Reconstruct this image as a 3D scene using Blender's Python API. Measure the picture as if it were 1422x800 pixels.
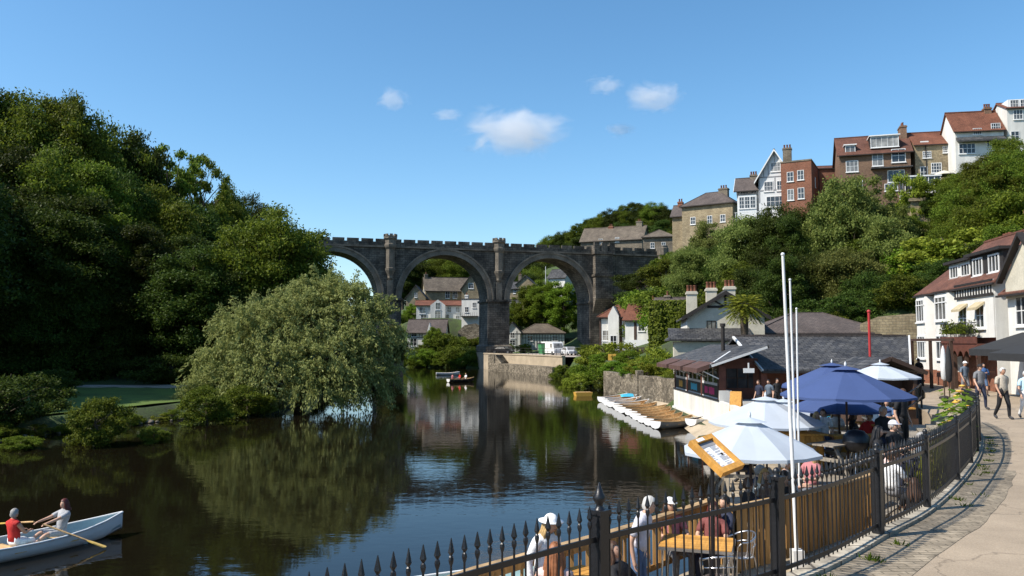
import bpy, math, random
import numpy as np
from mathutils import Vector, Matrix
PI = math.pi
R = math.radians
rnd = random.Random(7)
for o in list(bpy.data.objects):
    bpy.data.objects.remove(o)
SC = bpy.context.scene
COL = SC.collection

# ------------------------------------------------------------------ camera
CAM_H = 5.0
PITCH = math.atan(76 / 1116)
cd = bpy.data.cameras.new("camera")
cam = bpy.data.objects.new("camera", cd)
COL.objects.link(cam)
cam.location = (0, 0, CAM_H)
cam.rotation_euler = (PI / 2 + PITCH, 0, 0)
cd.sensor_width = 36
cd.lens = 36 * 1116 / 1422
cd.clip_start = 0.1
cd.clip_end = 6000
SC.camera = cam

# ------------------------------------------------------------------ sky and sun
SUN_AZ = math.atan2(-0.945, -0.325)      # compass bearing of the sun from +Y towards +X
SUN_EL = R(47)
w = bpy.data.worlds.new("World")
SC.world = w
w.use_nodes = True
nt = w.node_tree
bg = nt.nodes["Background"]
sky = nt.nodes.new("ShaderNodeTexSky")
sky.sky_type = 'NISHITA'
sky.sun_disc = False
sky.sun_elevation = SUN_EL
sky.sun_rotation = SUN_AZ
sky.altitude = 100
sky.air_density = 1.0
sky.dust_density = 0.6
sky.ozone_density = 3.6
hs = nt.nodes.new("ShaderNodeHueSaturation")
hs.inputs['Saturation'].default_value = 1.16
hs.inputs['Hue'].default_value = 0.492
nt.links.new(sky.outputs[0], hs.inputs['Color'])
nt.links.new(hs.outputs[0], bg.inputs[0])
bg.inputs[1].default_value = 0.115
sd = bpy.data.lights.new("sun", 'SUN')
sd.energy = 4.2
sd.angle = R(0.5)
sd.color = (1.0, 0.93, 0.82)
sun = bpy.data.objects.new("sun", sd)
COL.objects.link(sun)
to_sun = Vector((math.sin(SUN_AZ) * math.cos(SUN_EL), math.cos(SUN_AZ) * math.cos(SUN_EL), math.sin(SUN_EL)))
sun.rotation_euler = to_sun.to_track_quat('Z', 'Y').to_euler()
sun.location = (-60, 0, 80)
vs = SC.view_settings
vs.view_transform = 'Standard'
vs.look = 'None'
vs.gamma = 1
vs.use_curve_mapping = False
vs.exposure = 0.75
SC.render.engine = 'CYCLES'
cy = SC.cycles
cy.max_bounces = 6
cy.diffuse_bounces = 2
cy.glossy_bounces = 3
cy.transmission_bounces = 3
cy.volume_bounces = 2
cy.transparent_max_bounces = 4
cy.caustics_reflective = False
cy.caustics_refractive = False
cy.use_denoising = True


# ------------------------------------------------------------------ from a photo position to a real place
def P(px, py, Y):
    """the point of depth Y (metres) seen at that place of the photograph"""
    u, v = (px - 711) / 1116, (400 - py) / 1116
    c, s = math.cos(PITCH), math.sin(PITCH)
    k = Y / (c - v * s)
    return Vector((u * k, Y, CAM_H + k * (s + v * c)))


def G(px, py, z):
    """the point of height z seen there"""
    u, v = (px - 711) / 1116, (400 - py) / 1116
    c, s = math.cos(PITCH), math.sin(PITCH)
    k = (z - CAM_H) / (s + v * c)
    return Vector((u * k, k * (c - v * s), z))


# ------------------------------------------------------------------ tags
def tag(o, label=None, cat=None, group=None, kind=None):
    if label: o['label'] = label
    if cat: o['category'] = cat
    if group: o['group'] = group
    if kind: o['kind'] = kind
    return o


def thing(name, label, cat, loc=(0, 0, 0), rz=0, group=None, kind=None):
    o = bpy.data.objects.new(name, None)
    o.empty_display_size = 0.2
    COL.objects.link(o)
    o.location = loc
    o.rotation_euler = (0, 0, rz)
    return tag(o, label, cat, group, kind)


def kids(o):
    return [c for c in bpy.data.objects if c.parent == o]


def copy_tree(o, parent=None, cache={}):
    c = o.copy()
    COL.objects.link(c)
    if parent: c.parent = parent
    for ch in kids(o):
        copy_tree(ch, c)
    return c


# ------------------------------------------------------------------ mesh builder
class MB:
    def __init__(s):
        s.v, s.f, s.m, s.sm = [], [], [], []
        s.mi = 0
        s.smooth = False

    def add(s, vs, fs):
        n = len(s.v)
        s.v.extend([tuple(p) for p in vs])
        for f in fs:
            s.f.append(tuple(i + n for i in f))
            s.m.append(s.mi)
            s.sm.append(s.smooth)
        return s

    def poly(s, pts):
        return s.add(pts, [tuple(range(len(pts)))])

    def box(s, x0, x1, y0, y1, z0, z1):
        vs = [(x, y, z) for z in (z0, z1) for y in (y0, y1) for x in (x0, x1)]
        return s.add(vs, [(0, 2, 3, 1), (4, 5, 7, 6), (0, 1, 5, 4), (2, 6, 7, 3), (0, 4, 6, 2), (1, 3, 7, 5)])

    def obox(s, c, sx, sy, sz, M=None):
        c = Vector(c)
        M = M or Matrix.Identity(3)
        vs = [c + M @ Vector((x * sx / 2, y * sy / 2, z * sz / 2)) for z in (-1, 1) for y in (-1, 1) for x in (-1, 1)]
        return s.add(vs, [(0, 2, 3, 1), (4, 5, 7, 6), (0, 1, 5, 4), (2, 6, 7, 3), (0, 4, 6, 2), (1, 3, 7, 5)])

    def bar(s, a, b, wx, wz=None):
        a, b = Vector(a), Vector(b)
        wz = wz or wx
        d = b - a
        t = d.normalized()
        up = Vector((0, 0, 1)) if abs(t.z) < 0.95 else Vector((0, 1, 0))
        sd_ = t.cross(up).normalized()
        up = sd_.cross(t)
        M = Matrix((t, sd_, up)).transposed()
        return s.obox((a + b) / 2, d.length, wx, wz, M)

    def extr(s, pts, vec):
        """outline extruded along vec, closed"""
        n = len(pts)
        vec = Vector(vec)
        pts = [Vector(p) for p in pts]
        nor = Vector((0, 0, 0))
        for i in range(n):
            nor += pts[i].cross(pts[(i + 1) % n])
        if nor.dot(vec) > 0:
            pts = pts[::-1]
        vs = pts + [p + vec for p in pts]
        fs = [tuple(range(n)), tuple(range(2 * n - 1, n - 1, -1))]
        for i in range(n):
            j = (i + 1) % n
            fs.append((i, i + n, j + n, j))
        return s.add(vs, fs)

    def tube(s, path, radii, n=8, cap=True):
        path = [Vector(p) for p in path]
        if not hasattr(radii, '__len__'): radii = [radii] * len(path)
        rings = []
        prev = None
        for i, p in enumerate(path):
            t = (path[min(i + 1, len(path) - 1)] - path[max(i - 1, 0)]).normalized()
            if prev is None:
                a = Vector((1, 0, 0)) if abs(t.x) < 0.8 else Vector((0, 1, 0))
            else:
                a = prev
            b = t.cross(a).normalized()
            a = b.cross(t).normalized()
            prev = a
            rings.append([p + (a * math.cos(2 * PI * k / n) + b * math.sin(2 * PI * k / n)) * radii[i] for k in range(n)])
        vs = [q for r in rings for q in r]
        fs = []
        for i in range(len(rings) - 1):
            for k in range(n):
                k2 = (k + 1) % n
                fs.append((i * n + k, i * n + k2, (i + 1) * n + k2, (i + 1) * n + k))
        old = s.smooth
        if n > 4: s.smooth = True
        s.add(vs, fs)
        s.smooth = old
        if cap:
            s.add(rings[0][::-1], [tuple(range(n))])
            s.add(rings[-1], [tuple(range(n))])
        return s

    def lathe(s, prof, c=(0, 0, 0), n=12, smooth=True, ph=0):
        c = Vector(c)
        vs = [c + Vector((r * math.cos(2 * PI * k / n + ph), r * math.sin(2 * PI * k / n + ph), z)) for r, z in prof for k in range(n)]
        fs = []
        for i in range(len(prof) - 1):
            for k in range(n):
                k2 = (k + 1) % n
                fs.append((i * n + k, i * n + k2, (i + 1) * n + k2, (i + 1) * n + k))
        old = s.smooth
        s.smooth = smooth
        s.add(vs, fs)
        s.smooth = old
        if prof[0][0] > 1e-3: s.add(vs[:n][::-1], [tuple(range(n))])
        if prof[-1][0] > 1e-3: s.add(vs[-n:], [tuple(range(n))])
        return s

    def ball(s, c, rx, ry=None, rz=None, n=12, m=8):
        c = Vector(c)
        ry = ry or rx
        rz = rz or rx
        vs, fs = [], []
        for i in range(m + 1):
            th = PI * i / m
            for k in range(n):
                a = 2 * PI * k / n
                vs.append(c + Vector((rx * math.sin(th) * math.cos(a), ry * math.sin(th) * math.sin(a), -rz * math.cos(th))))
        for i in range(m):
            for k in range(n):
                k2 = (k + 1) % n
                fs.append((i * n + k, i * n + k2, (i + 1) * n + k2, (i + 1) * n + k))
        old = s.smooth
        s.smooth = True
        s.add(vs, fs)
        s.smooth = old
        return s

    def mesh(s, name):
        me = bpy.data.meshes.new(name)
        me.from_pydata(s.v, [], s.f)
        me.polygons.foreach_set('material_index', s.m)
        me.polygons.foreach_set('use_smooth', s.sm)
        uv = me.uv_layers.new(name='UVMap').data
        co = s.v
        for p in me.polygons:
            nx, ny, nz = p.normal
            h = math.hypot(nx, ny)
            if h < 0.05:
                for li in p.loop_indices:
                    q = co[me.loops[li].vertex_index]
                    uv[li].uv = (q[0], q[1])
            else:
                tx, ty = -ny / h, nx / h
                ux, uy, uz = -nx * nz / h, -ny * nz / h, h
                for li in p.loop_indices:
                    q = co[me.loops[li].vertex_index]
                    uv[li].uv = (q[0] * tx + q[1] * ty, q[0] * ux + q[1] * uy + q[2] * uz)
        me.update()
        return me

    def build(s, name, mats, parent=None, loc=None, rot=None):
        me = s.mesh(name)
        for m in (mats if isinstance(mats, (list, tuple)) else [mats]):
            me.materials.append(m)
        return link(name, me, parent, loc, rot)


def link(name, me, parent=None, loc=None, rot=None):
    o = bpy.data.objects.new(name, me)
    COL.objects.link(o)
    if parent: o.parent = parent
    if loc is not None: o.location = loc
    if rot is not None: o.rotation_euler = rot
    return o


# ------------------------------------------------------------------ materials
def _new(name):
    m = bpy.data.materials.new(name)
    m.use_nodes = True
    n = m.node_tree.nodes
    return m, n, m.node_tree.links, n['Principled BSDF']


def _noise(n, l, vec, scale, detail=4, rough=0.6):
    t = n.new('ShaderNodeTexNoise')
    t.inputs['Scale'].default_value = scale
    t.inputs['Detail'].default_value = detail
    t.inputs['Roughness'].default_value = rough
    l.new(vec, t.inputs['Vector'])
    return t.outputs['Fac']


def _mul(n, l, col, fac, lo, hi):
    """multiply a colour by a factor that runs lo..hi as fac runs .3...7"""
    mr = n.new('ShaderNodeMapRange')
    mr.inputs[1].default_value = 0.3
    mr.inputs[2].default_value = 0.7
    mr.inputs[3].default_value = lo
    mr.inputs[4].default_value = hi
    l.new(fac, mr.inputs[0])
    mx = n.new('ShaderNodeVectorMath')
    mx.operation = 'SCALE'
    if isinstance(col, tuple):
        mx.inputs[0].default_value = col[:3]
    else:
        l.new(col, mx.inputs[0])
    l.new(mr.outputs[0], mx.inputs['Scale'])
    return mx.outputs[0]


def _bump(n, l, b, h, strength, dist=0.02):
    bp = n.new('ShaderNodeBump')
    bp.inputs['Strength'].default_value = strength
    bp.inputs['Distance'].default_value = dist
    l.new(h, bp.inputs['Height'])
    l.new(bp.outputs[0], b.inputs['Normal'])
    return bp


def mat(name, col, rough=0.7, var=0.15, scale=1.5, bump=0.0, metal=0.0, spec=0.4, fine=12.0):
    m, n, l, b = _new(name)
    tc = n.new('ShaderNodeTexCoord')
    a = _noise(n, l, tc.outputs['Object'], scale)
    f = _noise(n, l, tc.outputs['Object'], scale * fine)
    c = _mul(n, l, tuple(col), a, 1 - var, 1 + var)
    c = _mul(n, l, c, f, 1 - var * .7, 1 + var * .7)
    l.new(c, b.inputs['Base Color'])
    b.inputs['Roughness'].default_value = rough
    b.inputs['Metallic'].default_value = metal
    b.inputs['Specular IOR Level'].default_value = spec
    if bump: _bump(n, l, b, f, bump)
    return m


def brick(name, c1, c2, mortar, bw, bh, ms=0.012, rough=0.85, var=0.25, bump=0.4, off=0.5, stain=0.5):
    m, n, l, b = _new(name)
    tc = n.new('ShaderNodeTexCoord')
    # wander the courses a little so they do not look ruled
    wv = n.new('ShaderNodeTexNoise')
    wv.inputs['Scale'].default_value = 1.2
    l.new(tc.outputs['UV'], wv.inputs['Vector'])
    ma = n.new('ShaderNodeVectorMath')
    ma.operation = 'SCALE'
    ma.inputs['Scale'].default_value = bh * 0.35
    l.new(wv.outputs['Color'], ma.inputs[0])
    ad = n.new('ShaderNodeVectorMath')
    l.new(tc.outputs['UV'], ad.inputs[0])
    l.new(ma.outputs[0], ad.inputs[1])
    t = n.new('ShaderNodeTexBrick')
    l.new(ad.outputs[0], t.inputs['Vector'])
    t.inputs['Scale'].default_value = 1
    t.inputs['Color1'].default_value = (*c1, 1)
    t.inputs['Color2'].default_value = (*c2, 1)
    t.inputs['Mortar'].default_value = (*mortar, 1)
    t.inputs['Brick Width'].default_value = bw
    t.inputs['Row Height'].default_value = bh
    t.inputs['Mortar Size'].default_value = ms
    t.inputs['Mortar Smooth'].default_value = 0.3
    t.offset = off
    a = _noise(n, l, tc.outputs['Object'], 0.35, 5)
    f = _noise(n, l, tc.outputs['Object'], 5.0)
    c = _mul(n, l, t.outputs['Color'], f, 1 - var, 1 + var)
    c = _mul(n, l, c, a, 1 - stain, 1 + stain * .45)
    mp = n.new('ShaderNodeMapping')
    mp.inputs['Scale'].default_value = (1.1, 1.1, .13)
    l.new(tc.outputs['Object'], mp.inputs[0])
    c = _mul(n, l, c, _noise(n, l, mp.outputs[0], 1.0, 5), 1 - stain * .45, 1 + stain * .25)
    l.new(c, b.inputs['Base Color'])
    b.inputs['Roughness'].default_value = rough
    b.inputs['Specular IOR Level'].default_value = 0.25
    if bump:
        mr = n.new('ShaderNodeMath')
        mr.operation = 'SUBTRACT'
        l.new(f, mr.inputs[0])
        l.new(t.outputs['Fac'], mr.inputs[1])
        _bump(n, l, b, mr.outputs[0], bump, 0.03)
    return m


def leafmat(name, dark, light, trans=0.3, rough=0.55):
    m, n, l, b = _new(name)
    g = n.new('ShaderNodeNewGeometry')
    oi = n.new('ShaderNodeObjectInfo')
    cr = n.new('ShaderNodeValToRGB')
    cr.color_ramp.elements[0].color = (*dark, 1)
    cr.color_ramp.elements[1].color = (*light, 1)
    l.new(g.outputs['Random Per Island'], cr.inputs[0])
    h = n.new('ShaderNodeHueSaturation')
    ml = n.new('ShaderNodeMapRange')
    ml.inputs[3].default_value = 0.470
    ml.inputs[4].default_value = 0.512
    l.new(oi.outputs['Random'], ml.inputs[0])
    l.new(ml.outputs[0], h.inputs['Hue'])
    mv = n.new('ShaderNodeMapRange')
    mv.inputs[3].default_value = 0.68
    mv.inputs[4].default_value = 1.4
    l.new(oi.outputs['Random'], mv.inputs[0])
    l.new(mv.outputs[0], h.inputs['Value'])
    l.new(cr.outputs[0], h.inputs['Color'])
    l.new(h.outputs[0], b.inputs['Base Color'])
    b.inputs['Roughness'].default_value = rough
    b.inputs['Specular IOR Level'].default_value = 0.12
    tr = n.new('ShaderNodeBsdfTranslucent')
    l.new(h.outputs[0], tr.inputs['Color'])
    mx = n.new('ShaderNodeMixShader')
    mx.inputs[0].default_value = trans
    l.new(b.outputs[0], mx.inputs[1])
    l.new(tr.outputs[0], mx.inputs[2])
    l.new(mx.outputs[0], n['Material Output'].inputs['Surface'])
    return m


def watermat():
    m, n, l, b = _new('river_water')
    tc = n.new('ShaderNodeTexCoord')
    mp = n.new('ShaderNodeMapping')
    mp.inputs['Scale'].default_value = (0.55, 1.0, 1)
    l.new(tc.outputs['Object'], mp.inputs[0])
    a = _noise(n, l, mp.outputs[0], 1.6, 3, 0.5)
    f = _noise(n, l, mp.outputs[0], 6.0, 2, 0.5)
    c = _noise(n, l, tc.outputs['Object'], 0.06, 2)
    mr = n.new('ShaderNodeMapRange')
    mr.inputs[1].default_value = 0.4
    mr.inputs[2].default_value = 0.65
    mr.inputs[3].default_value = 0.35
    mr.inputs[4].default_value = 1.0
    l.new(c, mr.inputs[0])
    s = n.new('ShaderNodeMath')
    s.operation = 'MULTIPLY_ADD'
    s.inputs[1].default_value = 0.3
    l.new(f, s.inputs[0])
    l.new(a, s.inputs[2])
    s2 = n.new('ShaderNodeMath')
    s2.operation = 'MULTIPLY'
    l.new(s.outputs[0], s2.inputs[0])
    l.new(mr.outputs[0], s2.inputs[1])
    b.inputs['Base Color'].default_value = (0.007, 0.0055, 0.003, 1)
    b.inputs['Roughness'].default_value = 0.03
    b.inputs['IOR'].default_value = 1.28
    _bump(n, l, b, s2.outputs[0], 0.15, 0.05)
    return m


MT = dict(
    water=watermat(),
    soil=mat('soil_and_undergrowth', (0.035, 0.045, 0.014), 0.95, 0.5, 0.4, 0.5),
    lawn=mat('mown_grass', (0.075, 0.12, 0.018), 0.9, 0.3, 0.5, 0.6, fine=30),
    gravel=mat('pale_gravel', (0.36, 0.31, 0.27), 0.95, 0.15, 1, 0.3),
    tarmac=None,
    setts=brick('worn_setts', (0.25, 0.205, 0.15), (0.29, 0.24, 0.175), (0.15, 0.125, 0.09), 0.27, 0.10, 0.012, stain=0.3, var=.4),
    paving=brick('tan_paving', (0.36, 0.29, 0.20), (0.40, 0.33, 0.24), (0.24, 0.2, 0.15), 0.6, 0.6, 0.01, stain=0.2, bump=0.2),
    slip=mat('slipway_concrete', (0.38, 0.31, 0.22), 0.9, 0.18, 0.6, 0.3),
    kerb=brick('pale_kerb', (0.42, 0.37, 0.29), (0.3, 0.265, 0.21), (0.12, 0.1, 0.08), 0.62, 0.5, 0.02, stain=.5, var=.4),
    viaduct=brick('sooty_gritstone', (0.105, 0.09, 0.073), (0.185, 0.158, 0.125), (0.055, 0.048, 0.042), 0.95, 0.42, 0.035, stain=0.75, var=0.35),
    viaduct_trim=mat('weathered_gritstone', (0.15, 0.128, 0.10), 0.9, 0.45, 0.5, 0.4),
    stone=brick('sandstone', (0.36, 0.29, 0.18), (0.27, 0.21, 0.13), (0.2, 0.17, 0.12), 0.5, 0.22, 0.02, stain=0.35),
    stone2=brick('grey_sandstone', (0.25, 0.21, 0.155), (0.19, 0.16, 0.12), (0.12, 0.1, 0.08), 0.5, 0.22, 0.02, stain=0.4),
    rubble=None,
    brickred=brick('red_brick', (0.27, 0.095, 0.05), (0.21, 0.075, 0.045), (0.22, 0.16, 0.12), 0.22, 0.075, 0.01, stain=0.25),
    brickbrown=brick('brown_brick', (0.23, 0.135, 0.08), (0.18, 0.1, 0.065), (0.17, 0.13, 0.1), 0.22, 0.075, 0.01, stain=0.25),
    white=None,
    cream=mat('cream_render', (0.50, 0.465, 0.375), 0.85, 0.14, 1.2, 0.6, fine=9),
    whitepaint=mat('white_paint', (0.7, 0.7, 0.69), 0.5, 0.04, 1),
    greypaint=mat('grey_white_paint', (0.62, 0.63, 0.63), 0.5, 0.07, 1),
    slate=brick('grey_slate', (0.052, 0.053, 0.058), (0.108, 0.105, 0.102), (0.024, 0.024, 0.026), 0.4, 0.30, 0.022, rough=0.65, stain=0.45, bump=0.8, var=.35),
    slate2=brick('brown_slate', (0.095, 0.078, 0.072), (0.125, 0.1, 0.09), (0.05, 0.043, 0.04), 0.34, 0.24, 0.014, rough=0.8, stain=0.3, bump=0.5),
    stoneslate=brick('stone_slate', (0.17, 0.14, 0.105), (0.125, 0.1, 0.08), (0.06, 0.05, 0.04), 0.5, 0.32, 0.02, rough=0.85, stain=0.35, bump=0.5),
    tile=brick('clay_tile', (0.21, 0.085, 0.05), (0.165, 0.065, 0.04), (0.08, 0.035, 0.025), 0.24, 0.2, 0.014, rough=0.85, stain=0.35, bump=0.5),
    tile2=brick('brown_tile', (0.17, 0.075, 0.05), (0.125, 0.058, 0.042), (0.06, 0.03, 0.025), 0.24, 0.2, 0.014, rough=0.85, stain=0.35, bump=0.5),
    glass=None,
    timber=mat('black_timber', (0.022, 0.018, 0.016), 0.7, 0.3, 3),
    brownwood=mat('red_brown_wood', (0.105, 0.037, 0.024), 0.65, 0.25, 3, 0.2),
    darkwood=mat('dark_brown_wood', (0.055, 0.03, 0.02), 0.7, 0.25, 3, 0.2),
    blackmetal=mat('black_gloss_iron', (0.010, 0.010, 0.012), 0.38, 0.3, 4, 0.15, spec=0.5),
    blackpaint=mat('black_board', (0.014, 0.015, 0.018), 0.5, 0.2, 3),
    fabricblack=mat('black_canvas', (0.022, 0.023, 0.025), 0.85, 0.15, 3),
    steel=mat('brushed_steel', (0.62, 0.62, 0.63), 0.28, 0.05, 4, metal=0.95),
    grey=mat('grey_plastic', (0.25, 0.25, 0.26), 0.5, 0.1, 4),
    chimney_pot=mat('clay_pot', (0.19, 0.075, 0.045), 0.85, 0.2, 3),
    bark=mat('bark', (0.085, 0.065, 0.045), 0.95, 0.4, 2, 0.7),
    paleBark=mat('pale_bark', (0.22, 0.19, 0.15), 0.95, 0.4, 2, 0.7),
    red=mat('red_paint', (0.38, 0.03, 0.03), 0.5, 0.1, 3),
    blueplastic=mat('blue_plastic', (0.03, 0.13, 0.5), 0.4, 0.1, 4),
    cyan=mat('cyan_print', (0.06, 0.42, 0.62), 0.6, 0.05, 4),
    pink=mat('pink_print', (0.62, 0.05, 0.20), 0.6, 0.05, 4),
    yellow=mat('yellow_print', (0.62, 0.36, 0.06), 0.6, 0.1, 4),
    paper=mat('white_paper', (0.74, 0.75, 0.77), 0.7, 0.04, 4),
    inkblue=mat('dark_blue_ink', (0.05, 0.08, 0.16), 0.7, 0.1, 4),
)


def rubblemat():
    m, n, l, b = _new('rubble_stone')
    tc = n.new('ShaderNodeTexCoord')
    mp = n.new('ShaderNodeMapping')
    mp.inputs['Scale'].default_value = (2.3, 4.2, 1)
    l.new(tc.outputs['UV'], mp.inputs[0])
    v = n.new('ShaderNodeTexVoronoi')
    v.inputs['Scale'].default_value = 1
    l.new(mp.outputs[0], v.inputs['Vector'])
    e = n.new('ShaderNodeTexVoronoi')
    e.feature = 'DISTANCE_TO_EDGE'
    e.inputs['Scale'].default_value = 1
    l.new(mp.outputs[0], e.inputs['Vector'])
    cr = n.new('ShaderNodeValToRGB')
    cr.color_ramp.elements[0].color = (.13, .11, .082, 1)
    cr.color_ramp.elements[1].color = (.31, .265, .20, 1)
    sp = n.new('ShaderNodeSeparateColor')
    l.new(v.outputs['Color'], sp.inputs[0])
    l.new(sp.outputs[0], cr.inputs[0])
    ed = n.new('ShaderNodeMapRange')
    ed.inputs[1].default_value = 0
    ed.inputs[2].default_value = .09
    ed.inputs[3].default_value = .45
    ed.inputs[4].default_value = 1
    l.new(e.outputs['Distance'], ed.inputs[0])
    sc = n.new('ShaderNodeVectorMath')
    sc.operation = 'SCALE'
    l.new(cr.outputs[0], sc.inputs[0])
    l.new(ed.outputs[0], sc.inputs['Scale'])
    c = _mul(n, l, sc.outputs[0], _noise(n, l, tc.outputs['Object'], .5, 5), .55, 1.2)
    c = _mul(n, l, c, _noise(n, l, tc.outputs['Object'], 8, 4), .75, 1.2)
    l.new(c, b.inputs['Base Color'])
    b.inputs['Roughness'].default_value = .9
    b.inputs['Specular IOR Level'].default_value = .2
    _bump(n, l, b, ed.outputs[0], .6, .04)
    return m


MT['rubble'] = rubblemat()


def tarmacmat():
    m, n, l, b = _new('tan_tarmac')
    tc = n.new('ShaderNodeTexCoord')
    c = _mul(n, l, (.345, .275, .20), _noise(n, l, tc.outputs['Object'], .5, 5), .84, 1.1)
    c = _mul(n, l, c, _noise(n, l, tc.outputs['Object'], 38, 3), .86, 1.12)
    c = _mul(n, l, c, _noise(n, l, tc.outputs['Object'], 2.3, 6, .75), .88, 1.06)
    wv = n.new('ShaderNodeVectorMath')
    nz = n.new('ShaderNodeTexNoise')
    nz.inputs['Scale'].default_value = 1.6
    nz.inputs['Detail'].default_value = 5
    l.new(tc.outputs['Object'], nz.inputs['Vector'])
    l.new(tc.outputs['Object'], wv.inputs[0])
    l.new(nz.outputs['Color'], wv.inputs[1])
    e = n.new('ShaderNodeTexVoronoi')
    e.feature = 'DISTANCE_TO_EDGE'
    e.inputs['Scale'].default_value = .33
    l.new(wv.outputs[0], e.inputs['Vector'])
    mr = n.new('ShaderNodeMapRange')
    mr.inputs[1].default_value = 0
    mr.inputs[2].default_value = .009
    mr.inputs[3].default_value = .62
    mr.inputs[4].default_value = 1
    l.new(e.outputs['Distance'], mr.inputs[0])
    sc = n.new('ShaderNodeVectorMath')
    sc.operation = 'SCALE'
    l.new(c, sc.inputs[0])
    l.new(mr.outputs[0], sc.inputs['Scale'])
    l.new(sc.outputs[0], b.inputs['Base Color'])
    b.inputs['Roughness'].default_value = .9
    b.inputs['Specular IOR Level'].default_value = .25
    _bump(n, l, b, _noise(n, l, tc.outputs['Object'], 60, 2), .3)
    return m


MT['tarmac'] = tarmacmat()


def rendermat(name, col):
    m, n, l, b = _new(name)
    tc = n.new('ShaderNodeTexCoord')
    mp = n.new('ShaderNodeMapping')
    mp.inputs['Scale'].default_value = (1.3, 1.3, .16)
    l.new(tc.outputs['Object'], mp.inputs[0])
    c = _mul(n, l, col, _noise(n, l, mp.outputs[0], 1.0, 6), .80, 1.04)
    c = _mul(n, l, c, _noise(n, l, tc.outputs['Object'], .5, 4), .88, 1.04)
    f = _noise(n, l, tc.outputs['Object'], 14, 4)
    c = _mul(n, l, c, f, .95, 1.03)
    l.new(c, b.inputs['Base Color'])
    b.inputs['Roughness'].default_value = .85
    b.inputs['Specular IOR Level'].default_value = .2
    _bump(n, l, b, f, .25)
    return m


MT['white'] = rendermat('white_render', (.72, .705, .66))


def woodmat(name, c, stretch=(12, 12, 1.2), var=0.35):
    m, n, l, b = _new(name)
    tc = n.new('ShaderNodeTexCoord')
    mp = n.new('ShaderNodeMapping')
    mp.inputs['Scale'].default_value = stretch
    l.new(tc.outputs['Object'], mp.inputs[0])
    a = _noise(n, l, mp.outputs[0], 1.3, 5)
    f = _noise(n, l, tc.outputs['Object'], 1.1, 3)
    g = n.new('ShaderNodeNewGeometry')
    cc = _mul(n, l, c, a, 1 - var, 1 + var)
    cc = _mul(n, l, cc, f, 0.8, 1.2)
    cc = _mul(n, l, cc, g.outputs['Random Per Island'], 0.85, 1.12)
    l.new(cc, b.inputs['Base Color'])
    b.inputs['Roughness'].default_value = 0.65
    b.inputs['Specular IOR Level'].default_value = 0.3
    _bump(n, l, b, a, 0.25)
    return m


MT['fencewood'] = woodmat('golden_brown_timber', (0.40, 0.22, 0.075))
MT['railwood'] = woodmat('weathered_rail_timber', (0.36, 0.24, 0.12), (2, 2, 10))
MT['pine'] = woodmat('varnished_pine', (0.50, 0.25, 0.055), (14, 1.2, 8), 0.25)
MT['boatwood'] = woodmat('boat_boards', (0.50, 0.32, 0.15), (9, 1.0, 9), 0.4)
MT['greywood'] = woodmat('grey_weathered_boards', (0.24, 0.21, 0.17), (2, 12, 2), 0.3)


def glassmat():
    m, n, l, b = _new('window_glass')
    tc = n.new('ShaderNodeTexCoord')
    a = _noise(n, l, tc.outputs['Object'], 0.9, 2)
    oi = n.new('ShaderNodeObjectInfo')
    cr = n.new('ShaderNodeValToRGB')
    cr.color_ramp.elements[0].color = (.02, .022, .025, 1)
    cr.color_ramp.elements[1].color = (.26, .25, .23, 1)
    cr.color_ramp.elements[1].position = 1.0
    k = cr.color_ramp.elements.new(.55)
    k.color = (.05, .055, .06, 1)
    l.new(oi.outputs['Random'], cr.inputs[0])
    c = _mul(n, l, cr.outputs[0], a, 0.35, 1.6)
    l.new(c, b.inputs['Base Color'])
    b.inputs['Roughness'].default_value = 0.05
    b.inputs['Specular IOR Level'].default_value = 0.7
    return m


MT['glass'] = glassmat()
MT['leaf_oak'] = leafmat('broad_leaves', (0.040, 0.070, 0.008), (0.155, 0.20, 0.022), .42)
MT['leaf_dark'] = leafmat('deep_green_and_shade_leaves', (0.017, 0.034, 0.006), (0.068, 0.10, 0.015), 0.35)  # deep green; on the left wood the dark tone also paints in its shade
MT['leaf_willow'] = leafmat('willow_leaves', (0.15, 0.185, 0.05), (0.34, 0.385, 0.14), 0.42)
MT['leaf_light'] = leafmat('fresh_green_leaves', (0.055, 0.11, 0.010), (0.18, 0.26, 0.025), 0.42)
MT['leaf_yellow'] = leafmat('yellow_green_leaves', (0.09, 0.12, 0.012), (0.24, 0.27, 0.03), 0.35)
MT['leaf_hill'] = leafmat('olive_green_leaves', (0.065, 0.092, 0.018), (0.21, 0.24, 0.062), 0.45)
# ------------------------------------------------------------------ terrain
def lerp_tab(t, x):
    if x <= t[0][0]: return t[0][1]
    for (a, b), (c, d) in zip(t, t[1:]):
        if x <= c: return b + (d - b) * (x - a) / (c - a)
    return t[-1][1]


RIV_L = [(-40, -34), (0, -30), (41, -26.3), (54, -21.4), (60, -17.8), (66, -16.0), (72, -16.8), (80, -19), (100, -22), (150, -25.5), (158, -26), (164, -30), (170, -33)]
RIV_R = [(-40, -8), (0, -7), (9, -2.0), (14, 3.0), (20, 5.3), (35, 8.9), (43, 10.6), (60, 11.6), (82, 9.7), (100, 9.2), (121, 8.1), (147, -2.6), (158, -6), (164, -15), (170, -33)]
PATH_L = [(-6, -3.5), (4.4, -1.6), (6.83, .77), (8.83, 3.16), (10.57, 4.75), (12.2, 6.2), (15.2, 8.4), (18.7, 10.7), (23, 13.2), (27, 15.0), (31, 16.0), (36, 18.0), (42, 21.5), (50, 25.3), (58, 28.8), (64, 31)]


def path_z(y):
    return lerp_tab([(0, 2.5), (16, 2.5), (30, 2.3), (45, 2.2), (80, 2.2)], y)


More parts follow.
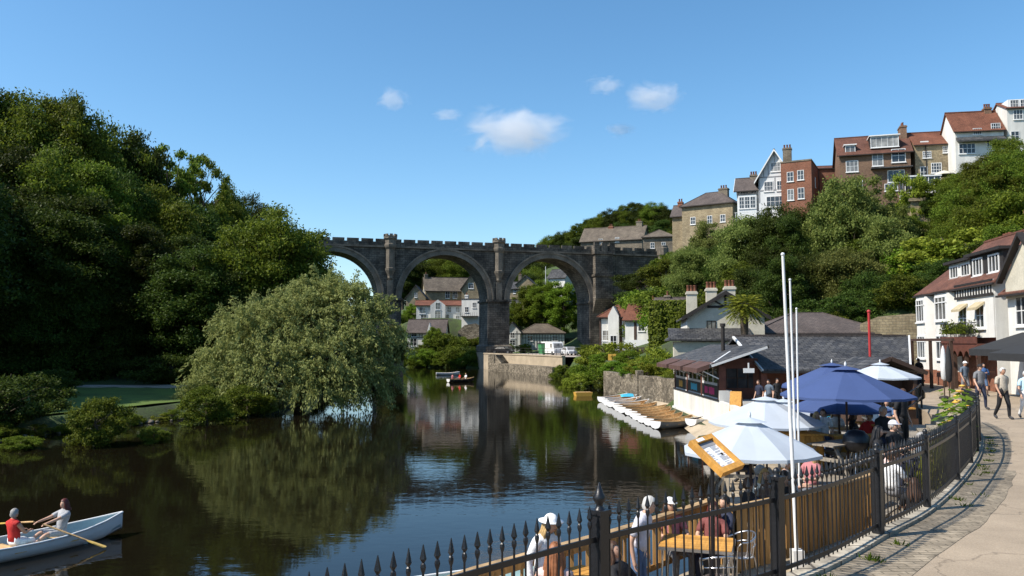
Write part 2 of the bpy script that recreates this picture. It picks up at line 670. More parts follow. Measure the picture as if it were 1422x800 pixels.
CTRL = np.array([
    # right bank and hill
    (14, 62, 1.4), (14, 70, 1.6), (12, 82, 1.7), (13, 100, 2.2), (20, 62, 1.6), (20, 72, 2.4), (30, 66, 2.2), (37, 58, 2.3), (32, 78, 7), (40, 80, 11),
    (48, 72, 13), (36, 48, 2.2), (44, 52, 7), (56, 58, 15), (70, 60, 20), (60, 40, 12), (80, 40, 20), (50, 30, 5), (24, 88, 6), (34, 96, 14), (44, 104, 21), (50, 115, 26), (62, 111, 28), (52, 107, 18.5), (58, 104, 19), (48, 108, 18), (45, 103, 15.5), (66, 100, 21), (76, 97, 21),
    (76, 110, 31), (95, 100, 34), (38, 128, 20), (42, 122, 23), (30, 146, 18), (24, 152, 15), (34, 160, 19), (13, 115, 3), (10, 130, 3), (4, 150, 3),
    (17, 128, 3.6), (22, 140, 9), (22, 112, 5), (16, 150, 4), (12, 160, 3.2), (22, 165, 10), (130, 90, 36), (60, 140, 28), (100, 150, 34), (200, 120, 36), (30, 120, 14),
    # village beyond the arches
    (-2, 166, 2.6), (-8, 167, 1.2), (-20, 168, 1.2), (5, 175, 3.4), (-14, 180, 4.0), (-20, 176, 2.0), (-18, 195, 11), (-14, 215, 15), (-12, 240, 19), (0, 200, 10), (5, 215, 14),
    (-5, 290, 24), (10, 260, 24), (20, 240, 28), (30, 250, 36), (62, 240, 42), (120, 220, 46), (-60, 250, 6), (-100, 300, 8), (-40, 205, 3), (-40, 172, 1.5),
    (0, 360, 26), (60, 360, 44), (14, 185, 6), (24, 190, 14), (200, 300, 50), (-150, 400, 8), (40, 200, 24),
    # left bank and hill
    (-29, 40, .7), (-26, 50, .8), (-22, 62, .8), (-22, 80, 1), (-26, 110, 1.2), (-30, 148, 1.5), (-34, 66, 1.2), (-42, 68, 1.3), (-50, 80, 5), (-62, 95, 17),
    (-62, 72, 11), (-82, 95, 28), (-50, 112, 8), (-46, 132, 6), (-62, 140, 15), (-54, 50, 6), (-40, 45, 1.3), (-34, 34, .8), (-64, 30, 10), (-100, 60, 32),
    (-105, 150, 34), (-38, 160, 3), (-130, 60, 40), (-60, 0, 8), (-36, 0, 1), (-45, 90, 1.6), (-40, 120, 2.5), (-160, 100, 42), (-200, 200, 30), (-60, 190, 5),
])


def land(x, y):
    d2 = (CTRL[:, 0] - x) ** 2 + (CTRL[:, 1] - y) ** 2 + 6.0
    wt = d2 ** -1.9
    return float((wt * CTRL[:, 2]).sum() / wt.sum())


def inriver(x, y):
    """signed distance into the river (positive in the water)"""
    if y <= 170:
        d = min(x - lerp_tab(RIV_L, y), lerp_tab(RIV_R, y) - x)
        if y > 118 and x > -10:      # the far edge runs nearly across the view
            d = min(d, 0.75 * (lerp_tab(RIV_R, y) - x))
    else:
        d = -(y - 170)
    if x < -27:
        d = max(d, min(y - 153, 168 - y, -27 - x))
    return d


def ground_z(x, y):
    if 0 < y < 58 and x > lerp_tab(RIV_R, y) - 1:
        e = lerp_tab(PATH_L, y)
        if x < e + 0.4:
            return 0.42 if y > 34.5 else -0.9
        if x < 33: return path_z(y) - 0.3
    z = land(x, y)
    if 117 < y < 164 and lerp_tab(RIV_R, y) - .2 < x < 23: z = min(z, 2.55)
    d = inriver(x, y)
    t = min(1, max(0, (1.2 - d) / 2.4))
    t = t * t * (3 - 2 * t)
    return -1.6 + (z + 1.6) * t


gx = np.concatenate([np.arange(-420, -90, 12), np.arange(-90, 100, 1.6), np.arange(100, 430, 12)])
gy = np.concatenate([np.arange(-60, 8, 8), np.arange(8, 260, 1.6), np.arange(260, 620, 10)])
gxx, gyy = np.meshgrid(gx, gy)
gzz = np.zeros_like(gxx)
for j in range(len(gy)):
    for i in range(len(gx)):
        x, y = gx[i], gy[j]
        gzz[j, i] = ground_z(x, y) + 0.10 * math.sin(x * 1.7 + y * .6) * math.cos(y * 1.3 - x * .4) * (0 if (y < 60 and x > -12) else 1)
nx_, ny_ = len(gx), len(gy)
gv = np.stack([gxx.ravel(), gyy.ravel(), gzz.ravel()], 1)
gf = [(j * nx_ + i, j * nx_ + i + 1, (j + 1) * nx_ + i + 1, (j + 1) * nx_ + i) for j in range(ny_ - 1) for i in range(nx_ - 1)]
gm = bpy.data.meshes.new('ground')
gm.from_pydata(gv.tolist(), [], gf)
gm.polygons.foreach_set('use_smooth', [True] * len(gf))
gmat, n_, l_, b_ = _new('grassy_ground')
tc_ = n_.new('ShaderNodeTexCoord')
a_ = _noise(n_, l_, tc_.outputs['Object'], 0.22, 5)
f_ = _noise(n_, l_, tc_.outputs['Object'], 9.0, 4)
mx_ = n_.new('ShaderNodeMix')
mx_.data_type = 'RGBA'
mx_.inputs[6].default_value = (0.045, 0.075, 0.014, 1)
mx_.inputs[7].default_value = (0.03, 0.038, 0.014, 1)
mr_ = n_.new('ShaderNodeMapRange')
mr_.inputs[1].default_value = .45
mr_.inputs[2].default_value = .6
l_.new(a_, mr_.inputs[0])
l_.new(mr_.outputs[0], mx_.inputs[0])
l_.new(_mul(n_, l_, mx_.outputs[2], f_, .55, 1.4), b_.inputs['Base Color'])
b_.inputs['Roughness'].default_value = 0.95
_bump(n_, l_, b_, f_, .7, .06)
gm.materials.append(gmat)
tag(link('ground', gm), kind='structure')

m = MB()
m.poly([(-420, -60, 0), (60, -60, 0), (60, 230, 0), (-420, 230, 0)])
tag(m.build('river', MT['water']), kind='structure')

# lawn on the left bank, footpath below the wood
m = MB()
lp = []
ys = list(np.arange(33, 67, 1.5))
for a, b in zip(ys, ys[1:]):
    q = []
    for y in (a, b):
        xr = lerp_tab(RIV_L, y) - 2.2
        row = [(xr - k * 3.2, y) for k in range(7)]
        q.append([(x, yy, ground_z(x, yy) + .14) for x, yy in row])
    for k in range(6):
        m.smooth = True
        m.poly([q[0][k + 1], q[0][k], q[1][k], q[1][k + 1]])
tag(m.build('lawn', MT['lawn']), kind='structure')
m = MB()
pts = [(-62, 66.0), (-52, 67.4), (-44, 68.2), (-38, 68.6), (-32, 68.4), (-26, 69.5), (-22.5, 73)]
for a, b in zip(pts, pts[1:]):
    for k in range(4):
        p = [a[i] + (b[i] - a[i]) * k / 4 for i in (0, 1)]
        q = [a[i] + (b[i] - a[i]) * (k + 1) / 4 for i in (0, 1)]
        z1, z2 = 1.36, 1.36
        m.poly([(p[0], p[1] - .5, z1), (q[0], q[1] - .5, z2), (q[0], q[1] + .5, z2 + .05), (p[0], p[1] + .5, z1 + .05)])
        m.poly([(p[0], p[1] - .52, z1 - .4), (q[0], q[1] - .52, z2 - .4), (q[0], q[1] - .5, z2), (p[0], p[1] - .5, z1)])
tag(m.build('woodland_path', MT['gravel']), kind='structure')

# ------------------------------------------------------------------ riverside path on the right
FENCE = [(-1.45, 4.55)] + [(x, y) for y, x in PATH_L if 6 < y < 28]


def resample(pts, step):
    out = [Vector(pts[0])]
    # Catmull-Rom through the points, then even steps
    dense = []
    n = len(pts)
    for i in range(n - 1):
        p0, p1, p2, p3 = (Vector(pts[max(i - 1, 0)]), Vector(pts[i]), Vector(pts[i + 1]), Vector(pts[min(i + 2, n - 1)]))
        for k in range(24):
            t = k / 24
            dense.append(0.5 * ((2 * p1) + (p2 - p0) * t + (2 * p0 - 5 * p1 + 4 * p2 - p3) * t * t + (3 * p1 - p0 - 3 * p2 + p3) * t ** 3))
    dense.append(Vector(pts[-1]))
    acc = 0
    for a, b in zip(dense, dense[1:]):
        d = (b - a).length
        while acc + d >= step:
            a = a + (b - a) * ((step - acc) / d)
            out.append(a.copy())
            d = (b - a).length
            acc = 0
        acc += d
    return out


FL = resample(FENCE, 0.125)
edge = [(x, y) for y, x in PATH_L]
edge = [(p.x, p.y) for p in resample(edge, 0.5)]
m = MB()
for a, b in zip(edge, edge[1:]):
    za, zb = path_z(a[1]), path_z(b[1])
    m.poly([(a[0], a[1], za), (46, a[1], za), (46, b[1], zb), (b[0], b[1], zb)])
    m.poly([(a[0], a[1], -1.2), (a[0], a[1], za), (b[0], b[1], zb), (b[0], b[1], -1.2)])
tag(m.build('path', MT['tarmac']), kind='structure')


def strip(name, off0, off1, dz, mtl, thick=0, pts=None, y0=-9, y1=99):
    m = MB()
    pts = pts or [p for p in edge if y0 < p[1] < y1]
    prev = None
    for i, p in enumerate(pts):
        a = Vector(pts[max(i - 1, 0)])
        b = Vector(pts[min(i + 1, len(pts) - 1)])
        t = (b - a).normalized()
        nn = Vector((t.y, -t.x))
        q0, q1 = Vector(p) + nn * off0, Vector(p) + nn * (off1 + (rnd.uniform(-.025, .03) if off1 > .5 else 0))
        z = path_z(p[1]) + dz
        cur = ((q0.x, q0.y, z), (q1.x, q1.y, z))
        if prev:
            m.poly([prev[0], prev[1], cur[1], cur[0]])
            if thick:
                lo = lambda v: (v[0], v[1], v[2] - thick)
                m.poly([prev[1], lo(prev[1]), lo(cur[1]), cur[1]])
                m.poly([lo(prev[0]), prev[0], cur[0], lo(cur[0])])
        prev = cur
    return m.build(name, mtl)


tag(strip('setts', 0.10, 0.80, 0.005, MT['setts'], y1=27), kind='structure')
tag(strip('kerb', -0.11, 0.10, 0.05, MT['kerb'], 0.3, y1=27), kind='structure')
# weeds in the joints
m = MB()
for k in range(22):
    p = rnd.choice([q for q in edge if 8.6 < q[1] < 22])
    i = edge.index(p)
    t = (Vector(edge[i + 1]) - Vector(p)).normalized()
    c = Vector(p) + Vector((t.y, -t.x)) * (0.2 + abs(rnd.gauss(0, .10))) + t * rnd.uniform(-.3, .3)
    for j in range(rnd.randint(8, 26)):
        a = rnd.uniform(0, 2 * PI)
        r = rnd.uniform(0, .12)
        h = rnd.uniform(.02, .07)
        x, y = c.x + r * math.cos(a), c.y + r * math.sin(a)
        z = path_z(y) + .006
        m.poly([(x - .012, y, z), (x + .012, y + .006, z), (x + .03 * math.cos(a), y + .03 * math.sin(a), z + h)])
tag(m.build('weeds', MT['leaf_light']), kind='stuff')

# ------------------------------------------------------------------ terraces by the water
TZ, DZ = 1.25, 1.85
T_EDGE = [(-4.5, 5.0), (-2.3, 7.6), (-.55, 9.9), (1.5, 12.0), (3.46, 14.1), (4.0, 15.6), (5.2, 19.5), (6.9, 26), (8.6, 33.5)]
inner = [p for p in edge if 3 < p[1] < 33.5]


def sheet(name, outer, inner_, z, mtl, skirt=1.8):
    m = MB()
    pts = [(x, y, z) for x, y in outer] + [(x, y, z) for x, y in inner_[::-1]]
    m.poly(pts[::-1])
    for a, b in zip(outer, outer[1:]):
        m.poly([(a[0], a[1], z - skirt - .5), (b[0], b[1], z - skirt - .5), (b[0], b[1], z), (a[0], a[1], z)])
    a, b = outer[-1], inner_[-1]
    m.poly([(a[0], a[1], z - skirt), (b[0], b[1], z - skirt), (b[0], b[1], z), (a[0], a[1], z)])
    return tag(m.build(name, mtl), kind='structure')


sheet('terrace_ground', T_EDGE, inner, TZ, MT['paving'])
# raised timber deck
DECK = [(6.35, 18.2), (6.9, 21), (8.9, 26.5), (10.6, 31)]
m = MB()
dk_in = [p for p in edge if 16.8 < p[1] < 31.5]
pts = [(x, y, DZ) for x, y in DECK] + [(x - .05, y, DZ) for x, y in dk_in[::-1]]
m.poly(pts[::-1])
bd = DECK + []
for a, b in zip(DECK, DECK[1:]):
    m.poly([(a[0], a[1], TZ - .1), (b[0], b[1], TZ - .1), (b[0], b[1], DZ), (a[0], a[1], DZ)])
a, b = dk_in[0], DECK[0]
m.poly([(a[0], a[1], TZ - .1), (b[0], b[1], TZ - .1), (b[0], b[1], DZ), (a[0], a[1], DZ)])
a, b = DECK[-1], dk_in[-1]
m.poly([(a[0], a[1], -.5), (b[0], b[1], -.5), (b[0], b[1], DZ), (a[0], a[1], DZ)])
tag(m.build('deck_floor', MT['greywood']), kind='structure')
# slipway beside the cafe, sloping into the water
m = MB()
sl = [(33.4, 8.2, 16), (38, 9.0, 17), (43, 9.7, 17), (50, 10.3, 14), (58, 10.6, 13), (64, 10.4, 12.2)]
for a, b in zip(sl, sl[1:]):
    m.poly([(a[1] - .3, a[0], -.15), (a[1] + 1.1, a[0], .5), (b[1] + 1.1, b[0], .5), (b[1] - .3, b[0], -.15)])
    m.poly([(a[1] + 1.1, a[0], .5), (a[2], a[0], .62), (b[2], b[0], .62), (b[1] + 1.1, b[0], .5)])
tag(m.build('slipway', MT['slip']), kind='structure')
# ------------------------------------------------------------------ railway viaduct
A0 = Vector((-22.7, 149.0))
A1 = Vector((17.6, 161.0))
VS = (A1 - A0).length / 2
vrot = math.atan2(A1.y - A0.y, A1.x - A0.x)
via = thing('stone_viaduct', 'dark castellated stone railway viaduct with tall round arches crossing the river', 'viaduct', (A0.x, A0.y, 0), vrot)
DP, HW, Z_SP, Z_DK, Z_TP = 7.0, 2.15, 13.3, 23.0, 24.2
RA = VS / 2 - HW
NA = 28
m = MB()
for bay in (-1, 0, 1):
    x0 = bay * VS + HW
    arc = [(x0 + RA - RA * math.cos(PI * i / NA), Z_SP + RA * math.sin(PI * i / NA)) for i in range(NA + 1)]
    for (xa, za), (xb, zb) in zip(arc, arc[1:]):
        m.poly([(xa, 0, za), (xb, 0, zb), (xb, 0, Z_DK), (xa, 0, Z_DK)])
        m.poly([(xb, DP, zb), (xa, DP, za), (xa, DP, Z_DK), (xb, DP, Z_DK)])
        m.poly([(xa, 0, za), (xa, DP, za), (xb, DP, zb), (xb, 0, zb)])
    m.poly([(x0, 0, Z_DK), (x0 + 2 * RA, 0, Z_DK), (x0 + 2 * RA, DP, Z_DK), (x0, DP, Z_DK)])
m.build('spandrel_wall', MT['viaduct'], via)
for bay in (-1, 0, 1):
    m = MB()
    xc = bay * VS + VS / 2
    for r0, r1, pr in ((RA - .02, RA + .85, .16), (RA + .85, RA + 1.15, .3)):
        for i in range(NA):
            a, b = PI * i / NA, PI * (i + 1) / NA
            q = [(xc - r * math.cos(t), Z_SP + r * math.sin(t)) for r, t in ((r0, a), (r0, b), (r1, b), (r1, a))]
            m.extr([(x, 0.02, z) for x, z in q], (0, -pr - .02, 0))
    m.build('arch_ring', MT['viaduct_trim'], via)
for k in (-1, 0, 1, 2):
    m = MB()
    if k < 2:
        m.box(k * VS - HW, k * VS + HW, 0.0, DP, Z_SP, Z_DK)
        m.box(k * VS - HW, k * VS + HW, 0.0, DP, 4.6, Z_SP - .45)
        m.box(k * VS - HW - .28, k * VS + HW + .28, -.28, DP + .28, Z_SP - .45, Z_SP)
        m.box(k * VS - HW - .45, k * VS + HW + .45, -.45, DP + .45, -2.5, 4.3)
        m.extr([(k * VS - HW - .45, -.45, 4.3), (k * VS + HW + .45, -.45, 4.3), (k * VS + HW, 0, 4.6), (k * VS - HW, 0, 4.6)], (0, DP + .9, 0.0))
    else:
        m.box(k * VS - HW, k * VS + HW, 0.0, DP, -1, Z_DK)
        m.box(k * VS - HW - .2, k * VS + HW - .8, -.2, DP, Z_SP - .45, Z_SP)
        # square projecting tower with a battered foot
        m.box(k * VS - 1.5, k * VS + 2.3, -1.5, 0.02, 13.8, Z_DK - .4)
        m.extr([(k * VS - 1.5, -1.5, 13.8), (k * VS - 1.5, 0.02, 13.8), (k * VS - 1.5, 0.02, 10.8)], (3.8, 0, 0))
        m.extr([(k * VS + .9, -.9, 11.7), (k * VS + .9, 0.02, 11.7), (k * VS + .9, 0.02, 0)], (1.4, 0, 0))
        m.box(k * VS - 1.75, k * VS + 2.55, -1.75, 0.02, 18.2, 18.6)
        m.box(k * VS - 1.8, k * VS + 2.6, -1.8, 1.6, Z_DK - .4, Z_DK + .2)
        for (cx, cw) in ((-1.8, 1.1), (-.2, 1.2), (1.5, 1.1)):
            m.box(k * VS + cx, k * VS + cx + cw, -1.8, -1.35, Z_DK + .2, Z_TP + .75)
        m.box(k * VS - 1.75, k * VS + 2.55, -1.34, 1.5, Z_DK + .2, Z_TP + .15)
    m.build('pier', MT['viaduct'], via)
    if k < 2:
        m = MB()
        x = k * VS
        m.lathe([(.05, 16.3), (.5, 17.0), (.5, 17.4), (.95, 18.4), (1.0, 18.8), (.85, 18.9), (.85, 22.3), (1.1, 22.7), (1.2, 23.0), (1.2, 23.3), (1.05, 23.4), (1.05, 24.1), (1.3, 24.35), (1.3, 24.7), (1.2, 24.72)], (x, -.1, 0), 8, False, PI / 8)
        for j in range(8):
            a = 2 * PI * j / 8
            M_ = Matrix.Rotation(a, 3, 'Z')
            m.obox(Vector((x, -.1, 24.95)) + M_ @ Vector((1.12, 0, 0)), .28, .55, .46, M_)
        m.box(x - .55, x + .55, -.32, .01, Z_SP + .01, 16.6)
        m.build('turret', MT['viaduct_trim'], via)
# cornice, parapet with notches
m = MB()
m.box(-1.5 * VS, 2 * VS + 15.5, -.3, DP + .3, Z_DK - .32, Z_DK + .02)
m.build('string_course', MT['viaduct_trim'], via)
m = MB()
for y0, y1 in ((-.22, .25), (DP - .25, DP + .22)):
    m.box(-1.5 * VS, 2 * VS + 15.5, y0, y1, Z_DK + .02, Z_DK + .72)
    x = -1.5 * VS
    while x < 2 * VS + 15:
        m.box(x, x + 2.15, y0 - .03, y1 + .03, Z_DK + .725, Z_TP + .08)
        x += 2.62
m.build('parapet', MT['viaduct'], via)
m = MB()
m.box(2 * VS + HW, 2 * VS + 15.5, 0.003, DP, -1, Z_DK - .32)
m.build('abutment', MT['viaduct'], via)
m = MB()
m.box(-1.5 * VS, -VS - HW, 0.003, DP, -1, Z_DK - .32)
m.build('abutment', MT['viaduct'], via)
m = MB()
m.lathe([(1.0, 17.4), (1.0, 22.6), (1.25, 23.0), (1.25, 24.4), (1.1, 24.5), (1.1, 24.9)], (2 * VS + 13.9, -.3, 0), 10, False)
m.lathe([(.3, 16.4), (1.0, 17.4)], (2 * VS + 13.9, -.3, 0), 10, False)
m.build('end_turret', MT['viaduct_trim'], via)
# ------------------------------------------------------------------ houses
WIN = {}


def window(root, face, w, d, uc, zc, ww, wh, nx=2, ny=1, frame='whitepaint', sill=True, arch=False):
    key = (round(ww, 2), round(wh, 2), nx, ny, frame, sill)
    if key not in WIN:
        m = MB()
        t = 0.07 if ww < 1.3 else 0.09
        m.box(-ww / 2, ww / 2, -.06, .03, wh / 2 - t, wh / 2)
        m.box(-ww / 2, ww / 2, -.06, .03, -wh / 2, -wh / 2 + t)
        for x in (-ww / 2, ww / 2 - t):
            m.box(x, x + t, -.06, .03, -wh / 2 + t, wh / 2 - t)
        b = .05 if wh > .9 else .04
        for i in range(1, nx):
            x = -ww / 2 + ww * i / nx
            m.box(x - b / 2, x + b / 2, -.05, .02, -wh / 2 + t, wh / 2 - t)
        for j in range(1, ny):
            z = -wh / 2 + wh * j / ny
            m.box(-ww / 2 + t, ww / 2 - t, -.047, .02, z - b / 2, z + b / 2)
        if sill: m.box(-ww / 2 - .08, ww / 2 + .08, -.13, .03, -wh / 2 - .1, -wh / 2 - .003)
        g = MB()
        g.box(-ww / 2 + t / 2, ww / 2 - t / 2, -.018, .015, -wh / 2 + t / 2, wh / 2 - t / 2)
        fm, pm = m.mesh('window'), g.mesh('pane')
        fm.materials.append(MT[frame])
        pm.materials.append(MT['glass'])
        WIN[key] = (fm, pm)
    fm, pm = WIN[key]
    if face == 'F': loc, rz = (uc, 0, zc), 0
    elif face == 'L': loc, rz = (0, uc, zc), -PI / 2
    else: loc, rz = (w, uc, zc), PI / 2
    o = link('window', fm, root, loc, (0, 0, rz))
    link('pane', pm, o)
    return o


def chimney(root, x, y, z0, z1, s=0.9, s2=None, pots=2, mtl='stone2'):
    z0 = min(z0, z1 - 3.2)
    s2 = s2 or s
    m = MB()
    m.box(x - s / 2, x + s / 2, y - s2 / 2, y + s2 / 2, z0, z1)
    m.box(x - s / 2 - .08, x + s / 2 + .08, y - s2 / 2 - .08, y + s2 / 2 + .08, z1 - .28, z1 - .1)
    o = m.build('chimney', MT[mtl], root)
    for k in range(pots):
        p = MB()
        ux = x + (k - (pots - 1) / 2) * min(.42, s / pots) if s >= s2 else x
        uy = y + (k - (pots - 1) / 2) * min(.42, s2 / pots) if s2 > s else y
        p.lathe([(.15, z1 - .02), (.12, z1 + .45), (.15, z1 + .48), (.15, z1 + .56)], (ux, uy, 0), 8)
        p.build('chimney_pot', MT['chimney_pot'], o)
    return o


def house(name, label, loc, rz, w, d, e, r, ridge='x', wall='stone', roof='slate', wins=(), chims=(), base=-6, over=.35,
          group=None, cat='house', frame='whitepaint', barge=None, door=None):
    H = thing(name, label, cat, loc, rz, group)
    m = MB()
    if ridge == 'x':
        m.extr([(0, 0, base), (0, d, base), (0, d, e), (0, d / 2, r), (0, 0, e)], (w, 0, 0))
    elif ridge == 'y':
        m.extr([(0, 0, base), (w, 0, base), (w, 0, e), (w / 2, 0, r), (0, 0, e)], (0, d, 0))
    else:
        m.box(0, w, 0, d, base, e)
    m.build('wall', MT[wall], H)
    t = .16
    m = MB()
    o = over
    if ridge == 'x':
        s = (r - e) / (d / 2)
        for q in ([(-o, e - o * s), (d / 2, r)], [(d + o, e - o * s), (d / 2, r)]):
            (y0, z0), (y1, z1) = q
            m.extr([(-o, y0, z0 + .01), (-o, y1, z1 + .01), (-o, y1, z1 + t), (-o, y0, z0 + t)], (w + 2 * o, 0, 0))
        m.box(-o + .01, w + o - .01, d / 2 - .14, d / 2 + .14, r + t - .06, r + t + .07)
    elif ridge == 'y':
        s = (r - e) / (w / 2)
        for q in ([(-o, e - o * s), (w / 2, r)], [(w + o, e - o * s), (w / 2, r)]):
            (y0, z0), (y1, z1) = q
            m.extr([(y0, -o, z0 + .01), (y1, -o, z1 + .01), (y1, -o, z1 + t), (y0, -o, z0 + t)], (0, d + 2 * o, 0))
        m.box(w / 2 - .14, w / 2 + .14, -o + .01, d + o - .01, r + t - .06, r + t + .07)
    elif ridge == 'h':
        z = e - .05
        A, B, C, D = (-o, -o, z), (w + o, -o, z), (w + o, d + o, z), (-o, d + o, z)
        if w >= d: E, F = (d / 2, d / 2, r), (w - d / 2, d / 2, r)
        else: E, F = (w / 2, w / 2, r), (w / 2, d - w / 2, r)
        up = lambda p: (p[0], p[1], p[2] + t)
        m.poly([D, C, B, A])
        for a, b in ((A, B), (B, C), (C, D), (D, A)): m.poly([a, b, up(b), up(a)])
        if w >= d:
            m.poly([up(A), up(B), up(F), up(E)]); m.poly([up(C), up(D), up(E), up(F)])
            m.poly([up(B), up(C), up(F)]); m.poly([up(D), up(A), up(E)])
        else:
            m.poly([up(A), up(B), up(E)]); m.poly([up(C), up(D), up(F)])
            m.poly([up(B), up(C), up(F), up(E)]); m.poly([up(D), up(A), up(E), up(F)])
        for a, b in ((A, E), (D, E if w >= d else F), (B, F if w >= d else E), (C, F), (E, F)):
            m.bar(up(a), up(b), .2, .1)
    else:
        m.box(-.08, w + .08, -.08, d + .08, e + .003, e + .22)
        m.box(.3, w - .3, .3, d - .3, e + .22, e + .26)
    m.build('roof', MT[roof], H)
    if barge:
        m = MB()
        if ridge == 'y':
            s = (r - e) / (w / 2)
            for sx in (-1, 1):
                x0 = w / 2 + sx * (w / 2 + o + .02)
                m.extr([(x0, -o - .06, e - o * s - .12), (w / 2, -o - .06, r - .12), (w / 2, -o - .06, r + t + .04), (x0, -o - .06, e - o * s + t + .04)], (0, .05, 0))
        else:
            s = (r - e) / (d / 2)
            for sy in (-1, 1):
                y0 = d / 2 + sy * (d / 2 + o + .02)
                m.extr([(-o - .06, y0, e - o * s - .12), (-o - .06, d / 2, r - .12), (-o - .06, d / 2, r + t + .04), (-o - .06, y0, e - o * s + t + .04)], (.05, 0, 0))
        m.build('bargeboard', MT[barge], H)
    if ridge in 'xh' and roof != 'none':
        m = MB()
        ez = e - (o * (r - e) / (d / 2) if ridge == 'x' else .06)
        m.box(-o, w + o, -o - .13, -o - .01, ez - .04, ez + .07)
        m.build('gutter', MT['timber'], H)
    for a in wins: window(H, a[0], w, d, *a[1:], frame=frame) if len(a) < 8 else window(H, a[0], w, d, *a[1:7], frame=a[7])
    for c in chims: chimney(H, *c)
    if door:
        face, uc, z0, mt = door
        m = MB()
        m.box(-.5, .5, -.07, .02, 0, 2.1)
        m.box(-.4, .4, -.075, .0, .15, 1.0)
        loc_, r_ = ((uc, 0, z0), 0) if face == 'F' else ((0, uc, z0), -PI / 2)
        m.build('door', MT[mt], H, loc_, (0, 0, r_))
    return H


def timbers(H, face, w, d, bars, mtl='timber', name='timber_frame', dep=.05):
    """half-timbering proud of the wall; bars are (u0, z0, u1, z1, width)"""
    m = MB()
    for u0, z0, u1, z1, wd in bars:
        if face == 'F': a, b = (u0, -.02, z0), (u1, -.02, z1)
        else: a, b = (-.02, u0, z0), (-.02, u1, z1)
        a, b = Vector(a), Vector(b)
        t = (b - a).normalized()
        nrm = Vector((0, 1, 0)) if face == 'F' else Vector((1, 0, 0))
        M_ = Matrix((t, nrm, t.cross(nrm))).transposed()
        m.obox((a + b) / 2, (b - a).length, dep + rnd.uniform(0, .008), wd, M_)
    return m.build(name, MT[mtl], H)


def at(px, py, Y, dz=0):
    p = P(px, py, Y)
    p.z += dz
    return p


def zh(py, Y):
    return P(711, py, Y).z


# --- hilltop row, from the far end towards the camera -----------------
p = P(947, 300, 140)
hh = house('stone_house', 'sandstone house with grey hipped roof and chimneys, lowest and furthest of the hilltop row', (p.x, 140, 20), R(-33), 9.0, 6.5, zh(288, 140) - 20, zh(268, 140) - 20, 'h', 'stone', 'slate2',
           [('F', 2, 6.2, .9, 1.3, 2, 2), ('F', 5, 6.2, .9, 1.3, 2, 2), ('F', 7.3, 6.2, .9, 1.3, 2, 2), ('R', 2.2, 6.5, .9, 1.1, 2, 2), ('R', 4.6, 6.5, .9, 1.1, 2, 2)],
           [(6.5, 3.2, 8, zh(263, 140) - 20, 1.6, 1.0, 3)])
hh = house('stone_cottage', 'small sandstone cottage with grey roof and brick chimney beside the furthest hilltop house', (P(941, 300, 146).x - 1, 146, 20), R(-25), 5, 5, zh(300, 146) - 20, zh(284, 146) - 20, 'x', 'stone', 'slate2',
           [('F', 2.5, 5, .9, 1.2, 2, 2)], [(1.0, 2.5, 6, zh(278, 146) - 20, .9, .9, 2, 'brickred')])
# white half-timbered pair
Y0 = 126
b0 = 22
xw = P(1028, 300, Y0).x
hh = house('gabled_house', 'tall white half timbered house with steep bargeboarded gable and white bay on the hilltop', (P(1051, 300, Y0).x, Y0 - 1.2, b0), R(-22), 4.9, 7.5, zh(249, Y0) - b0, zh(214, Y0) - b0, 'y', 'greypaint', 'slate',
           [('F', 2.6, zh(236, Y0) - b0, 1.5, 1.5, 3, 2), ('F', 1.5, zh(262, Y0) - b0, 1.4, 1.6, 3, 2), ('F', 3.4, zh(262, Y0) - b0, 1.4, 1.6, 3, 2), ('F', 2.4, zh(283, Y0) - b0, 2.6, 1.7, 4, 2)],
           [(4.2, 3.5, 14, zh(205, Y0) - b0, 1.3, 1.0, 3)], barge='whitepaint', over=.6)
e_ = zh(249, Y0) - b0
timbers(hh, 'F', 4.9, 7.5, [(0, e_, 4.9, e_, .16), (0, e_ - 2.1, 4.9, e_ - 2.1, .16), (.1, e_ - 4, .1, e_, .14), (4.8, e_ - 4, 4.8, e_, .14), (2.45, e_ - 2, 2.45, e_, .12), (2.45, e_ + 2.2, 2.45, e_ + 3.6, .1),
                            (1.5, e_, 1.5, e_ + 2, .1), (3.6, e_, 3.6, e_ + 1.6, .1), (.8, e_, .8, e_ + 1, .1), (4.2, e_, 4.2, e_ + .8, .1)], 'grey')
hh = house('bay_house', 'lower white timbered house with swept white eaves and balcony bay at the row end', (xw, Y0 + 1.5, b0), R(-20), 3.4, 7, zh(262, Y0) - b0, zh(241, Y0) - b0, 'x', 'greypaint', 'slate2',
           [('F', 1.1, zh(271, Y0) - b0, 1.3, 1.5, 3, 2), ('F', 2.6, zh(271, Y0) - b0, .9, 1.5, 2, 2)], [(2.4, 3.4, 11, zh(236, Y0) - b0, 1.1, 1.0, 3)], barge='whitepaint', over=.5)
m = MB()
zb = zh(305, Y0) - b0
m.box(.2, 3.0, -1.1, .0, zb, zb + 4.0)
m.build('bay', MT['greypaint'], hh)
m = MB()
m.box(.1, 3.1, -1.2, .0, zb + 4.0, zb + 4.2)
m.build('bay_roof', MT['slate'], hh)
for uc in (.75, 1.6, 2.45):
    o = window(hh, 'F', 3.4, 7, uc, zb + 2.7, .8, 1.9, 2, 3)
    o.location.y = -1.1
m = MB()
for k in range(12): m.box(-.2 + k * .32, -.14 + k * .32, -1.9, -1.86, zb, zb + 1.0)
m.box(-.3, 3.5, -1.92, -1.84, zb + 1.0, zb + 1.08)
m.box(-.3, 3.5, -1.95, -.0, zb - .2, zb)
m.build('balcony', MT['greypaint'], hh)
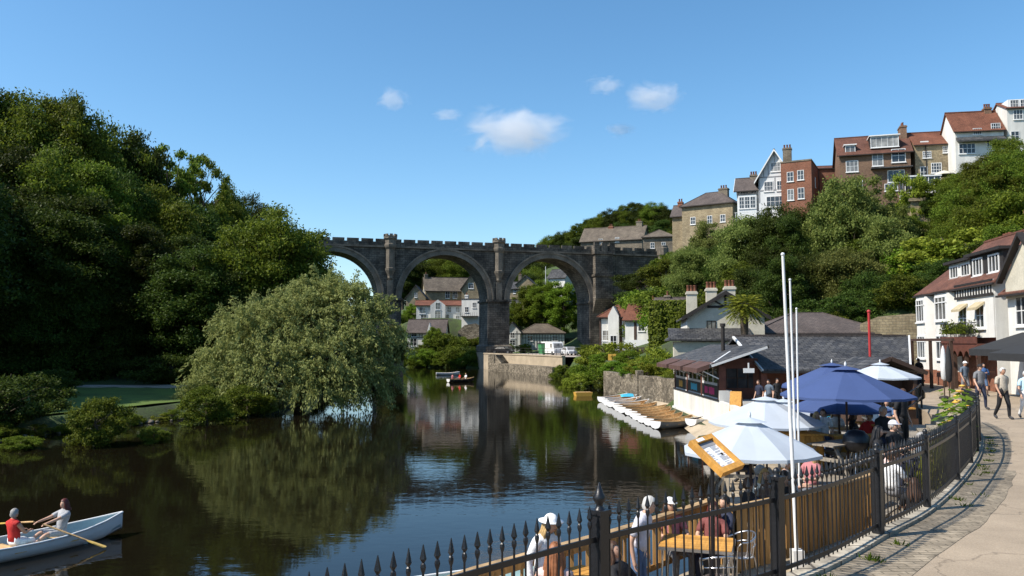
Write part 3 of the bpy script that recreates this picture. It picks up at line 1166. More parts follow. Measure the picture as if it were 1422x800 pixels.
# flat-roofed brick house
Y0 = 121
hh = house('brick_house', 'flat roofed red brick house with four white sash windows on the hilltop', (P(1087, 300, Y0).x, Y0 + .4, 22), R(-28), 4.4, 8, zh(226, Y0) - 22, 0, 'f', 'brickred', 'stone2',
           [('F', 1.35, zh(246, Y0) - 22, .95, 1.5, 2, 2), ('F', 2.85, zh(245, Y0) - 22, .95, 1.5, 2, 2), ('F', 1.35, zh(271, Y0) - 22, .95, 1.7, 2, 2), ('F', 2.85, zh(270, Y0) - 22, .95, 1.7, 2, 2), ('R', 4, zh(250, Y0) - 22, .5, 1.6, 1, 2)])
hh = house('link_house', 'low red brick wing between the flat roofed brick house and the big brown house', (P(1146, 300, 124).x, 126, 22), R(-10), 4.2, 5, zh(233, 125) - 22, zh(226, 125) - 22, 'x', 'brickred', 'tile2', over=.1)
# big brown house with white dormers
Y0 = 117
b0 = 24
hh = house('terrace_house', 'tall brown brick house with white dormers and big chimney stack on the hilltop', (P(1168, 300, Y0 + 1).x, Y0 + 1, b0), R(-17), 9.6, 7.5, zh(213, Y0) - b0, zh(183, Y0) - b0, 'x', 'brickbrown', 'tile2',
           [('F', 1.7, zh(230, Y0) - b0, 1.7, 1.7, 3, 2), ('F', 5.2, zh(222, Y0) - b0, 1.5, 2.1, 2, 2), ('F', 8.0, zh(219, Y0) - b0, 1.9, 2.0, 2, 2), ('F', 7.6, zh(247, Y0) - b0, 2.3, 1.8, 3, 1), ('F', 6.9, zh(262, Y0) - b0, 1.8, 1.1, 3, 1), ('F', 2.4, zh(255, Y0) - b0, 1.4, 1.6, 2, 2)],
           [(9.2, 3.6, 13, zh(172, Y0) - b0, .9, 2.0, 3, 'brickbrown'), (.7, 3.7, 13, zh(190, Y0) - b0, 1.0, .9, 3, 'brickbrown')])
for u0, u1, z0, z1, nw in ((.8, 2.3, zh(214, Y0) - b0, zh(200, Y0) - b0, 2), (4.3, 8.2, zh(206, Y0) - b0, zh(190, Y0) - b0, 5)):
    m = MB()
    m.box(u0, u1, .35, 3.4, z0, z1)
    dm = m.build('dormer', MT['timber'], hh)
    m = MB()
    m.box(u0 - .15, u1 + .15, .1, 3.5, z1 + .003, z1 + .16)
    m.build('dormer_roof', MT['whitepaint'], dm)
    o = window(hh, 'F', 9, 7, (u0 + u1) / 2, (z0 + z1) / 2, u1 - u0 - .1, z1 - z0 - .1, nw, 1)
    o.location.y = .35
m = MB()
zb = zh(235, Y0) - b0
m.box(4.2, 9.7, -.9, -.0, zb - .15, zb)
m.build('porch_roof', MT['slate'], hh)
# stone house with red roof
Y0 = 115
b0 = 26
hh = house('stone_house', 'sandstone house with red tiled roof between the chimney stack and the white house', (P(1277, 300, Y0).x, Y0 + .7, b0), R(-12), 6.1, 6.5, zh(200, Y0) - b0, zh(177, Y0) - b0, 'x', 'stone', 'tile',
           [('F', 1.6, zh(214, Y0) - b0, 1.15, 1.0, 4, 3), ('F', 4.3, zh(208, Y0) - b0, 1.15, 1.0, 4, 3), ('F', 2.8, zh(233, Y0) - b0, 1.4, 1.5, 4, 3), ('F', 1.1, zh(238, Y0) - b0, 1.0, 1.6, 2, 2)], over=.2)
m = MB()
m.box(1.4, 1.52, -.1, -.003, -2, zh(201, Y0) - b0)
m.build('drainpipe', MT['timber'], hh)
m = MB()
m.box(.9, 2.0, .4, 2, zh(200, Y0) - b0, zh(194, Y0) - b0)
m.build('dormer', MT['whitepaint'], hh)
# white house with red roof
Y0 = 111
b0 = 27
hh = house('white_house', 'white rendered house with red tiled roof and two brick chimneys crowning the hill', (P(1335, 300, Y0).x, Y0 + .8, b0), R(-10), 6.3, 6, zh(180, Y0) - b0, zh(148, Y0) - b0, 'x', 'white', 'tile',
           [('F', 2.9, zh(182, Y0) - b0, 1.1, .95, 4, 2), ('F', 5.3, zh(176, Y0) - b0, 1.2, .95, 4, 2), ('F', 5.0, zh(198, Y0) - b0, 1.9, 1.1, 6, 2), ('F', 1.5, zh(205, Y0) - b0, 2.2, 1.5, 4, 2)],
           [(.5, 3, 16, zh(156, Y0) - b0, .8, 1.6, 2, 'brickred'), (5.4, 3, 17, zh(142, Y0) - b0, .9, .9, 3, 'brickbrown')], over=.25)
m = MB()
m.extr([(.1, -.9, zh(195, Y0) - b0), (.1, -.003, zh(189, Y0) - b0), (.1, -.003, zh(193, Y0) - b0), (.1, -.9, zh(197, Y0) - b0)], (6.2, 0, 0))
m.build('porch_roof', MT['slate'], hh)
hh = house('white_cottage', 'white house end with red dormer roof cut by the edge of the photo', (P(1402, 300, Y0).x, Y0 - .4, b0), R(-10), 6, 6, zh(152, Y0) - b0, zh(138, Y0) - b0, 'x', 'white', 'tile',
           [('F', 1.4, zh(161, Y0) - b0, 1.2, 1.4, 3, 2), ('F', .9, zh(190, Y0) - b0, 1.1, 1.3, 2, 2)], over=.2)
m = MB()
m.box(.3, 3.5, .3, 2.6, zh(152, Y0) - b0, zh(139, Y0) - b0)
m.build('dormer', MT['whitepaint'], hh)
for u in (1.1, 2.4):
    o = window(hh, 'F', 6, 6, u, zh(145, Y0) - b0, 1.1, 1.1, 3, 2)
    o.location.y = .3
# conservatory and its retaining wall
Y0 = 110
cs = thing('conservatory', 'white framed glass conservatory below the stone house with red roof', 'conservatory', (P(1257, 272, Y0).x, Y0, zh(272, Y0)), R(-12))
m = MB()
m.box(0, 4.6, 0, 3, -.4, .5)
for k in range(7): m.box(k * .75, k * .75 + .09, -.02, .06, .5, 2.6)
m.box(-.1, 4.7, -.1, 3.1, 2.6, 2.8)
m.build('frame', MT['whitepaint'], cs)
m = MB()
m.box(.05, 4.55, .08, 2.9, .5, 2.6)
m.build('glazing', MT['glass'], cs)
rw = thing('retaining_wall', 'pale sandstone buttress wall with dark drainpipe under the conservatory', 'wall', (P(1266, 320, 107).x, 107, zh(325, 107)), R(-12))
m = MB()
m.box(0, 4.0, 0, 2.5, -4, 4.4)
m.box(-.3, 3.2, -.3, 2.5, 4.4, 4.8)
m.build('wall_face', MT['stone'], rw)
m = MB()
m.tube([(2.2, -.15, -3), (2.2, -.15, 3.2)], .13, 8)
m.tube([(2.2, -.15, 2.2), (2.2, -.15, 3.4)], .2, 8)
m.build('drainpipe', MT['timber'], rw)
ps = thing('parasol', 'small cream parasol open on the terrace beside the conservatory', 'parasol', (P(1311, 245, 110).x, 110, zh(256, 110)))
m = MB()
m.tube([(0, 0, -1), (0, 0, 1.9)], .03)
m.build('pole', MT['darkwood'], ps)
m = MB()
m.lathe([(1.45, 1.25), (1.4, 1.35), (.8, 1.7), (.05, 1.95)], (0, 0, 0), 12, False)
m.build('canopy', MT['cream'], ps)

# --- houses by the far end of the viaduct --------------------------
Y0 = 190
hh = house('stone_house', 'long stone house with grey stone roof rising behind the viaduct parapet', (P(808, 330, Y0).x, Y0 + 3, 24), R(-22), 15, 8, zh(333, Y0) - 24, zh(313, Y0) - 24, 'x', 'stone2', 'stoneslate',
           [('F', 5, 5.2, 1, 1.2, 2, 2), ('F', 9, 5.4, 1, 1.2, 2, 2)], [(1, 4, 8, zh(316, Y0) - 24, 1.2, 1, 2, 'stone2'), (6.5, 4, 9, zh(311, Y0) - 24, 1.2, 1, 2, 'brickred'), (13.5, 4, 9, zh(306, Y0) - 24, 1.4, 1, 2)])
Y0 = 175
hh = house('hipped_house', 'small dark stone house with pyramid roof beside the viaduct end turret', (P(893, 330, Y0).x, Y0, 22), R(-15), 6.5, 6.5, zh(330, Y0) - 22, zh(318, Y0) - 22, 'h', 'stone2', 'stoneslate',
           [('F', 2, 4.2, .9, 1.3, 2, 2), ('F', 4.4, 4.2, .9, 1.3, 2, 2)])
wl = thing('ruined_wall', 'pinkish broken stone wall on the slope right of the viaduct end', 'wall', (P(884, 390, 150).x, 150, zh(392, 150)), R(-8))
m = MB()
m.extr([(0, 0, -5), (8.6, 0, -5), (8.6, 0, 3.4), (6.5, 0, 3.6), (5.2, 0, 3.0), (3, 0, 3.1), (1.5, 0, 2.3), (0, 0, 2.0)], (0, 1.2, 0))
m.build('wall_face', MT['rubble'], wl)

# --- village seen through the middle arch -----------------------------
V = 'houses seen through the viaduct arches'
Y0 = 216
hh = house('stone_house', 'large gabled stone house with long brown roof, highest seen through the middle arch', (P(591, 400, Y0).x, Y0, 16), R(12), 12.5, 8, zh(403, Y0) - 16, zh(384, Y0) - 16, 'x', 'stone', 'stoneslate',
           [('L', 2.7, zh(405, Y0) - 16, 1.0, 2.0, 2, 2), ('L', 5.2, zh(405, Y0) - 16, 1.0, 2.0, 2, 2), ('F', 6, zh(409, Y0) - 16, 1.2, 2, 2, 2), ('F', 8, zh(409, Y0) - 16, 1.2, 2, 2, 2)], [(.5, 4, 11, zh(379, Y0) - 16, .9, 1.2, 1)])
hh = house('gabled_house', 'narrow stone house with pointed gable and dark bargeboards beside the large gabled house', (P(641, 400, 212).x, 212, 16), R(0), 5, 8, zh(400, 212) - 16, zh(382, 212) - 16, 'y', 'stone', 'stoneslate',
           [('F', 2.5, zh(397, 212) - 16, 1.3, 1.5, 2, 2)], barge='timber')
hh = house('stone_cottage', 'little stone cottage with steep gable left of the large gabled house', (P(564, 420, 207).x, 207, 13), R(0), 5.0, 7, zh(413, 207) - 13, zh(397, 207) - 13, 'y', 'stone', 'slate',
           [('F', 2.5, zh(410, 207) - 13, .7, 1.2, 2, 2)])
Y0 = 194
b0 = 11
hh = house('white_villa', 'wide white villa with red tiled roof and central gable seen through the middle arch', (P(578, 440, Y0).x, Y0, b0), R(4), 11.3, 7, zh(424, Y0) - b0, zh(417, Y0) - b0, 'x', 'white', 'tile',
           [('F', 1.5, zh(431, Y0) - b0, 1.6, 1.6, 2, 2), ('F', 1.8, zh(441, Y0) - b0, 1.5, 1.4, 2, 2), ('F', 7.9, zh(430, Y0) - b0, 1.0, 1.5, 2, 2), ('F', 10, zh(430, Y0) - b0, 1.0, 1.5, 2, 2), ('F', 7.2, zh(442, Y0) - b0, 1.6, 2.0, 2, 2), ('F', 10, zh(442, Y0) - b0, 1.0, 1.4, 2, 2)], base=-8)
m = MB()
ea, ri = zh(424, Y0) - b0, zh(416, Y0) - b0
m.extr([(3.4, -.5, -8), (7.0, -.5, -8), (7.0, -.5, ea), (5.2, -.5, ri), (3.4, -.5, ea)], (0, 3.5, 0))
m.build('gable_wall', MT['white'], hh)
for (uu, zz, a_, b_) in ((5.2, zh(425, Y0) - b0, 1.2, 1.7), (5.2, zh(437, Y0) - b0, 1.5, 2.0)):
    o = window(hh, 'F', 11, 7, uu, zz, a_, b_, 2, 2)
    o.location.y = -.5
hh = house('white_house', 'white stepped house with black balcony beside the middle pier of the viaduct', (P(641, 440, 188).x, 188, 10), R(-8), 5.5, 6, zh(416, 188) - 10, zh(411, 188) - 10, 'f', 'white', 'slate',
           [('F', 1.2, zh(430, 188) - 10, .9, 1.3, 2, 2), ('F', 3, zh(424, 188) - 10, .9, 1.3, 2, 2)], [(.8, 2, 9, zh(409, 188) - 10, .8, .8, 1, 'white')])
m = MB()
m.box(0, 4, -1.4, -.02, zh(440, 188) - 10, zh(439, 188) - 10)
for k in range(9): m.box(k * .48, k * .48 + .05, -1.4, -1.35, zh(439, 188) - 10, zh(434, 188) - 10)
m.build('balcony', MT['timber'], hh)
Y0 = 178
b0 = 3.6
hh = house('cottage', 'white riverside cottage with brown roof and small pointed porch beneath the white villa', (P(566, 484, Y0).x, Y0, b0), R(-3), 8.2, 6, zh(461, Y0) - b0, zh(444, Y0) - b0, 'x', 'white', 'slate2',
           [('F', 1.3, zh(475, Y0) - b0, 1.6, 1.8, 2, 2), ('F', 6.7, zh(474, Y0) - b0, 1.1, 2.1, 2, 2), ('F', 1.4, zh(464.5, Y0) - b0, 1.2, 1.0, 2, 2)], base=-4)
e_ = zh(461, Y0) - b0
timbers(hh, 'F', 8, 6, [(0, e_ - 1.2, 8.2, e_ - 1.2, .14), (0, e_ - .15, 8.2, e_ - .15, .14)] + [(k * .63 + .1, e_ - 1.2, k * .63 + .1, e_ - .1, .1) for k in range(13)])
m = MB()
m.extr([(4.4, -.9, -3), (5.5, -.9, -3), (5.5, -.9, e_ - .2), (4.95, -.9, e_ + 2.0), (4.4, -.9, e_ - .2)], (0, 1.6, 0))
m.build('porch', MT['whitepaint'], hh)
rk = thing('garden_wall', 'brown stone garden wall above the bushes under the white stepped house', 'wall', (P(636, 452, 182).x, 182, zh(470, 182)), R(-6))
m = MB()
m.extr([(0, 0, -3), (5.4, 0, -3), (5.4, 0, 2.6), (4, 0, 3.4), (1.5, 0, 3.0), (0, 0, 1.6)], (0, 1.0, 0))
m.build('wall_face', MT['rubble'], rk)

# --- through the right arch ------------------------------------------
Y0 = 205
hh = house('stone_house', 'sandstone house with slate roof left of the round green trees in the right arch', (P(699, 415, Y0).x, Y0, 15), R(-14), 4.6, 8, zh(401, Y0) - 15, zh(391, Y0) - 15, 'x', 'stone', 'slate',
           [('F', 1.2, zh(405, Y0) - 15, .8, 1.1, 2, 2), ('F', 3, zh(405, Y0) - 15, .8, 1.1, 2, 2)], [(3.5, 4, 6, zh(380, Y0) - 15, .8, .8, 1)])
hh = house('gabled_house', 'tall sandstone house with blank pointed gable above the right arch trees', (P(717, 415, Y0).x, Y0 - 1, 15), R(-10), 4.6, 7, zh(395, Y0) - 15, zh(384, Y0) - 15, 'y', 'stone', 'slate', [('F', 2.3, zh(402, Y0) - 15, .7, 1.0, 2, 2)])
Y0 = 192
hh = house('outbuilding', 'plain grey roofed outbuilding on the slope just right of the middle pier', (P(698, 440, Y0).x, Y0, 9), R(-5), 4.0, 5, zh(430, Y0) - 9, zh(416, Y0) - 9, 'x', 'stone2', 'slate')
Y0 = 174
b0 = 3.4
hh = house('tea_house', 'long low timber framed building with slate roof and white panels in the right arch', (P(722, 477, Y0).x, Y0, b0), R(0), 9.6, 7, zh(463, Y0) - b0, zh(450, Y0) - b0, 'h', 'white', 'stoneslate',
           [('F', 2.2, zh(470, Y0) - b0, 1.2, 1.2, 3, 2), ('F', 7.6, zh(470, Y0) - b0, 1.2, 1.2, 3, 2)], base=-3)
e_ = zh(463, Y0) - b0
timbers(hh, 'F', 9, 6, [(0, e_ - .15, 9.6, e_ - .15, .14), (0, e_ - 1.0, 9.6, e_ - 1.0, .12)] + [(k * .6 + .05, 0, k * .6 + .05, e_ - .1, .1) for k in range(17)])
hh = house('cottage', 'small white timber framed cottage with pointed gable next to the long low building', (P(700, 480, 172).x, 171.5, b0), R(-4), 3.6, 7, zh(462, Y0) - b0, zh(449, Y0) - b0, 'y', 'white', 'slate',
           [('F', 1.8, zh(466, Y0) - b0, 1.0, 1.2, 2, 2), ('F', 1.8, zh(476, Y0) - b0, 1.2, 1.2, 2, 2)], base=-3)
timbers(hh, 'F', 3.6, 7, [(0, e_ - .1, 3.6, e_ - .1, .14), (.1, -1, .1, e_, .14), (3.5, -1, 3.5, e_, .14), (.9, 0, .9, e_ + .5, .1), (2.7, 0, 2.7, e_ + .5, .1)])
hh = house('white_house', 'white gable end half hidden behind trees at the top of the right arch', (P(761, 395, 212).x, 212, 20), R(-30), 5, 6, zh(386, 212) - 20, zh(374, 212) - 20, 'x', 'white', 'slate')
fp = thing('pole', 'thin pale pole standing above the round trees in the right arch', 'pole', (P(758, 440, 196).x, 196, 18))
m = MB()
m.tube([(0, 0, -6), (0, 0, zh(370, 196) - 18)], [.12, .07])
m.build('shaft', MT['greypaint'], fp)

# quay
m = MB()
q = [(7.9, 119.5), (5.6, 126), (2.2, 135.5), (-1.3, 143.8), (-4.5, 152.5), (-6.5, 160)]
inn = [(30, 160), (30, 119.5)]
QZ = 2.9
m.poly([(x, y, QZ) for x, y in q + inn][::-1])
tag(m.build('quay_road', MT['gravel']), kind='structure')
qw = thing('quay_wall', 'long stone quay wall with steps down to the water under the right arch', 'wall', (0, 0, 0))
m = MB()
for a, b in zip(q, q[1:]):
    A, B = Vector(a), Vector(b)
    nn = Vector((-(B - A).y, (B - A).x)).normalized()
    for z0, z1, th in ((-1.5, QZ, .0), (QZ + .002, QZ + .18, .1)):
        a1, b1 = A + nn * (.5 if not th else .6), B + nn * (.5 if not th else .6)
        m.extr([(A.x, A.y, z0), (a1.x, a1.y, z0), (b1.x, b1.y, z0), (B.x, B.y, z0)], (0, 0, z1 - z0))
m.build('wall_face', MT['slip'], qw)
led = [(q[0][0] - 2.0, q[0][1] - .9), (q[1][0] - 2.0, q[1][1] - .9), (q[2][0] - 2.0, q[2][1] - .9), (q[3][0] - 2.0, q[3][1] - .9)]
m = MB()
for (a, b), (c, d) in zip(zip(led, led[1:]), zip(q, q[1:])):
    m.extr([(a[0], a[1], -1.5), (c[0] - .01, c[1], -1.5), (d[0] - .01, d[1], -1.5), (b[0], b[1], -1.5)], (0, 0, 2.9))
m.build('ledge', MT['rubble'], qw)
m = MB()
dq = (Vector(q[3]) - Vector(q[2])).normalized()
M_ = Matrix.Rotation(math.atan2(dq.y, dq.x), 3, 'Z')
for k in range(7):
    c = Vector(q[3]) + dq * (-.2 - .42 * k) + Vector((-.95, -.42))
    hz = 1.45 - .2 * k
    m.obox((c.x, c.y, 1.405 + hz / 2), .42, 1.7, hz, M_)
c = Vector(q[3]) + dq * 1.6 + Vector((-.95, -.42))
m.obox((c.x, c.y, .7), 3.0, 1.9, 4.4, M_)
m.build('steps', MT['rubble'], qw)
rl = thing('railing', 'thin dark railing along the top of the stone quay', 'railing', (0, 0, QZ + .18))
m = MB()
for a, b in zip(q[:-1], q[1:-1] + [q[-1]]):
    A, B = Vector(a), Vector(b)
    for z in (.55, 1.0): m.bar((A.x, A.y, z), (B.x, B.y, z), .05)
    n = int((B - A).length / 1.6)
    for k in range(n):
        c = A.lerp(B, k / n)
        m.bar((c.x, c.y, 0), (c.x, c.y, 1.0), .06)
m.build('bars', MT['timber'], rl)


# --- vehicles on the quay
def wheel(root, x, y, r, wd=.2):
    m = MB()
    m.tube([(x - wd / 2, y, r), (x + wd / 2, y, r)], r, 14)
    o = m.build('wheel', MT['blackpaint'], root)
    m = MB()
    m.tube([(x - wd / 2 - .01, y, r), (x + wd / 2 + .01, y, r)], r * .55, 12)
    m.build('rim', MT['steel'], o)


def car(label, loc, rz, mtl, van=False, L=4.2, W=1.75):
    c = thing('parked_van' if van else 'parked_car', label, 'van' if van else 'car', loc, rz, 'vehicles parked on the quay')
    if van: prof = [(0, .35), (0, 1.0), (.25, 1.15), (.65, 2.05), (.8, 2.25), (L, 2.3), (L, .35)]
    else: prof = [(0, .32), (0, .7), (.9, .88), (1.5, 1.38), (2.9, 1.42), (3.7, .95), (L, .88), (L, .32)]
    m = MB()
    m.extr([(-W / 2, y, z) for y, z in prof], (W, 0, 0))
    m.build('body', mtl, c)
    m = MB()
    if van:
        m.extr([(-W / 2 + .12, .27, 1.2), (W / 2 - .12, .27, 1.2), (W / 2 - .2, .62, 1.98), (-W / 2 + .2, .62, 1.98)], (0, -.03, .012))
        for s in (-1, 1): m.box(s * (W / 2 + .005) - .01, s * (W / 2 + .005) + .01, .75, 1.6, 1.25, 1.95)
    else:
        m.extr([(-W / 2 + .12, .98, .93), (W / 2 - .12, .98, .93), (W / 2 - .2, 1.48, 1.35), (-W / 2 + .2, 1.48, 1.35)], (0, -.03, .02))
        for s in (-1, 1): m.extr([(s * (W / 2 + .006), 1.15, .92), (s * (W / 2 + .006), 3.5, .95), (s * (W / 2 + .006), 2.85, 1.34), (s * (W / 2 + .006), 1.6, 1.32)], (s * .012, 0, 0))
    m.build('windscreen', MT['glass'], c)
    for s in (-1, 1):
        m = MB()
        m.box(s * .62 - .16, s * .62 + .16, -.03, .05, .58, .74)
        m.build('headlight', MT['whitepaint'], c)
        for y in (.75, L - .8): wheel(c, s * (W / 2 - .08), y, .32)
    return c


carmat = lambda n, c, r=.25: mat(n, c, r, .03, 1, spec=.6)
YV = 158
car('white van with a tall body parked on the quay under the right arch', (P(776, 490, 140).x, 138.5, QZ), R(25), carmat('white_car_paint', (.78, .78, .78)), True, 4.8, 2.0)
car('silver car parked behind railings on the quay near the white van', (P(795, 490, 136).x, 133, QZ), R(15), carmat('silver_car_paint', (.55, .56, .58)))
car('dark blue car parked at the end of the quay row by the bushes', (P(809, 490, 131).x, 129.5, QZ), R(5), carmat('navy_car_paint', (.02, .03, .06)))
car('black car parked close to the middle pier of the viaduct', (P(702, 490, 158).x + 1.5, 151, QZ), R(70), carmat('black_car_paint', (.012, .012, .014)))
sk = thing('skip', 'green metal waste container beside the white van on the quay', 'container', (P(757, 490, 143).x, 142, QZ), R(20))
m = MB()
m.extr([(-1.1, -.7, 1.9), (1.1, -.7, 1.9), (.9, -.7, .15), (-.9, -.7, .15)], (0, 1.5, 0))
m.build('tub', carmat('green_paint', (.03, .19, .06), .5), sk)
m = MB()
m.box(-1.18, 1.18, -.78, .88, 1.9, 2.05)
m.build('lid', MT['blackpaint'], sk)
# ------------------------------------------------------------------ riverside buildings on the right bank
Y0 = 122
b0 = 3.0
hh = house('timbered_house', 'white half timbered house with red tiled roof and balcony above the yellow green bush', (P(833, 480, Y0).x, Y0, b0), R(-16), 4.8, 7, zh(441, Y0) - b0, zh(424, Y0) - b0, 'h', 'white', 'tile',
           [('F', 3.9, zh(452, Y0) - b0, .9, 1.6, 2, 2), ('F', 1.0, zh(466, Y0) - b0, 1.2, 1.6, 2, 2)], [], base=-3)
e_ = zh(441, Y0) - b0
timbers(hh, 'F', 7, 7, [(.1, 0, .1, e_, .3), (3.2, 0, 3.2, e_, .4), (4.6, 0, 4.6, e_, .3), (0, e_ - .1, 4.8, e_ - .1, .2)], 'darkwood')
m = MB()
m.extr([(1.4, -.8, 0), (3.0, -.8, 0), (3.0, -.8, e_ + .2), (2.2, -.8, e_ + 1.7), (1.4, -.8, e_ + .2)], (0, 2.6, 0))
m.build('gable_wall', MT['white'], hh)
o = window(hh, 'F', 7, 7, 2.2, 2.2, 1.0, 1.8, 2, 2)
o.location.y = -.8
p = P(874, 490, 112)
hh = house('timbered_house', 'long white half timbered house with red tiled roof and small pale balcony beside the ivy', (P(869, 480, 116).x, 116.5, b0), R(-22), 9.5, 7, zh(443, 114) - b0, zh(421, 114) - b0, 'x', 'white', 'tile',
           [('F', 2.4, zh(452, 114) - b0, 1.0, 1.6, 2, 2), ('F', 5.0, zh(452, 114) - b0, .9, 1.5, 2, 2)], [(3.4, 3.5, 6, zh(414, 114) - b0, .7, .7, 1, 'white')], base=-3)
timbers(hh, 'F', 7, 7, [(1.5, 1.5, 1.5, 5.6, .4), (3.6, 1.5, 3.6, 5.6, .4), (5.9, 1.5, 5.9, 5.6, .4), (0, 1.5, 9, 1.5, .2)], 'darkwood')
m = MB()
m.box(.4, 4.6, -2.2, -.02, .4, 1.0)
m.box(.4, 4.6, -2.2, -2.1, 1.0, 2.4)
m.box(4.5, 4.6, -2.1, -.02, 1.0, 2.4)
m.build('balcony', MT['greypaint'], hh)
Y0 = 104
IVPX = 906
hh = house('ivy_house', 'house end smothered in green ivy with grey roof showing, beside the cream house', (P(IVPX, 480, Y0).x, Y0, 3), R(-20), 6.5, 8, zh(436, Y0) - 3, zh(413, Y0) - 3, 'x', 'stone', 'slate2', [],
           [(1.4, 4, 8, zh(408, Y0) - 3, .8, .8, 1)], base=-3)
IVY_AT = (P(IVPX, 480, Y0).x, Y0, 3)
# cream pub with white side and three chimneys
Y0 = 66
b0 = 1.6
hh = house('cream_house', 'cream stone house with dark trimmed gable and three tall chimneys behind the waterside cafe', (P(955, 470, Y0).x, Y0, b0), R(-9), 6.1, 10, zh(439, Y0) - b0, zh(408, Y0) - b0, 'y', 'cream', 'slate',
           [('F', 1.9, zh(456, Y0) - b0, .75, 1.25, 2, 2, 'timber'), ('L', 2.2, zh(456, Y0) - b0, .7, 1.6, 2, 2), ('L', 5.2, zh(456, Y0) - b0, .7, 1.6, 2, 2), ('L', 8.2, zh(456, Y0) - b0, .7, 1.6, 2, 2)], [], base=-3, barge='timber', over=.45)
e_, r_ = zh(439, Y0) - b0, zh(408, Y0) - b0
timbers(hh, 'F', 6, 10, [(1.6, e_ + .75, 4.5, e_ + .75, .2), (3.05, e_ + .75, 3.05, r_ - .1, .16), (2.2, r_ - .6, 2.9, e_ + .8, .14), (3.9, r_ - .6, 3.2, e_ + .8, .14)])
m = MB()
m.box(-.05, -.01, .03, 9.97, -3, e_ - .2)
m.build('white_side', MT['white'], hh)
chimney(hh, .8, 7.0, e_ - .2, zh(405, 73) - b0, .9, .9, 3, 'cream')
chimney(hh, 2.5, 6.6, e_, zh(400, 72) - b0, .9, .9, 3, 'cream')
chimney(hh, 4.0, 5.6, e_, zh(398, 71) - b0, .9, .9, 3, 'cream')
m = MB()
zs = zh(470, 63) - b0
m.extr([(-1.6, -2.2, zs - .2), (-1.6, -.02, zs + .7), (-1.6, -.02, zs + .85), (-1.6, -2.2, zs - .05)], (6.5, 0, 0))
m.extr([(-1.6, -2.2, zs - .2), (-.06, -.02, zs + .7), (-.06, -.02, zs + .85), (-1.6, -2.2, zs - .05)], (0, 11.5, 0))
m.build('skirt_roof', MT['slate'], hh)
m = MB()
m.box(-1.2, 4.6, -1.8, -.02, -3, zs - .25)
m.build('lower_storey', MT['cream'], hh)
# long low hall
Y0 = 69
b0 = 1.6
hh = house('hall', 'long low hall with plain brown slate hipped roof behind the cafe', (P(1048, 470, Y0).x, Y0, b0), R(-6), 11.0, 8.5, zh(464, Y0) - b0, zh(437, Y0 + 4) - b0, 'h', 'white', 'slate2', [], base=-3)
# boundary stone wall behind the hall
bw = thing('boundary_wall', 'tall sandy stone boundary wall between the hall and the bay windowed house', 'wall', (P(1196, 480, 68).x, 68, 1.5), R(-20))
m = MB()
m.extr([(0, 0, -2), (6.6, 0, -2), (6.6, 0, 5.7), (3.9, 0, 5.9), (1.4, 0, 5.7), (0, 0, 5.1)], (0, .7, 0))
m.build('wall_face', MT['stone'], bw)
hr = thing('hillside_wall', 'rough pale retaining wall with mossy top among the trees above the hall', 'wall', (P(1180, 440, 76).x, 76, 4), R(-10))
m = MB()
m.extr([(0, 0, -2), (7, 0, -2), (7, 0, 3.2), (4, 0, 3.0), (3, 0, 2.2), (0, 0, 1.6)], (0, .8, 0))
m.build('wall_face', MT['rubble'], hr)
# waterside stone wall
ww_ = thing('river_wall', 'old rubble stone wall holding the garden above the moored boats', 'wall', (0, 0, 0))
m = MB()
wl_ = [(11.75, 58.5), (11.2, 66), (10.5, 73.5), (9.4, 83)]
for k, (a, b) in enumerate(zip(wl_, wl_[1:])):
    zt = 2.3 - .1 * k
    m.extr([(a[0], a[1], -1.2), (a[0] + .6, a[1], -1.2), (b[0] + .6, b[1], -1.2), (b[0], b[1], -1.2)], (0, 0, zt + 1.2))
m.box(10.75, 11.3, 69.4, 70.4, -.9, 2.6)
m.build('wall_face', MT['rubble'], ww_)
gs = thing('garden_fence', 'dark brown slatted garden fence among bushes beneath the timbered houses', 'fence', (P(879, 505, 98).x, 98, 2.2), R(-15))
m = MB()
for k in range(16): m.box(k * .17, k * .17 + .1, 0, .03, 0, 2.3 - .02 * (k % 3))
m.build('slats', MT['darkwood'], gs)
m = MB()
for z in (.4, 1.8): m.box(-.05, 2.75, .03, .08, z, z + .1)
m.build('rail', MT['darkwood'], gs)
sg = thing('notice_board', 'small ochre notice board standing in front of the yellow green bush', 'sign', (P(850, 512, 93).x, 93, 1.2), R(-8))
m = MB()
m.box(-.45, .45, 0, .06, 1.4, 2.5)
m.build('board', MT['yellow'], sg)
for x in (-.4, .36):
    m = MB()
    m.box(x, x + .06, .06, .1, -.5, 2.6)
    m.build('post', MT['darkwood'], sg)
m = MB()
m.box(-.02, .02, -.012, .0, 1.4, 2.5)
m.build('divider', MT['darkwood'], sg)
ps = thing('punt', 'small ochre yellow flat boat moored at the end of the boat row', 'boat', (P(808, 540, 76).x, 76, 0), R(12))
m = MB()
m.extr([(-.6, -.4, -.1), (.8, -.4, -.1), (.95, -.4, .36), (-.7, -.4, .36)], (0, .9, 0))
m.build('hull', MT['yellow'], ps)
m = MB()
m.box(-.6, .85, -.3, .4, .363, .39)
m.build('deck', MT['boatwood'], ps)

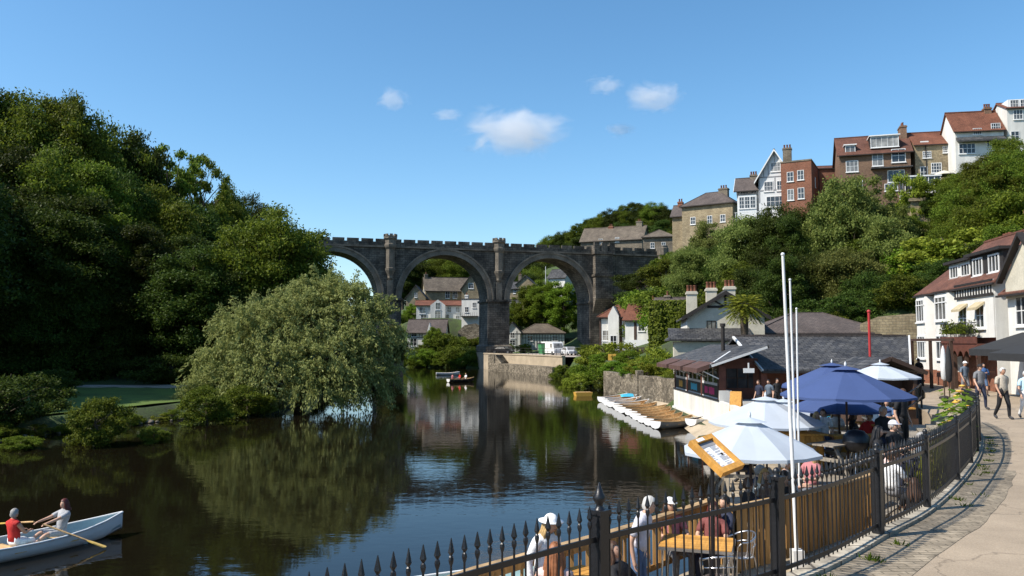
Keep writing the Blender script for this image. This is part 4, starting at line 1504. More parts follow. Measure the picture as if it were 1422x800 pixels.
# ------------------------------------------------------------------ waterside cafe
MT['canopywood'] = mat('dull_brown_felt', (.085, .045, .036), .85, .25, 2)
cf = thing('waterside_cafe', 'waterside cafe with slate roof, brown window bays and bright sign panels on a white base', 'cafe', (0, 0, 0))
WX, WY0, WY1 = 11.5, 45.0, 57.5
m = MB()
m.box(WX, 14.2, WY0, WY1, -.2, 1.75)
m.box(WX - .12, WX - .003, WY0 - .1, WY1, -.2, .55)
m.build('white_base', MT['white'], cf)
m = MB()
m.box(WX - .06, WX + .25, WY0 - .06, WY1, 1.752, 1.84)
m.build('sill', MT['blackpaint'], cf)
m = MB()
m.box(12.1, 14.2, 46.6, WY1 - .1, 1.76, 4.1)
m.extr([(14.2, 47.2, -.3), (22.6, 47.2, -.3), (24.9, 51.2, -.3), (24.9, 56, -.3), (14.2, 56, -.3)], (0, 0, 4.25))
m.build('wall', MT['brownwood'], cf)
# window bays on the river side
nb = 3
bl = (WY1 - WY0 - .6) / nb
for k in range(nb + 1):
    m = MB()
    y = WY0 + k * bl
    m.box(WX - .02, WX + .22, y, y + .22, 1.84, 4.0 if k else 3.75)
    m.build('post', MT['brownwood'] if k else MT['darkwood'], cf)
txtm = ('pink', 'cyan', 'yellow')
for k in range(nb):
    y0, y1 = WY0 + k * bl + .22, WY0 + (k + 1) * bl
    m = MB()
    m.box(WX + .02, WX + .14, y0, y1, 2.58, 2.72)
    m.box(WX + .02, WX + .14, y0, y1, 1.84, 1.9)
    for j in range(4):
        yy = y0 + (y1 - y0) * j / 3
        m.box(WX + .03, WX + .12, max(y0, yy - .05), min(y1, yy + .05), 2.72, 3.75)
    m.box(WX + .03, WX + .12, y0, y1, 3.68, 3.8)
    wn = m.build('window', MT['whitepaint'], cf)
    m = MB()
    m.box(WX + .07, WX + .09, y0, y1, 2.72, 3.7)
    m.build('pane', MT['glass'], wn)
    m = MB()
    m.box(WX + .0, WX + .1, y0 + .08, y1 - .08, 1.92, 2.56)
    sp = m.build('sign_panel', MT['blackpaint'], cf)
    m = MB()
    # lettering too small to read: a band of upright strokes
    n = (9, 7, 5)[k]
    yc, wd = (y0 + y1) / 2, (2.3, 1.7, 1.1)[k]
    for j in range(n):
        yy = yc + wd / 2 - wd * j / n
        if k == 0 and j == 3: continue
        h = .19 if j % 3 else .22
        m.box(WX - .012, WX, yy - wd / n * .82, yy, 2.24 - h, 2.24 + h)
    m.build('lettering', MT[txtm[k]], sp)
m = MB()
m.box(WX + .3, WX + .4, WY0 + .3, WY1, 1.8, 4.05)
m.build('interior_wall', MT['timber'], cf)
# lean-to roof over the bays: stepped ends on brackets
ez, sl_ = 3.78, .335
m = MB()
zx = lambda x, off=0: ez + (x - 11.4) * sl_ + off
m.extr([(10.9, 44.5, zx(10.9)), (14.22, 44.5, zx(14.22)), (14.22, 44.5, zx(14.22) + .16), (10.9, 44.5, zx(10.9) + .16)], (0, 13.2, 0))
m.build('lean_to_roof', MT['slate'], cf)
m = MB()
m.bar((11.0, 44.48, zx(11.0) + .07), (14.1, 44.48, zx(14.1) + .07), .05, .12)
m.bar((10.98, 44.6, zx(11) + .17), (13.0, 48.0, zx(13.0) + .18), .09, .03)
m.build('flashing', MT['greypaint'], cf)
for k in range(nb):
    m = MB()
    y0 = 44.6 + k * 4.35
    m.extr([(10.2, y0, zx(10.2) - .05), (11.2, y0, zx(11.2) - .05), (11.2, y0, zx(11.2) + .2), (10.2, y0, zx(10.2) + .2)], (0, 3.6, 0))
    m.build('canopy_end', MT['canopywood'], cf)
    for yb in (y0 + .3, y0 + 3.2):
        m = MB()
        m.bar((WX - .01, yb, 3.0), (10.6, yb, zx(10.6) - .08), .06, .06)
        m.build('bracket', MT['greypaint'], cf)
# main roof
m = MB()
rz_, ry_, ey, ezm = 5.28, 51.2, 45.3, 3.35
XE, XR = 22.3, 25.2          # the building is cut off on the skew along the path
for yy, xe in ((ey, XE), (57, XR)):
    lo = [(14.1, yy, ezm), (xe, yy, ezm), (XR, ry_, rz_), (14.1, ry_, rz_)]
    m.extr(lo, (0, 0, .16))
m.build('roof', MT['slate'], cf)
m = MB()
m.bar((14.05, ey - .05, ezm + .08), (14.05, ry_, rz_ + .1), .1, .16)
m.build('verge', MT['greypaint'], cf)
m = MB()
m.bar((XE + .05, ey - .05, ezm + .08), (XR + .05, ry_, rz_ + .1), .1, .2)
m.build('verge', MT['greypaint'], cf)
m = MB()
m.box(14.0, 25.0, ry_ - .15, ry_ + .15, rz_ + .14, rz_ + .24)
m.build('ridge', MT['slate2'], cf)
m = MB()
m.box(14.0, XE, ey - .14, ey - .01, ezm - .06, ezm + .06)
m.build('gutter', MT['timber'], cf)
m = MB()
m.tube([(13.1, 50, 4), (13.1, 50, 6.0)], .12, 8)
m.tube([(13.1, 50, 6.0), (13.1, 50, 6.2)], .17, 8)
m.build('flue', MT['timber'], cf)
# gable end recess facing the terrace
m = MB()
m.box(12.3, 13.9, 46.57, 46.62, 2.4, 3.5)
m.build('window', MT['glass'], cf)
m = MB()
for x in (12.3, 12.95, 13.55): m.box(x, x + .06, 46.5, 46.58, 2.4, 3.5)
m.box(12.3, 13.9, 46.5, 46.58, 2.95, 3.0)
m.build('window_frame', MT['darkwood'], cf)
m = MB()
m.box(11.52, 11.9, 44.95, 45.3, 1.85, 3.75)
m.build('column', MT['brownwood'], cf)
m = MB()
m.box(14.0, 14.35, 45.4, 45.75, 1.3, 3.4)
m.build('column', MT['brownwood'], cf)
m = MB()
m.box(11.5, 12.2, 44.9, 45.0, .5, 2.35)
m.box(12.1, 12.2, 45.0, 46.5, 1.3, 2.35)
m.build('parapet', MT['white'], cf)
m = MB()
m.box(12.7, 13.3, 44.3, 44.34, 3.35, 3.6)
m.box(12.95, 13.02, 44.3, 44.34, 3.6, 3.9)
m.build('hanging_sign', MT['whitepaint'], cf)
# terrace in front of the cafe on a white wall
m = MB()
ct = [(11.5, 44.9), (11.4, 42), (11.2, 39.5), (11.6, 36), (12.2, 33.2)]
rt = [(14.5, 31.4), (16.3, 31.4), (18.0, 36), (21.4, 42), (23.4, 47)]
m.poly([(x, y, 1.3) for x, y in ct + rt][::-1])
tag(m.build('cafe_terrace', MT['paving']), kind='structure')
tw = thing('terrace_wall', 'low white wall curving along the slipway in front of the cafe', 'wall', (0, 0, 0))
m = MB()
for a, b in zip(ct, ct[1:]):
    m.extr([(a[0], a[1], -.5), (a[0] + .25, a[1], -.5), (b[0] + .25, b[1], -.5), (b[0], b[1], -.5)], (0, 0, 2.25))
m.build('wall_face', MT['white'], tw)

# kiosk and red pole
kx = P(1226, 500, 33.5).x
kb = thing('kiosk', 'small dark timber kiosk with grey gabled roof behind the pale blue parasol', 'kiosk', (kx, 33.0, 1.3))
m = MB()
m.box(-1.15, 1.15, 1.0, 3.0, 0, 2.5)
m.box(-1.15, -1.0, 0, 1.0, 0, 2.5)
m.box(1.0, 1.15, 0, 1.0, 0, 2.5)
m.box(-1.0, 1.0, 0, .12, 0, 1.0)
m.build('wall', MT['darkwood'], kb)
m = MB()
for s in (-1, 1):
    m.extr([(0, -.2, 3.0), (s * 1.45, -.2, 2.42), (s * 1.45, -.2, 2.52), (0, -.2, 3.1)], (0, 3.4, 0))
m.build('roof', MT['slate'], kb)
m = MB()
for s in (-1, 1): m.bar((0, -.22, 3.06), (s * 1.47, -.22, 2.46), .05, .16)
m.build('bargeboard', MT['darkwood'], kb)
m = MB()
m.box(-1.0, 1.0, -.12, .14, 1.003, 1.06)
m.build('counter', MT['pine'], kb)
rp = thing('pole', 'tall red painted pole rising behind the kiosk roof', 'pole', (kx + .05, 34.8, 1.3))
m = MB()
m.tube([(0, 0, 0), (0, 0, 5.0)], .055, 10)
m.build('shaft', MT['red'], rp)
m = MB()
m.ball((0, 0, 5.05), .08)
m.build('finial', MT['red'], rp)

# ------------------------------------------------------------------ houses along the path
MT['awning_cream'] = mat('faded_cream_canvas', (.42, .35, .22), .85, .15, 3)
b0 = 2.2
hx = (29.8, 58.2, b0)
bh = house('bay_house', 'white and brick house with double height bay windows, timbered end and balcony beside the path', hx, R(-100), 13.2, 9, 6.45, 9.9, 'x', 'brickred', 'tile2', [],
           [(3.0, 4.6, 8, 9.7, 1.6, .8, 3, 'brickred'), (8.4, 4.3, 8, 11.2, 1.7, .9, 3, 'brickred')], base=-3, over=.45)
for uc, ww in ((1.5, 2.1), (5.6, 2.6)):
    m = MB()
    y = -.65
    out = [(uc - ww / 2 - .25, -.002), (uc - ww / 2 + .15, y), (uc + ww / 2 - .15, y), (uc + ww / 2 + .25, -.002)]
    m.extr([(x, q, .95) for x, q in out], (0, 0, 5.1))
    bay = m.build('bay', MT['white'], bh)
    m = MB()
    m.extr([(x, q * 1.06, -.5) for x, q in out], (0, 0, 1.445))
    m.build('brick_apron', MT['brickred'], bay)
    for zc in (2.5, 5.05):
        o = window(bh, 'F', 13, 9, uc, zc, ww - .5, 1.6, 3, 1)
        o.location.y = y
        m = MB()
        m.box(uc - ww / 2 + .2, uc + ww / 2 - .2, y - .07, y, zc + .35, zc + .42)
        m.build('transom', MT['whitepaint'], bay)
    m = MB()
    m.extr([(x - .0, q * 1.15, 6.06) for x, q in out], (0, 0, .12))
    m.build('bay_roof', MT['timber'], bay)
m = MB()
m.box(7.6, 13.15, -.35, -.003, 3.1, 5.55)
m.build('upper_wall', MT['white'], bh)
m = MB()
m.box(13.203, 13.26, -.3, 8.9, -1, 6.35)
m.build('end_wall', MT['white'], bh)
m = MB()
m.box(7.5, 13.2, -.4, -.003, 5.56, 6.4)
tb = m.build('timber_band', MT['white'], bh)
m = MB()
m.box(7.45, 13.22, -.45, -.38, 5.5, 5.64)
m.box(7.45, 13.22, -.45, -.38, 6.3, 6.42)
for k in range(14): m.box(7.5 + k * .42, 7.5 + k * .42 + .16, -.44, -.39, 5.64, 6.3)
m.build('timber_frame', MT['timber'], tb)
for uc, zc in ((8.7, 4.3), (11.3, 4.4)):
    o = window(bh, 'F', 13, 9, uc, zc, 1.3, 1.5, 2, 2)
    o.location.y = -.36
    m = MB()
    m.extr([(uc - .7, -.38, 5.2), (uc - .7, -.85, 4.85), (uc - .7, -.85, 4.7), (uc - .7, -.38, 5.05)], (1.4, 0, 0))
    m.build('awning', MT['awning_cream'], bh)
# dormers
for u0, u1, mt_, n, y, z0, z1 in ((3.2, 7.2, 'white', 2, .75, 6.95, 8.1), (7.8, 12.6, 'timber', 2, .45, 6.75, 8.15)):
    m = MB()
    m.box(u0, u1, y, 4.2, z0, z1)
    dm = m.build('dormer', MT[mt_], bh)
    m = MB()
    m.box(u0 - .25, u1 + .25, y - .3, 4.3, z1 + .003, z1 + .18)
    m.build('dormer_roof', MT['timber'], dm)
    for k in range(n):
        o = window(bh, 'F', 13, 9, u0 + (u1 - u0) * (k + .5) / n, (z0 + z1) / 2, 1.5, z1 - z0 - .3, 3, 1)
        o.location.y = y
# balcony on posts
m = MB()
m.box(7.2, 12.9, -1.2, -.003, 2.6, 2.75)
m.box(7.2, 12.9, -1.25, -1.18, 2.75, 3.15)
for k in range(6):
    x = 7.2 + k * .95
    m.extr([(x, -1.27, 2.6), (x + .95, -1.27, 2.6), (x + .95, -1.27, 1.95), (x + .7, -1.27, 2.25), (x + .475, -1.27, 2.32), (x + .25, -1.27, 2.25), (x, -1.27, 1.95)], (0, .06, 0))
m.box(7.18, 7.24, -1.2, -.003, 1.95, 3.1)
bal = m.build('balcony', MT['brownwood'], bh)
for x in (7.3, 9.2, 11.0, 12.8):
    m = MB()
    m.box(x - .09, x + .09, -1.2, -1.02, -.5, 2.6)
    m.build('post', MT['darkwood'], bal)
m = MB()
for k in range(26): m.box(7.2 + k * .22, 7.2 + k * .22 + .025, -1.22, -1.2, 3.15, 3.95)
m.box(7.2, 12.9, -1.23, -1.19, 3.93, 3.98)
for k in range(5): m.box(7.19, 7.22, -1.1 + k * .22, -1.08 + k * .22, 3.15, 3.95)
m.build('railing', MT['blackmetal'], bal)
BAL_TOP = bh
hh = house('white_pub', 'white rendered building with timbered gable and black awnings at the edge of the photo', (27.35, 44.3, b0), R(-98), 14, 8, 5.6, 8.6, 'x', 'white', 'tile2',
           [('F', 1.6, 4.5, 1.3, 1.6, 2, 2), ('F', 4.2, 4.5, 1.3, 1.6, 2, 2), ('F', 7.5, 4.5, 1.3, 1.6, 2, 2)], base=-3)
m = MB()
m.extr([(.4, -.25, 5.2), (5.0, -.25, 5.2), (5.0, -.25, 6.4), (2.7, -.25, 8.3), (.4, -.25, 6.4)], (0, 3, 0))
m.build('gable_wall', MT['cream'], hh)
timbers(hh, 'F', 14, 8, [(.4, 5.3, 5, 5.3, .2), (.4, 6.4, 5, 6.4, .16), (2.7, 5.3, 2.7, 8, .16), (1.2, 5.3, 1.2, 6.9, .14), (4.2, 5.3, 4.2, 6.9, .14)])
hh.children[-1].location.y = -.26
m = MB()
m.bar((.1, -.45, 6.1), (2.7, -.45, 8.5), .3, .16)
m.bar((5.3, -.45, 6.1), (2.7, -.45, 8.5), .3, .16)
m.build('gable_roof', MT['timber'], hh)
m = MB()
m.box(5.5, 11, -.08, -.003, .1, 2.4)
m.build('shopfront', MT['timber'], hh)
for k, (u0, u1, out_, zl) in enumerate(((1.6, 6.6, 2.7, 2.45), (7.0, 12.5, 4.0, 2.3))):
    aw = thing('awning', ('black canvas awning stretched over the path beyond its twin' , 'black canvas awning closest to the right edge of the photo, white mark on it')[k], 'awning', (27.35, 44.3, b0), R(-98), 'black awnings over the path')
    m = MB()
    m.extr([(u0, -.05, 3.35), (u0, -out_, zl + .02), (u0, -out_, zl - .02), (u0, -.05, 3.3)], (u1 - u0, 0, 0))
    m.build('canvas', MT['fabricblack'], aw)
    m = MB()
    m.box(u0, u1, -out_ - .03, -out_, zl - .32, zl + .02)
    m.build('valance', MT['fabricblack'], aw)
    m = MB()
    for u in (u0 + .15, u1 - .15):
        m.bar((u, -.02, 2.3), (u, -out_ * .6, zl + .35), .05)
        m.bar((u, -out_ * .6, zl + .35), (u, -out_ + .05, zl - .05), .05)
    m.build('arm', MT['steel'], aw)
# brown lean-to and bits by the bay house
pg = thing('pergola', 'dark brown timber pergola post and beam beside the path in front of the bay house', 'pergola', (26.2, 53, b0), R(-98))
m = MB()
for u in (0, 3.2, 6.4):
    m = MB()
    m.box(u, u + .16, 0, .16, -.4, 2.9)
    m.build('post', MT['darkwood'], pg)
m = MB()
m.box(-.2, 6.8, .01, .15, 2.9, 3.06)
m.build('beam', MT['darkwood'], pg)
gf = thing('garden_fence', 'dark picket fence in front of the bay windows by the path', 'fence', (27.6, 58.0, b0), R(-100))
m = MB()
for k in range(30): m.box(k * .2, k * .2 + .12, 0, .03, 0, 1.25)
m.build('slats', MT['darkwood'], gf)
m = MB()
for z in (.3, 1.0): m.box(0, 6, .03, .08, z, z + .09)
m.build('rail', MT['darkwood'], gf)
for k, (px, Y, lb) in enumerate(((1310, 40, 'folded dark parasol with pale top standing by the path bend'), (1317, 37.5, 'folded dark parasol, thinner one nearer the couple by the path bend'))):
    q = P(px, 500, Y)
    fp = thing('folded_parasol', lb, 'parasol', (q.x, Y, path_z(Y)), 0, 'folded parasols by the path bend')
    m = MB()
    m.tube([(0, 0, 0), (0, 0, 2.7)], .03)
    m.build('pole', MT['darkwood'], fp)
    m = MB()
    m.lathe([(.03, .9), (.13, 1.0), (.16, 1.6), (.09, 2.4), (.02, 2.65)], (0, 0, 0), 8)
    m.build('canopy', MT['greypaint' if not k else 'fabricblack'], fp)
    m = MB()
    m.lathe([(.25, 0), (.25, .1), (.06, .16)], (0, 0, 0), 12)
    m.build('base', MT['timber'], fp)
# ------------------------------------------------------------------ trees
def leaf_mesh(name, C, T, B, mtl):
    """one diamond leaf per row: centre C, half-length T, half-width B"""
    n = len(C)
    V = np.empty((n, 4, 3))
    V[:, 0] = C - T
    V[:, 1] = C + B + T * .12
    V[:, 2] = C + T
    V[:, 3] = C - B + T * .12
    me = bpy.data.meshes.new(name)
    me.vertices.add(n * 4)
    me.vertices.foreach_set('co', V.reshape(-1).astype(np.float32))
    me.loops.add(n * 4)
    me.loops.foreach_set('vertex_index', np.arange(n * 4, dtype=np.int32))
    me.polygons.add(n)
    me.polygons.foreach_set('loop_start', np.arange(0, n * 4, 4, dtype=np.int32))
    me.polygons.foreach_set('loop_total', np.full(n, 4, dtype=np.int32))
    me.update()
    me.materials.append(mtl)
    return me


def unit(a):
    return a / (np.linalg.norm(a, axis=1, keepdims=True) + 1e-9)


def crown(name, seed, z0, z1, rad, ncl, nleaf, leaf, mtl, low=.2, lumps=5, rc=(.2, .34), aspect=.5, droop=0.0, top=.5):
    """clumps of leaves filling an uneven envelope; returns mesh and clump centres"""
    g = np.random.default_rng(seed)
    zc, hz = z0 + (z1 - z0) * top, (z1 - z0) / 2
    D = unit(g.normal(size=(ncl, 3)))
    lump = unit(g.normal(size=(lumps, 3)))
    amp = g.uniform(.1, .32, lumps)
    env = .82 + (np.maximum(0, D @ lump.T) ** 6 * amp).sum(1)
    rr = g.uniform(.12, 1, ncl) ** .42 * env
    cen = np.stack([D[:, 0] * rad * rr, D[:, 1] * rad * rr, zc + D[:, 2] * rr * hz], 1)
    cen[:, 2] = np.maximum(cen[:, 2], z0 + g.uniform(0, .15, ncl) * hz)
    rcl = rad * g.uniform(rc[0], rc[1], ncl)
    wgt = rcl ** 2
    idx = g.choice(ncl, nleaf, p=wgt / wgt.sum())
    d = unit(g.normal(size=(nleaf, 3)))
    r = g.uniform(0, 1, nleaf) ** .62 * g.uniform(.7, 1.35, nleaf)
    off = d * (r * rcl[idx])[:, None]
    off[:, 2] *= .62
    C = cen[idx] + off
    nrm = unit(d * .35 + g.normal(size=(nleaf, 3)) * .8 + np.array([0, 0, .45]))
    t = unit(np.cross(nrm, g.normal(size=(nleaf, 3))))
    t[:, 2] -= droop
    t = unit(t)
    b = unit(np.cross(nrm, t))
    s = leaf * g.uniform(.6, 1.25, nleaf)
    return leaf_mesh(name, C, t * s[:, None], b * (s * aspect)[:, None], mtl), cen


def trunk_mesh(name, seed, h, r, cen, mtl, fork=.35, n=14):
    g = random.Random(seed)
    m = MB()
    lean = Vector((g.uniform(-.03, .03), g.uniform(-.03, .03), 1))
    pth = [Vector((0, 0, -1.0)) + lean * 0, Vector((0, 0, 0))]
    for k in range(1, 6):
        pth.append(Vector((lean.x * h * k / 5 + g.uniform(-.12, .12), lean.y * h * k / 5 + g.uniform(-.12, .12), h * k / 5)))
    m.tube(pth, [r * 1.5, r * 1.2, r, r * .85, r * .7, r * .5, r * .22], 9)
    cs = sorted([Vector(c) for c in cen], key=lambda c: c.z)
    for c in g.sample(cs, min(n, len(cs))):
        k = g.uniform(fork, .85)
        zb = min(h * k, c.z - .3)
        if zb < h * .12: continue
        a = Vector((lean.x * zb, lean.y * zb, zb))
        mid = a.lerp(c, .5) + Vector((g.uniform(-.3, .3), g.uniform(-.3, .3), g.uniform(0, .6)))
        rb = r * .42 * (1 - k * .5)
        m.tube([a, mid, c], [rb, rb * .6, rb * .2], 6)
    me = m.mesh(name)
    me.materials.append(mtl)
    return me


VAR = {}


def variant(key, seed, H, rad, z0, ncl, nleaf, leaf, mtl, r=.3, bark='bark', nlimb=18, **kw):
    cm, cen = crown('crown', seed, z0, H, rad, ncl, nleaf, leaf, MT[mtl], **kw)
    tm = trunk_mesh('trunk', seed, H * .8, r, cen, MT[bark], n=nlimb)
    VAR[key] = (cm, tm, H, rad)


variant('oak1', 11, 18, 6.2, 3.0, 190, 84000, .15, 'leaf_oak', .4, rc=(.13, .30))
variant('oak2', 12, 20, 6.0, 3.5, 210, 84000, .15, 'leaf_oak', .42, rc=(.11, .28))
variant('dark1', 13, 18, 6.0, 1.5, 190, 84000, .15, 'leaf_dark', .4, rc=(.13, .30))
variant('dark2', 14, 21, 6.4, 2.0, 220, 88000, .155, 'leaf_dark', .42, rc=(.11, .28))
variant('hill1', 15, 14, 5.0, 1.2, 170, 80000, .12, 'leaf_hill', .32, rc=(.13, .30))
variant('hill2', 16, 15, 4.4, 1.5, 180, 80000, .12, 'leaf_hill', .3, rc=(.11, .28), droop=.6)
variant('light1', 17, 10, 4.4, .6, 150, 60000, .12, 'leaf_light', .26, rc=(.1, .24))
variant('bush1', 18, 3.2, 2.4, .1, 70, 16000, .085, 'leaf_light', .1, top=.42, rc=(.13, .28))
variant('bush2', 19, 3.4, 2.4, .1, 70, 16000, .085, 'leaf_oak', .1, top=.42, rc=(.13, .28))
variant('bush3', 20, 3.2, 2.2, .0, 60, 15000, .085, 'leaf_yellow', .1, top=.42, rc=(.13, .28))
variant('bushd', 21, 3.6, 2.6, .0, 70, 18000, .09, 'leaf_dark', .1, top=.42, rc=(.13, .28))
variant('open1', 22, 17, 6.0, 5, 80, 16000, .17, 'leaf_oak', .36, rc=(.07, .16), nlimb=60)
variant('small1', 23, 8, 2.6, 1.6, 80, 20000, .11, 'leaf_dark', .16)


def tree(name, key, loc, h, label, group=None, cat='tree', rot=None, wide=1.0, sink=.25):
    cm, tm, H, rad = VAR[key]
    s = h / H
    t = thing(name, label, cat, (loc[0], loc[1], loc[2] - sink), rot if rot is not None else rnd.uniform(0, 6.28), group)
    t.scale = (s * wide, s * wide, s)
    link('trunk', tm, t)
    link('crown', cm, t)
    return t


def ptree(name, key, px, ptop, Y, h, label, group=None, cat='tree', wide=1.0, z=None):
    """a tree whose top shows at (px, ptop) when it stands Y metres away and is h tall"""
    q = P(px, ptop, Y)
    return tree(name, key, (q.x, Y, q.z - h if z is None else z), h, label, group, cat, None, wide)


# --- wood on the left hillside ------------------------------------------
GW = 'trees of the wood on the left hillside'
LW = 'tall dark leafy tree packed into the shaded wood on the left hillside'
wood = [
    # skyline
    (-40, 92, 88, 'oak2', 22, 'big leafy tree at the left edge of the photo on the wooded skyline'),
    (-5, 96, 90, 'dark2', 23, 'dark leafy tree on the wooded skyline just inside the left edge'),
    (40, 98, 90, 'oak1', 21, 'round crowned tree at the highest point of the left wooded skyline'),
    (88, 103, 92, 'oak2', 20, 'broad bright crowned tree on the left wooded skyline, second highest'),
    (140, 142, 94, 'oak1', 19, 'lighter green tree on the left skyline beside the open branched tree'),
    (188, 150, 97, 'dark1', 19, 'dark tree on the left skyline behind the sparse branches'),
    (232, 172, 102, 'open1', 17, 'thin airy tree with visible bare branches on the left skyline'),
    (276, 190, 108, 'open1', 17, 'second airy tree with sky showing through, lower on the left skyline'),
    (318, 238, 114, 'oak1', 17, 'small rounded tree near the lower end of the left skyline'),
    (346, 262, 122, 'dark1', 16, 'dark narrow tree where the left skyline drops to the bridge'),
    # middle and lower rows; darker leaves lower down stand in for shade
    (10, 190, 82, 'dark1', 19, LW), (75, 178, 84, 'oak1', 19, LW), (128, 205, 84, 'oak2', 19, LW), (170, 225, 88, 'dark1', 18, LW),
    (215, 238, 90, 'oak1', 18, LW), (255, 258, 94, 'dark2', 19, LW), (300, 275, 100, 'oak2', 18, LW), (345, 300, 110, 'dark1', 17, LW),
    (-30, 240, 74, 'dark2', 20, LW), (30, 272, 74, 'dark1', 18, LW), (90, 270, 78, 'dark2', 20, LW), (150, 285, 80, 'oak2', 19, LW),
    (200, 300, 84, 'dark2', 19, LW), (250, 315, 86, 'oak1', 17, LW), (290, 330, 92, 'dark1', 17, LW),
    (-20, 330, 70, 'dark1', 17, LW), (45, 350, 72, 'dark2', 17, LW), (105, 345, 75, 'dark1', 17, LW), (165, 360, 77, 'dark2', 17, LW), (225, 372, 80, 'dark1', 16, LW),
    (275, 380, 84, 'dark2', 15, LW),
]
for px, pt, Y, key, h, lb in wood:
    t = ptree('woodland_tree', key, px, pt + rnd.uniform(-14, 8), Y, h, lb, GW, wide=rnd.uniform(.78, 1.08))
    base = ground_z(t.location.x, Y)
    if t.location.z > base - .2:            # stand it on the slope and let it grow to its height
        hh_ = t.location.z + h - base + .3
        t.location.z = base - .3
        s = hh_ / VAR[key][2]
        t.scale = (t.scale.x, t.scale.x, s)
    else:
        t.location.z = t.location.z
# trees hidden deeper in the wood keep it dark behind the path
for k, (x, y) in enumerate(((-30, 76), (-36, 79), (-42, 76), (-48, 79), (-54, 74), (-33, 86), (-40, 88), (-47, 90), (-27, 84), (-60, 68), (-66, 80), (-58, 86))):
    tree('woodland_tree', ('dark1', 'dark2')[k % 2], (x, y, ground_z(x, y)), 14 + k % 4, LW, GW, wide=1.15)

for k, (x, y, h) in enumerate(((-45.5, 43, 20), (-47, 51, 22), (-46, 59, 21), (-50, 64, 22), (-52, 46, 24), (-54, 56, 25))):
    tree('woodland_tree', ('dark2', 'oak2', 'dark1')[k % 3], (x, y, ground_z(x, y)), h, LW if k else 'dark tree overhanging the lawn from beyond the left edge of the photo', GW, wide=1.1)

# tree behind the willow
ptree('riverside_tree', 'oak1', 378, 272, 80, 19.3, 'large rounded mid green tree standing behind the pale willow', None, wide=.98, z=.8)
ptree('riverside_tree', 'oak2', 430, 297, 92, 16, 'leafy tree beside the left end of the viaduct above the willow', None, wide=.95, z=.9)
ptree('riverside_tree', 'dark1', 325, 345, 76, 13, 'dark tree filling the gap between the wood and the pale willow', None, wide=.9, z=.9)
ptree('riverside_tree', 'hill1', 545, 452, 128, 8.0, 'small shadowed tree at the foot of the first viaduct pier', None, z=.6)


# --- the willow ---------------------------------------------------------
def willow():
    g = np.random.default_rng(5)
    q = G(418, 562, .5)
    t = thing('willow_tree', 'wide pale silvery willow drooping over the river from the left bank', 'tree', (q.x - .5, q.y + 1.5, .4))
    Cs, Ts, Bs, cen = [], [], [], []
    nst = 3400
    # uneven dome of boughs; each carries a hanging spray
    lobes = [(0, 0, 6.2, 4.0, 3.4), (-3.6, -.5, 5.0, 3.4, 2.8), (4.0, .3, 6.0, 3.6, 3.1), (2.4, -2.2, 3.6, 3.4, 2.6), (-2.2, 1.4, 6.0, 3.4, 3.0), (4.9, .3, 3.2, 2.2, 2.6), (-5.2, -.6, 2.4, 2.4, 2.2), (.8, 1.8, 7.8, 2.6, 2.2), (-1.5, -2.6, 2.9, 3.0, 2.2), (4.6, -1.5, 1.7, 2.1, 2.0), (-3.8, -2.4, 1.4, 2.6, 2.0), (-6.2, -1.6, .8, 1.8, 1.3), (1.8, -3.0, 1.6, 2.6, 1.9), (3.4, 1.0, 7.6, 2.4, 2.0)]
    for k in range(nst):
        L = lobes[g.integers(len(lobes))]
        d = g.normal(size=3)
        d /= np.linalg.norm(d)
        d[2] = abs(d[2]) * 1.25 - .5
        rr = g.uniform(.3, 1) ** .5
        p = np.array([L[0] + d[0] * L[3] * rr, L[1] + d[1] * L[3] * .85 * rr, L[2] + d[2] * L[4] * rr])
        if k % 40 == 0: cen.append(p.copy())
        ln = g.uniform(.7, 1.9) * (1.7 if g.random() < .13 else 1)
        n = int(ln * 30)
        s = np.linspace(0, 1, n)
        outd = np.array([d[0], d[1], 0]) + g.normal(size=3) * .35
        up = (.75 if d[2] > .1 else .25) * g.uniform(.3, 1.2)
        fall = (.45 if d[2] > .1 else .95) * g.uniform(.7, 1.3)
        pts = p + np.outer(s * ln * .5, outd) + np.outer(s * ln * up - (s ** 1.9) * ln * fall, [0, 0, 1])
        pts += g.normal(size=(n, 3)) * .11
        tt = unit(np.tile(outd * .6, (n, 1)) + np.outer(up - 1.9 * s ** .9 * fall, [0, 0, 1]) + g.normal(size=(n, 3)) * .55)
        bb = unit(np.cross(tt, g.normal(size=(n, 3))))
        sz = g.uniform(.09, .16, n)
        Cs.append(pts); Ts.append(tt * sz[:, None]); Bs.append(bb * (sz * .36)[:, None])
    C, T, B = map(np.concatenate, (Cs, Ts, Bs))
    ok = C[:, 2] > -.25
    link('crown', leaf_mesh('crown', C[ok], T[ok], B[ok], MT['leaf_willow']), t)
    tm = trunk_mesh('trunk', 3, 6.0, .34, cen, MT['bark'], .15, 26)
    link('trunk', tm, t)
    t.rotation_euler.z = .1


willow()
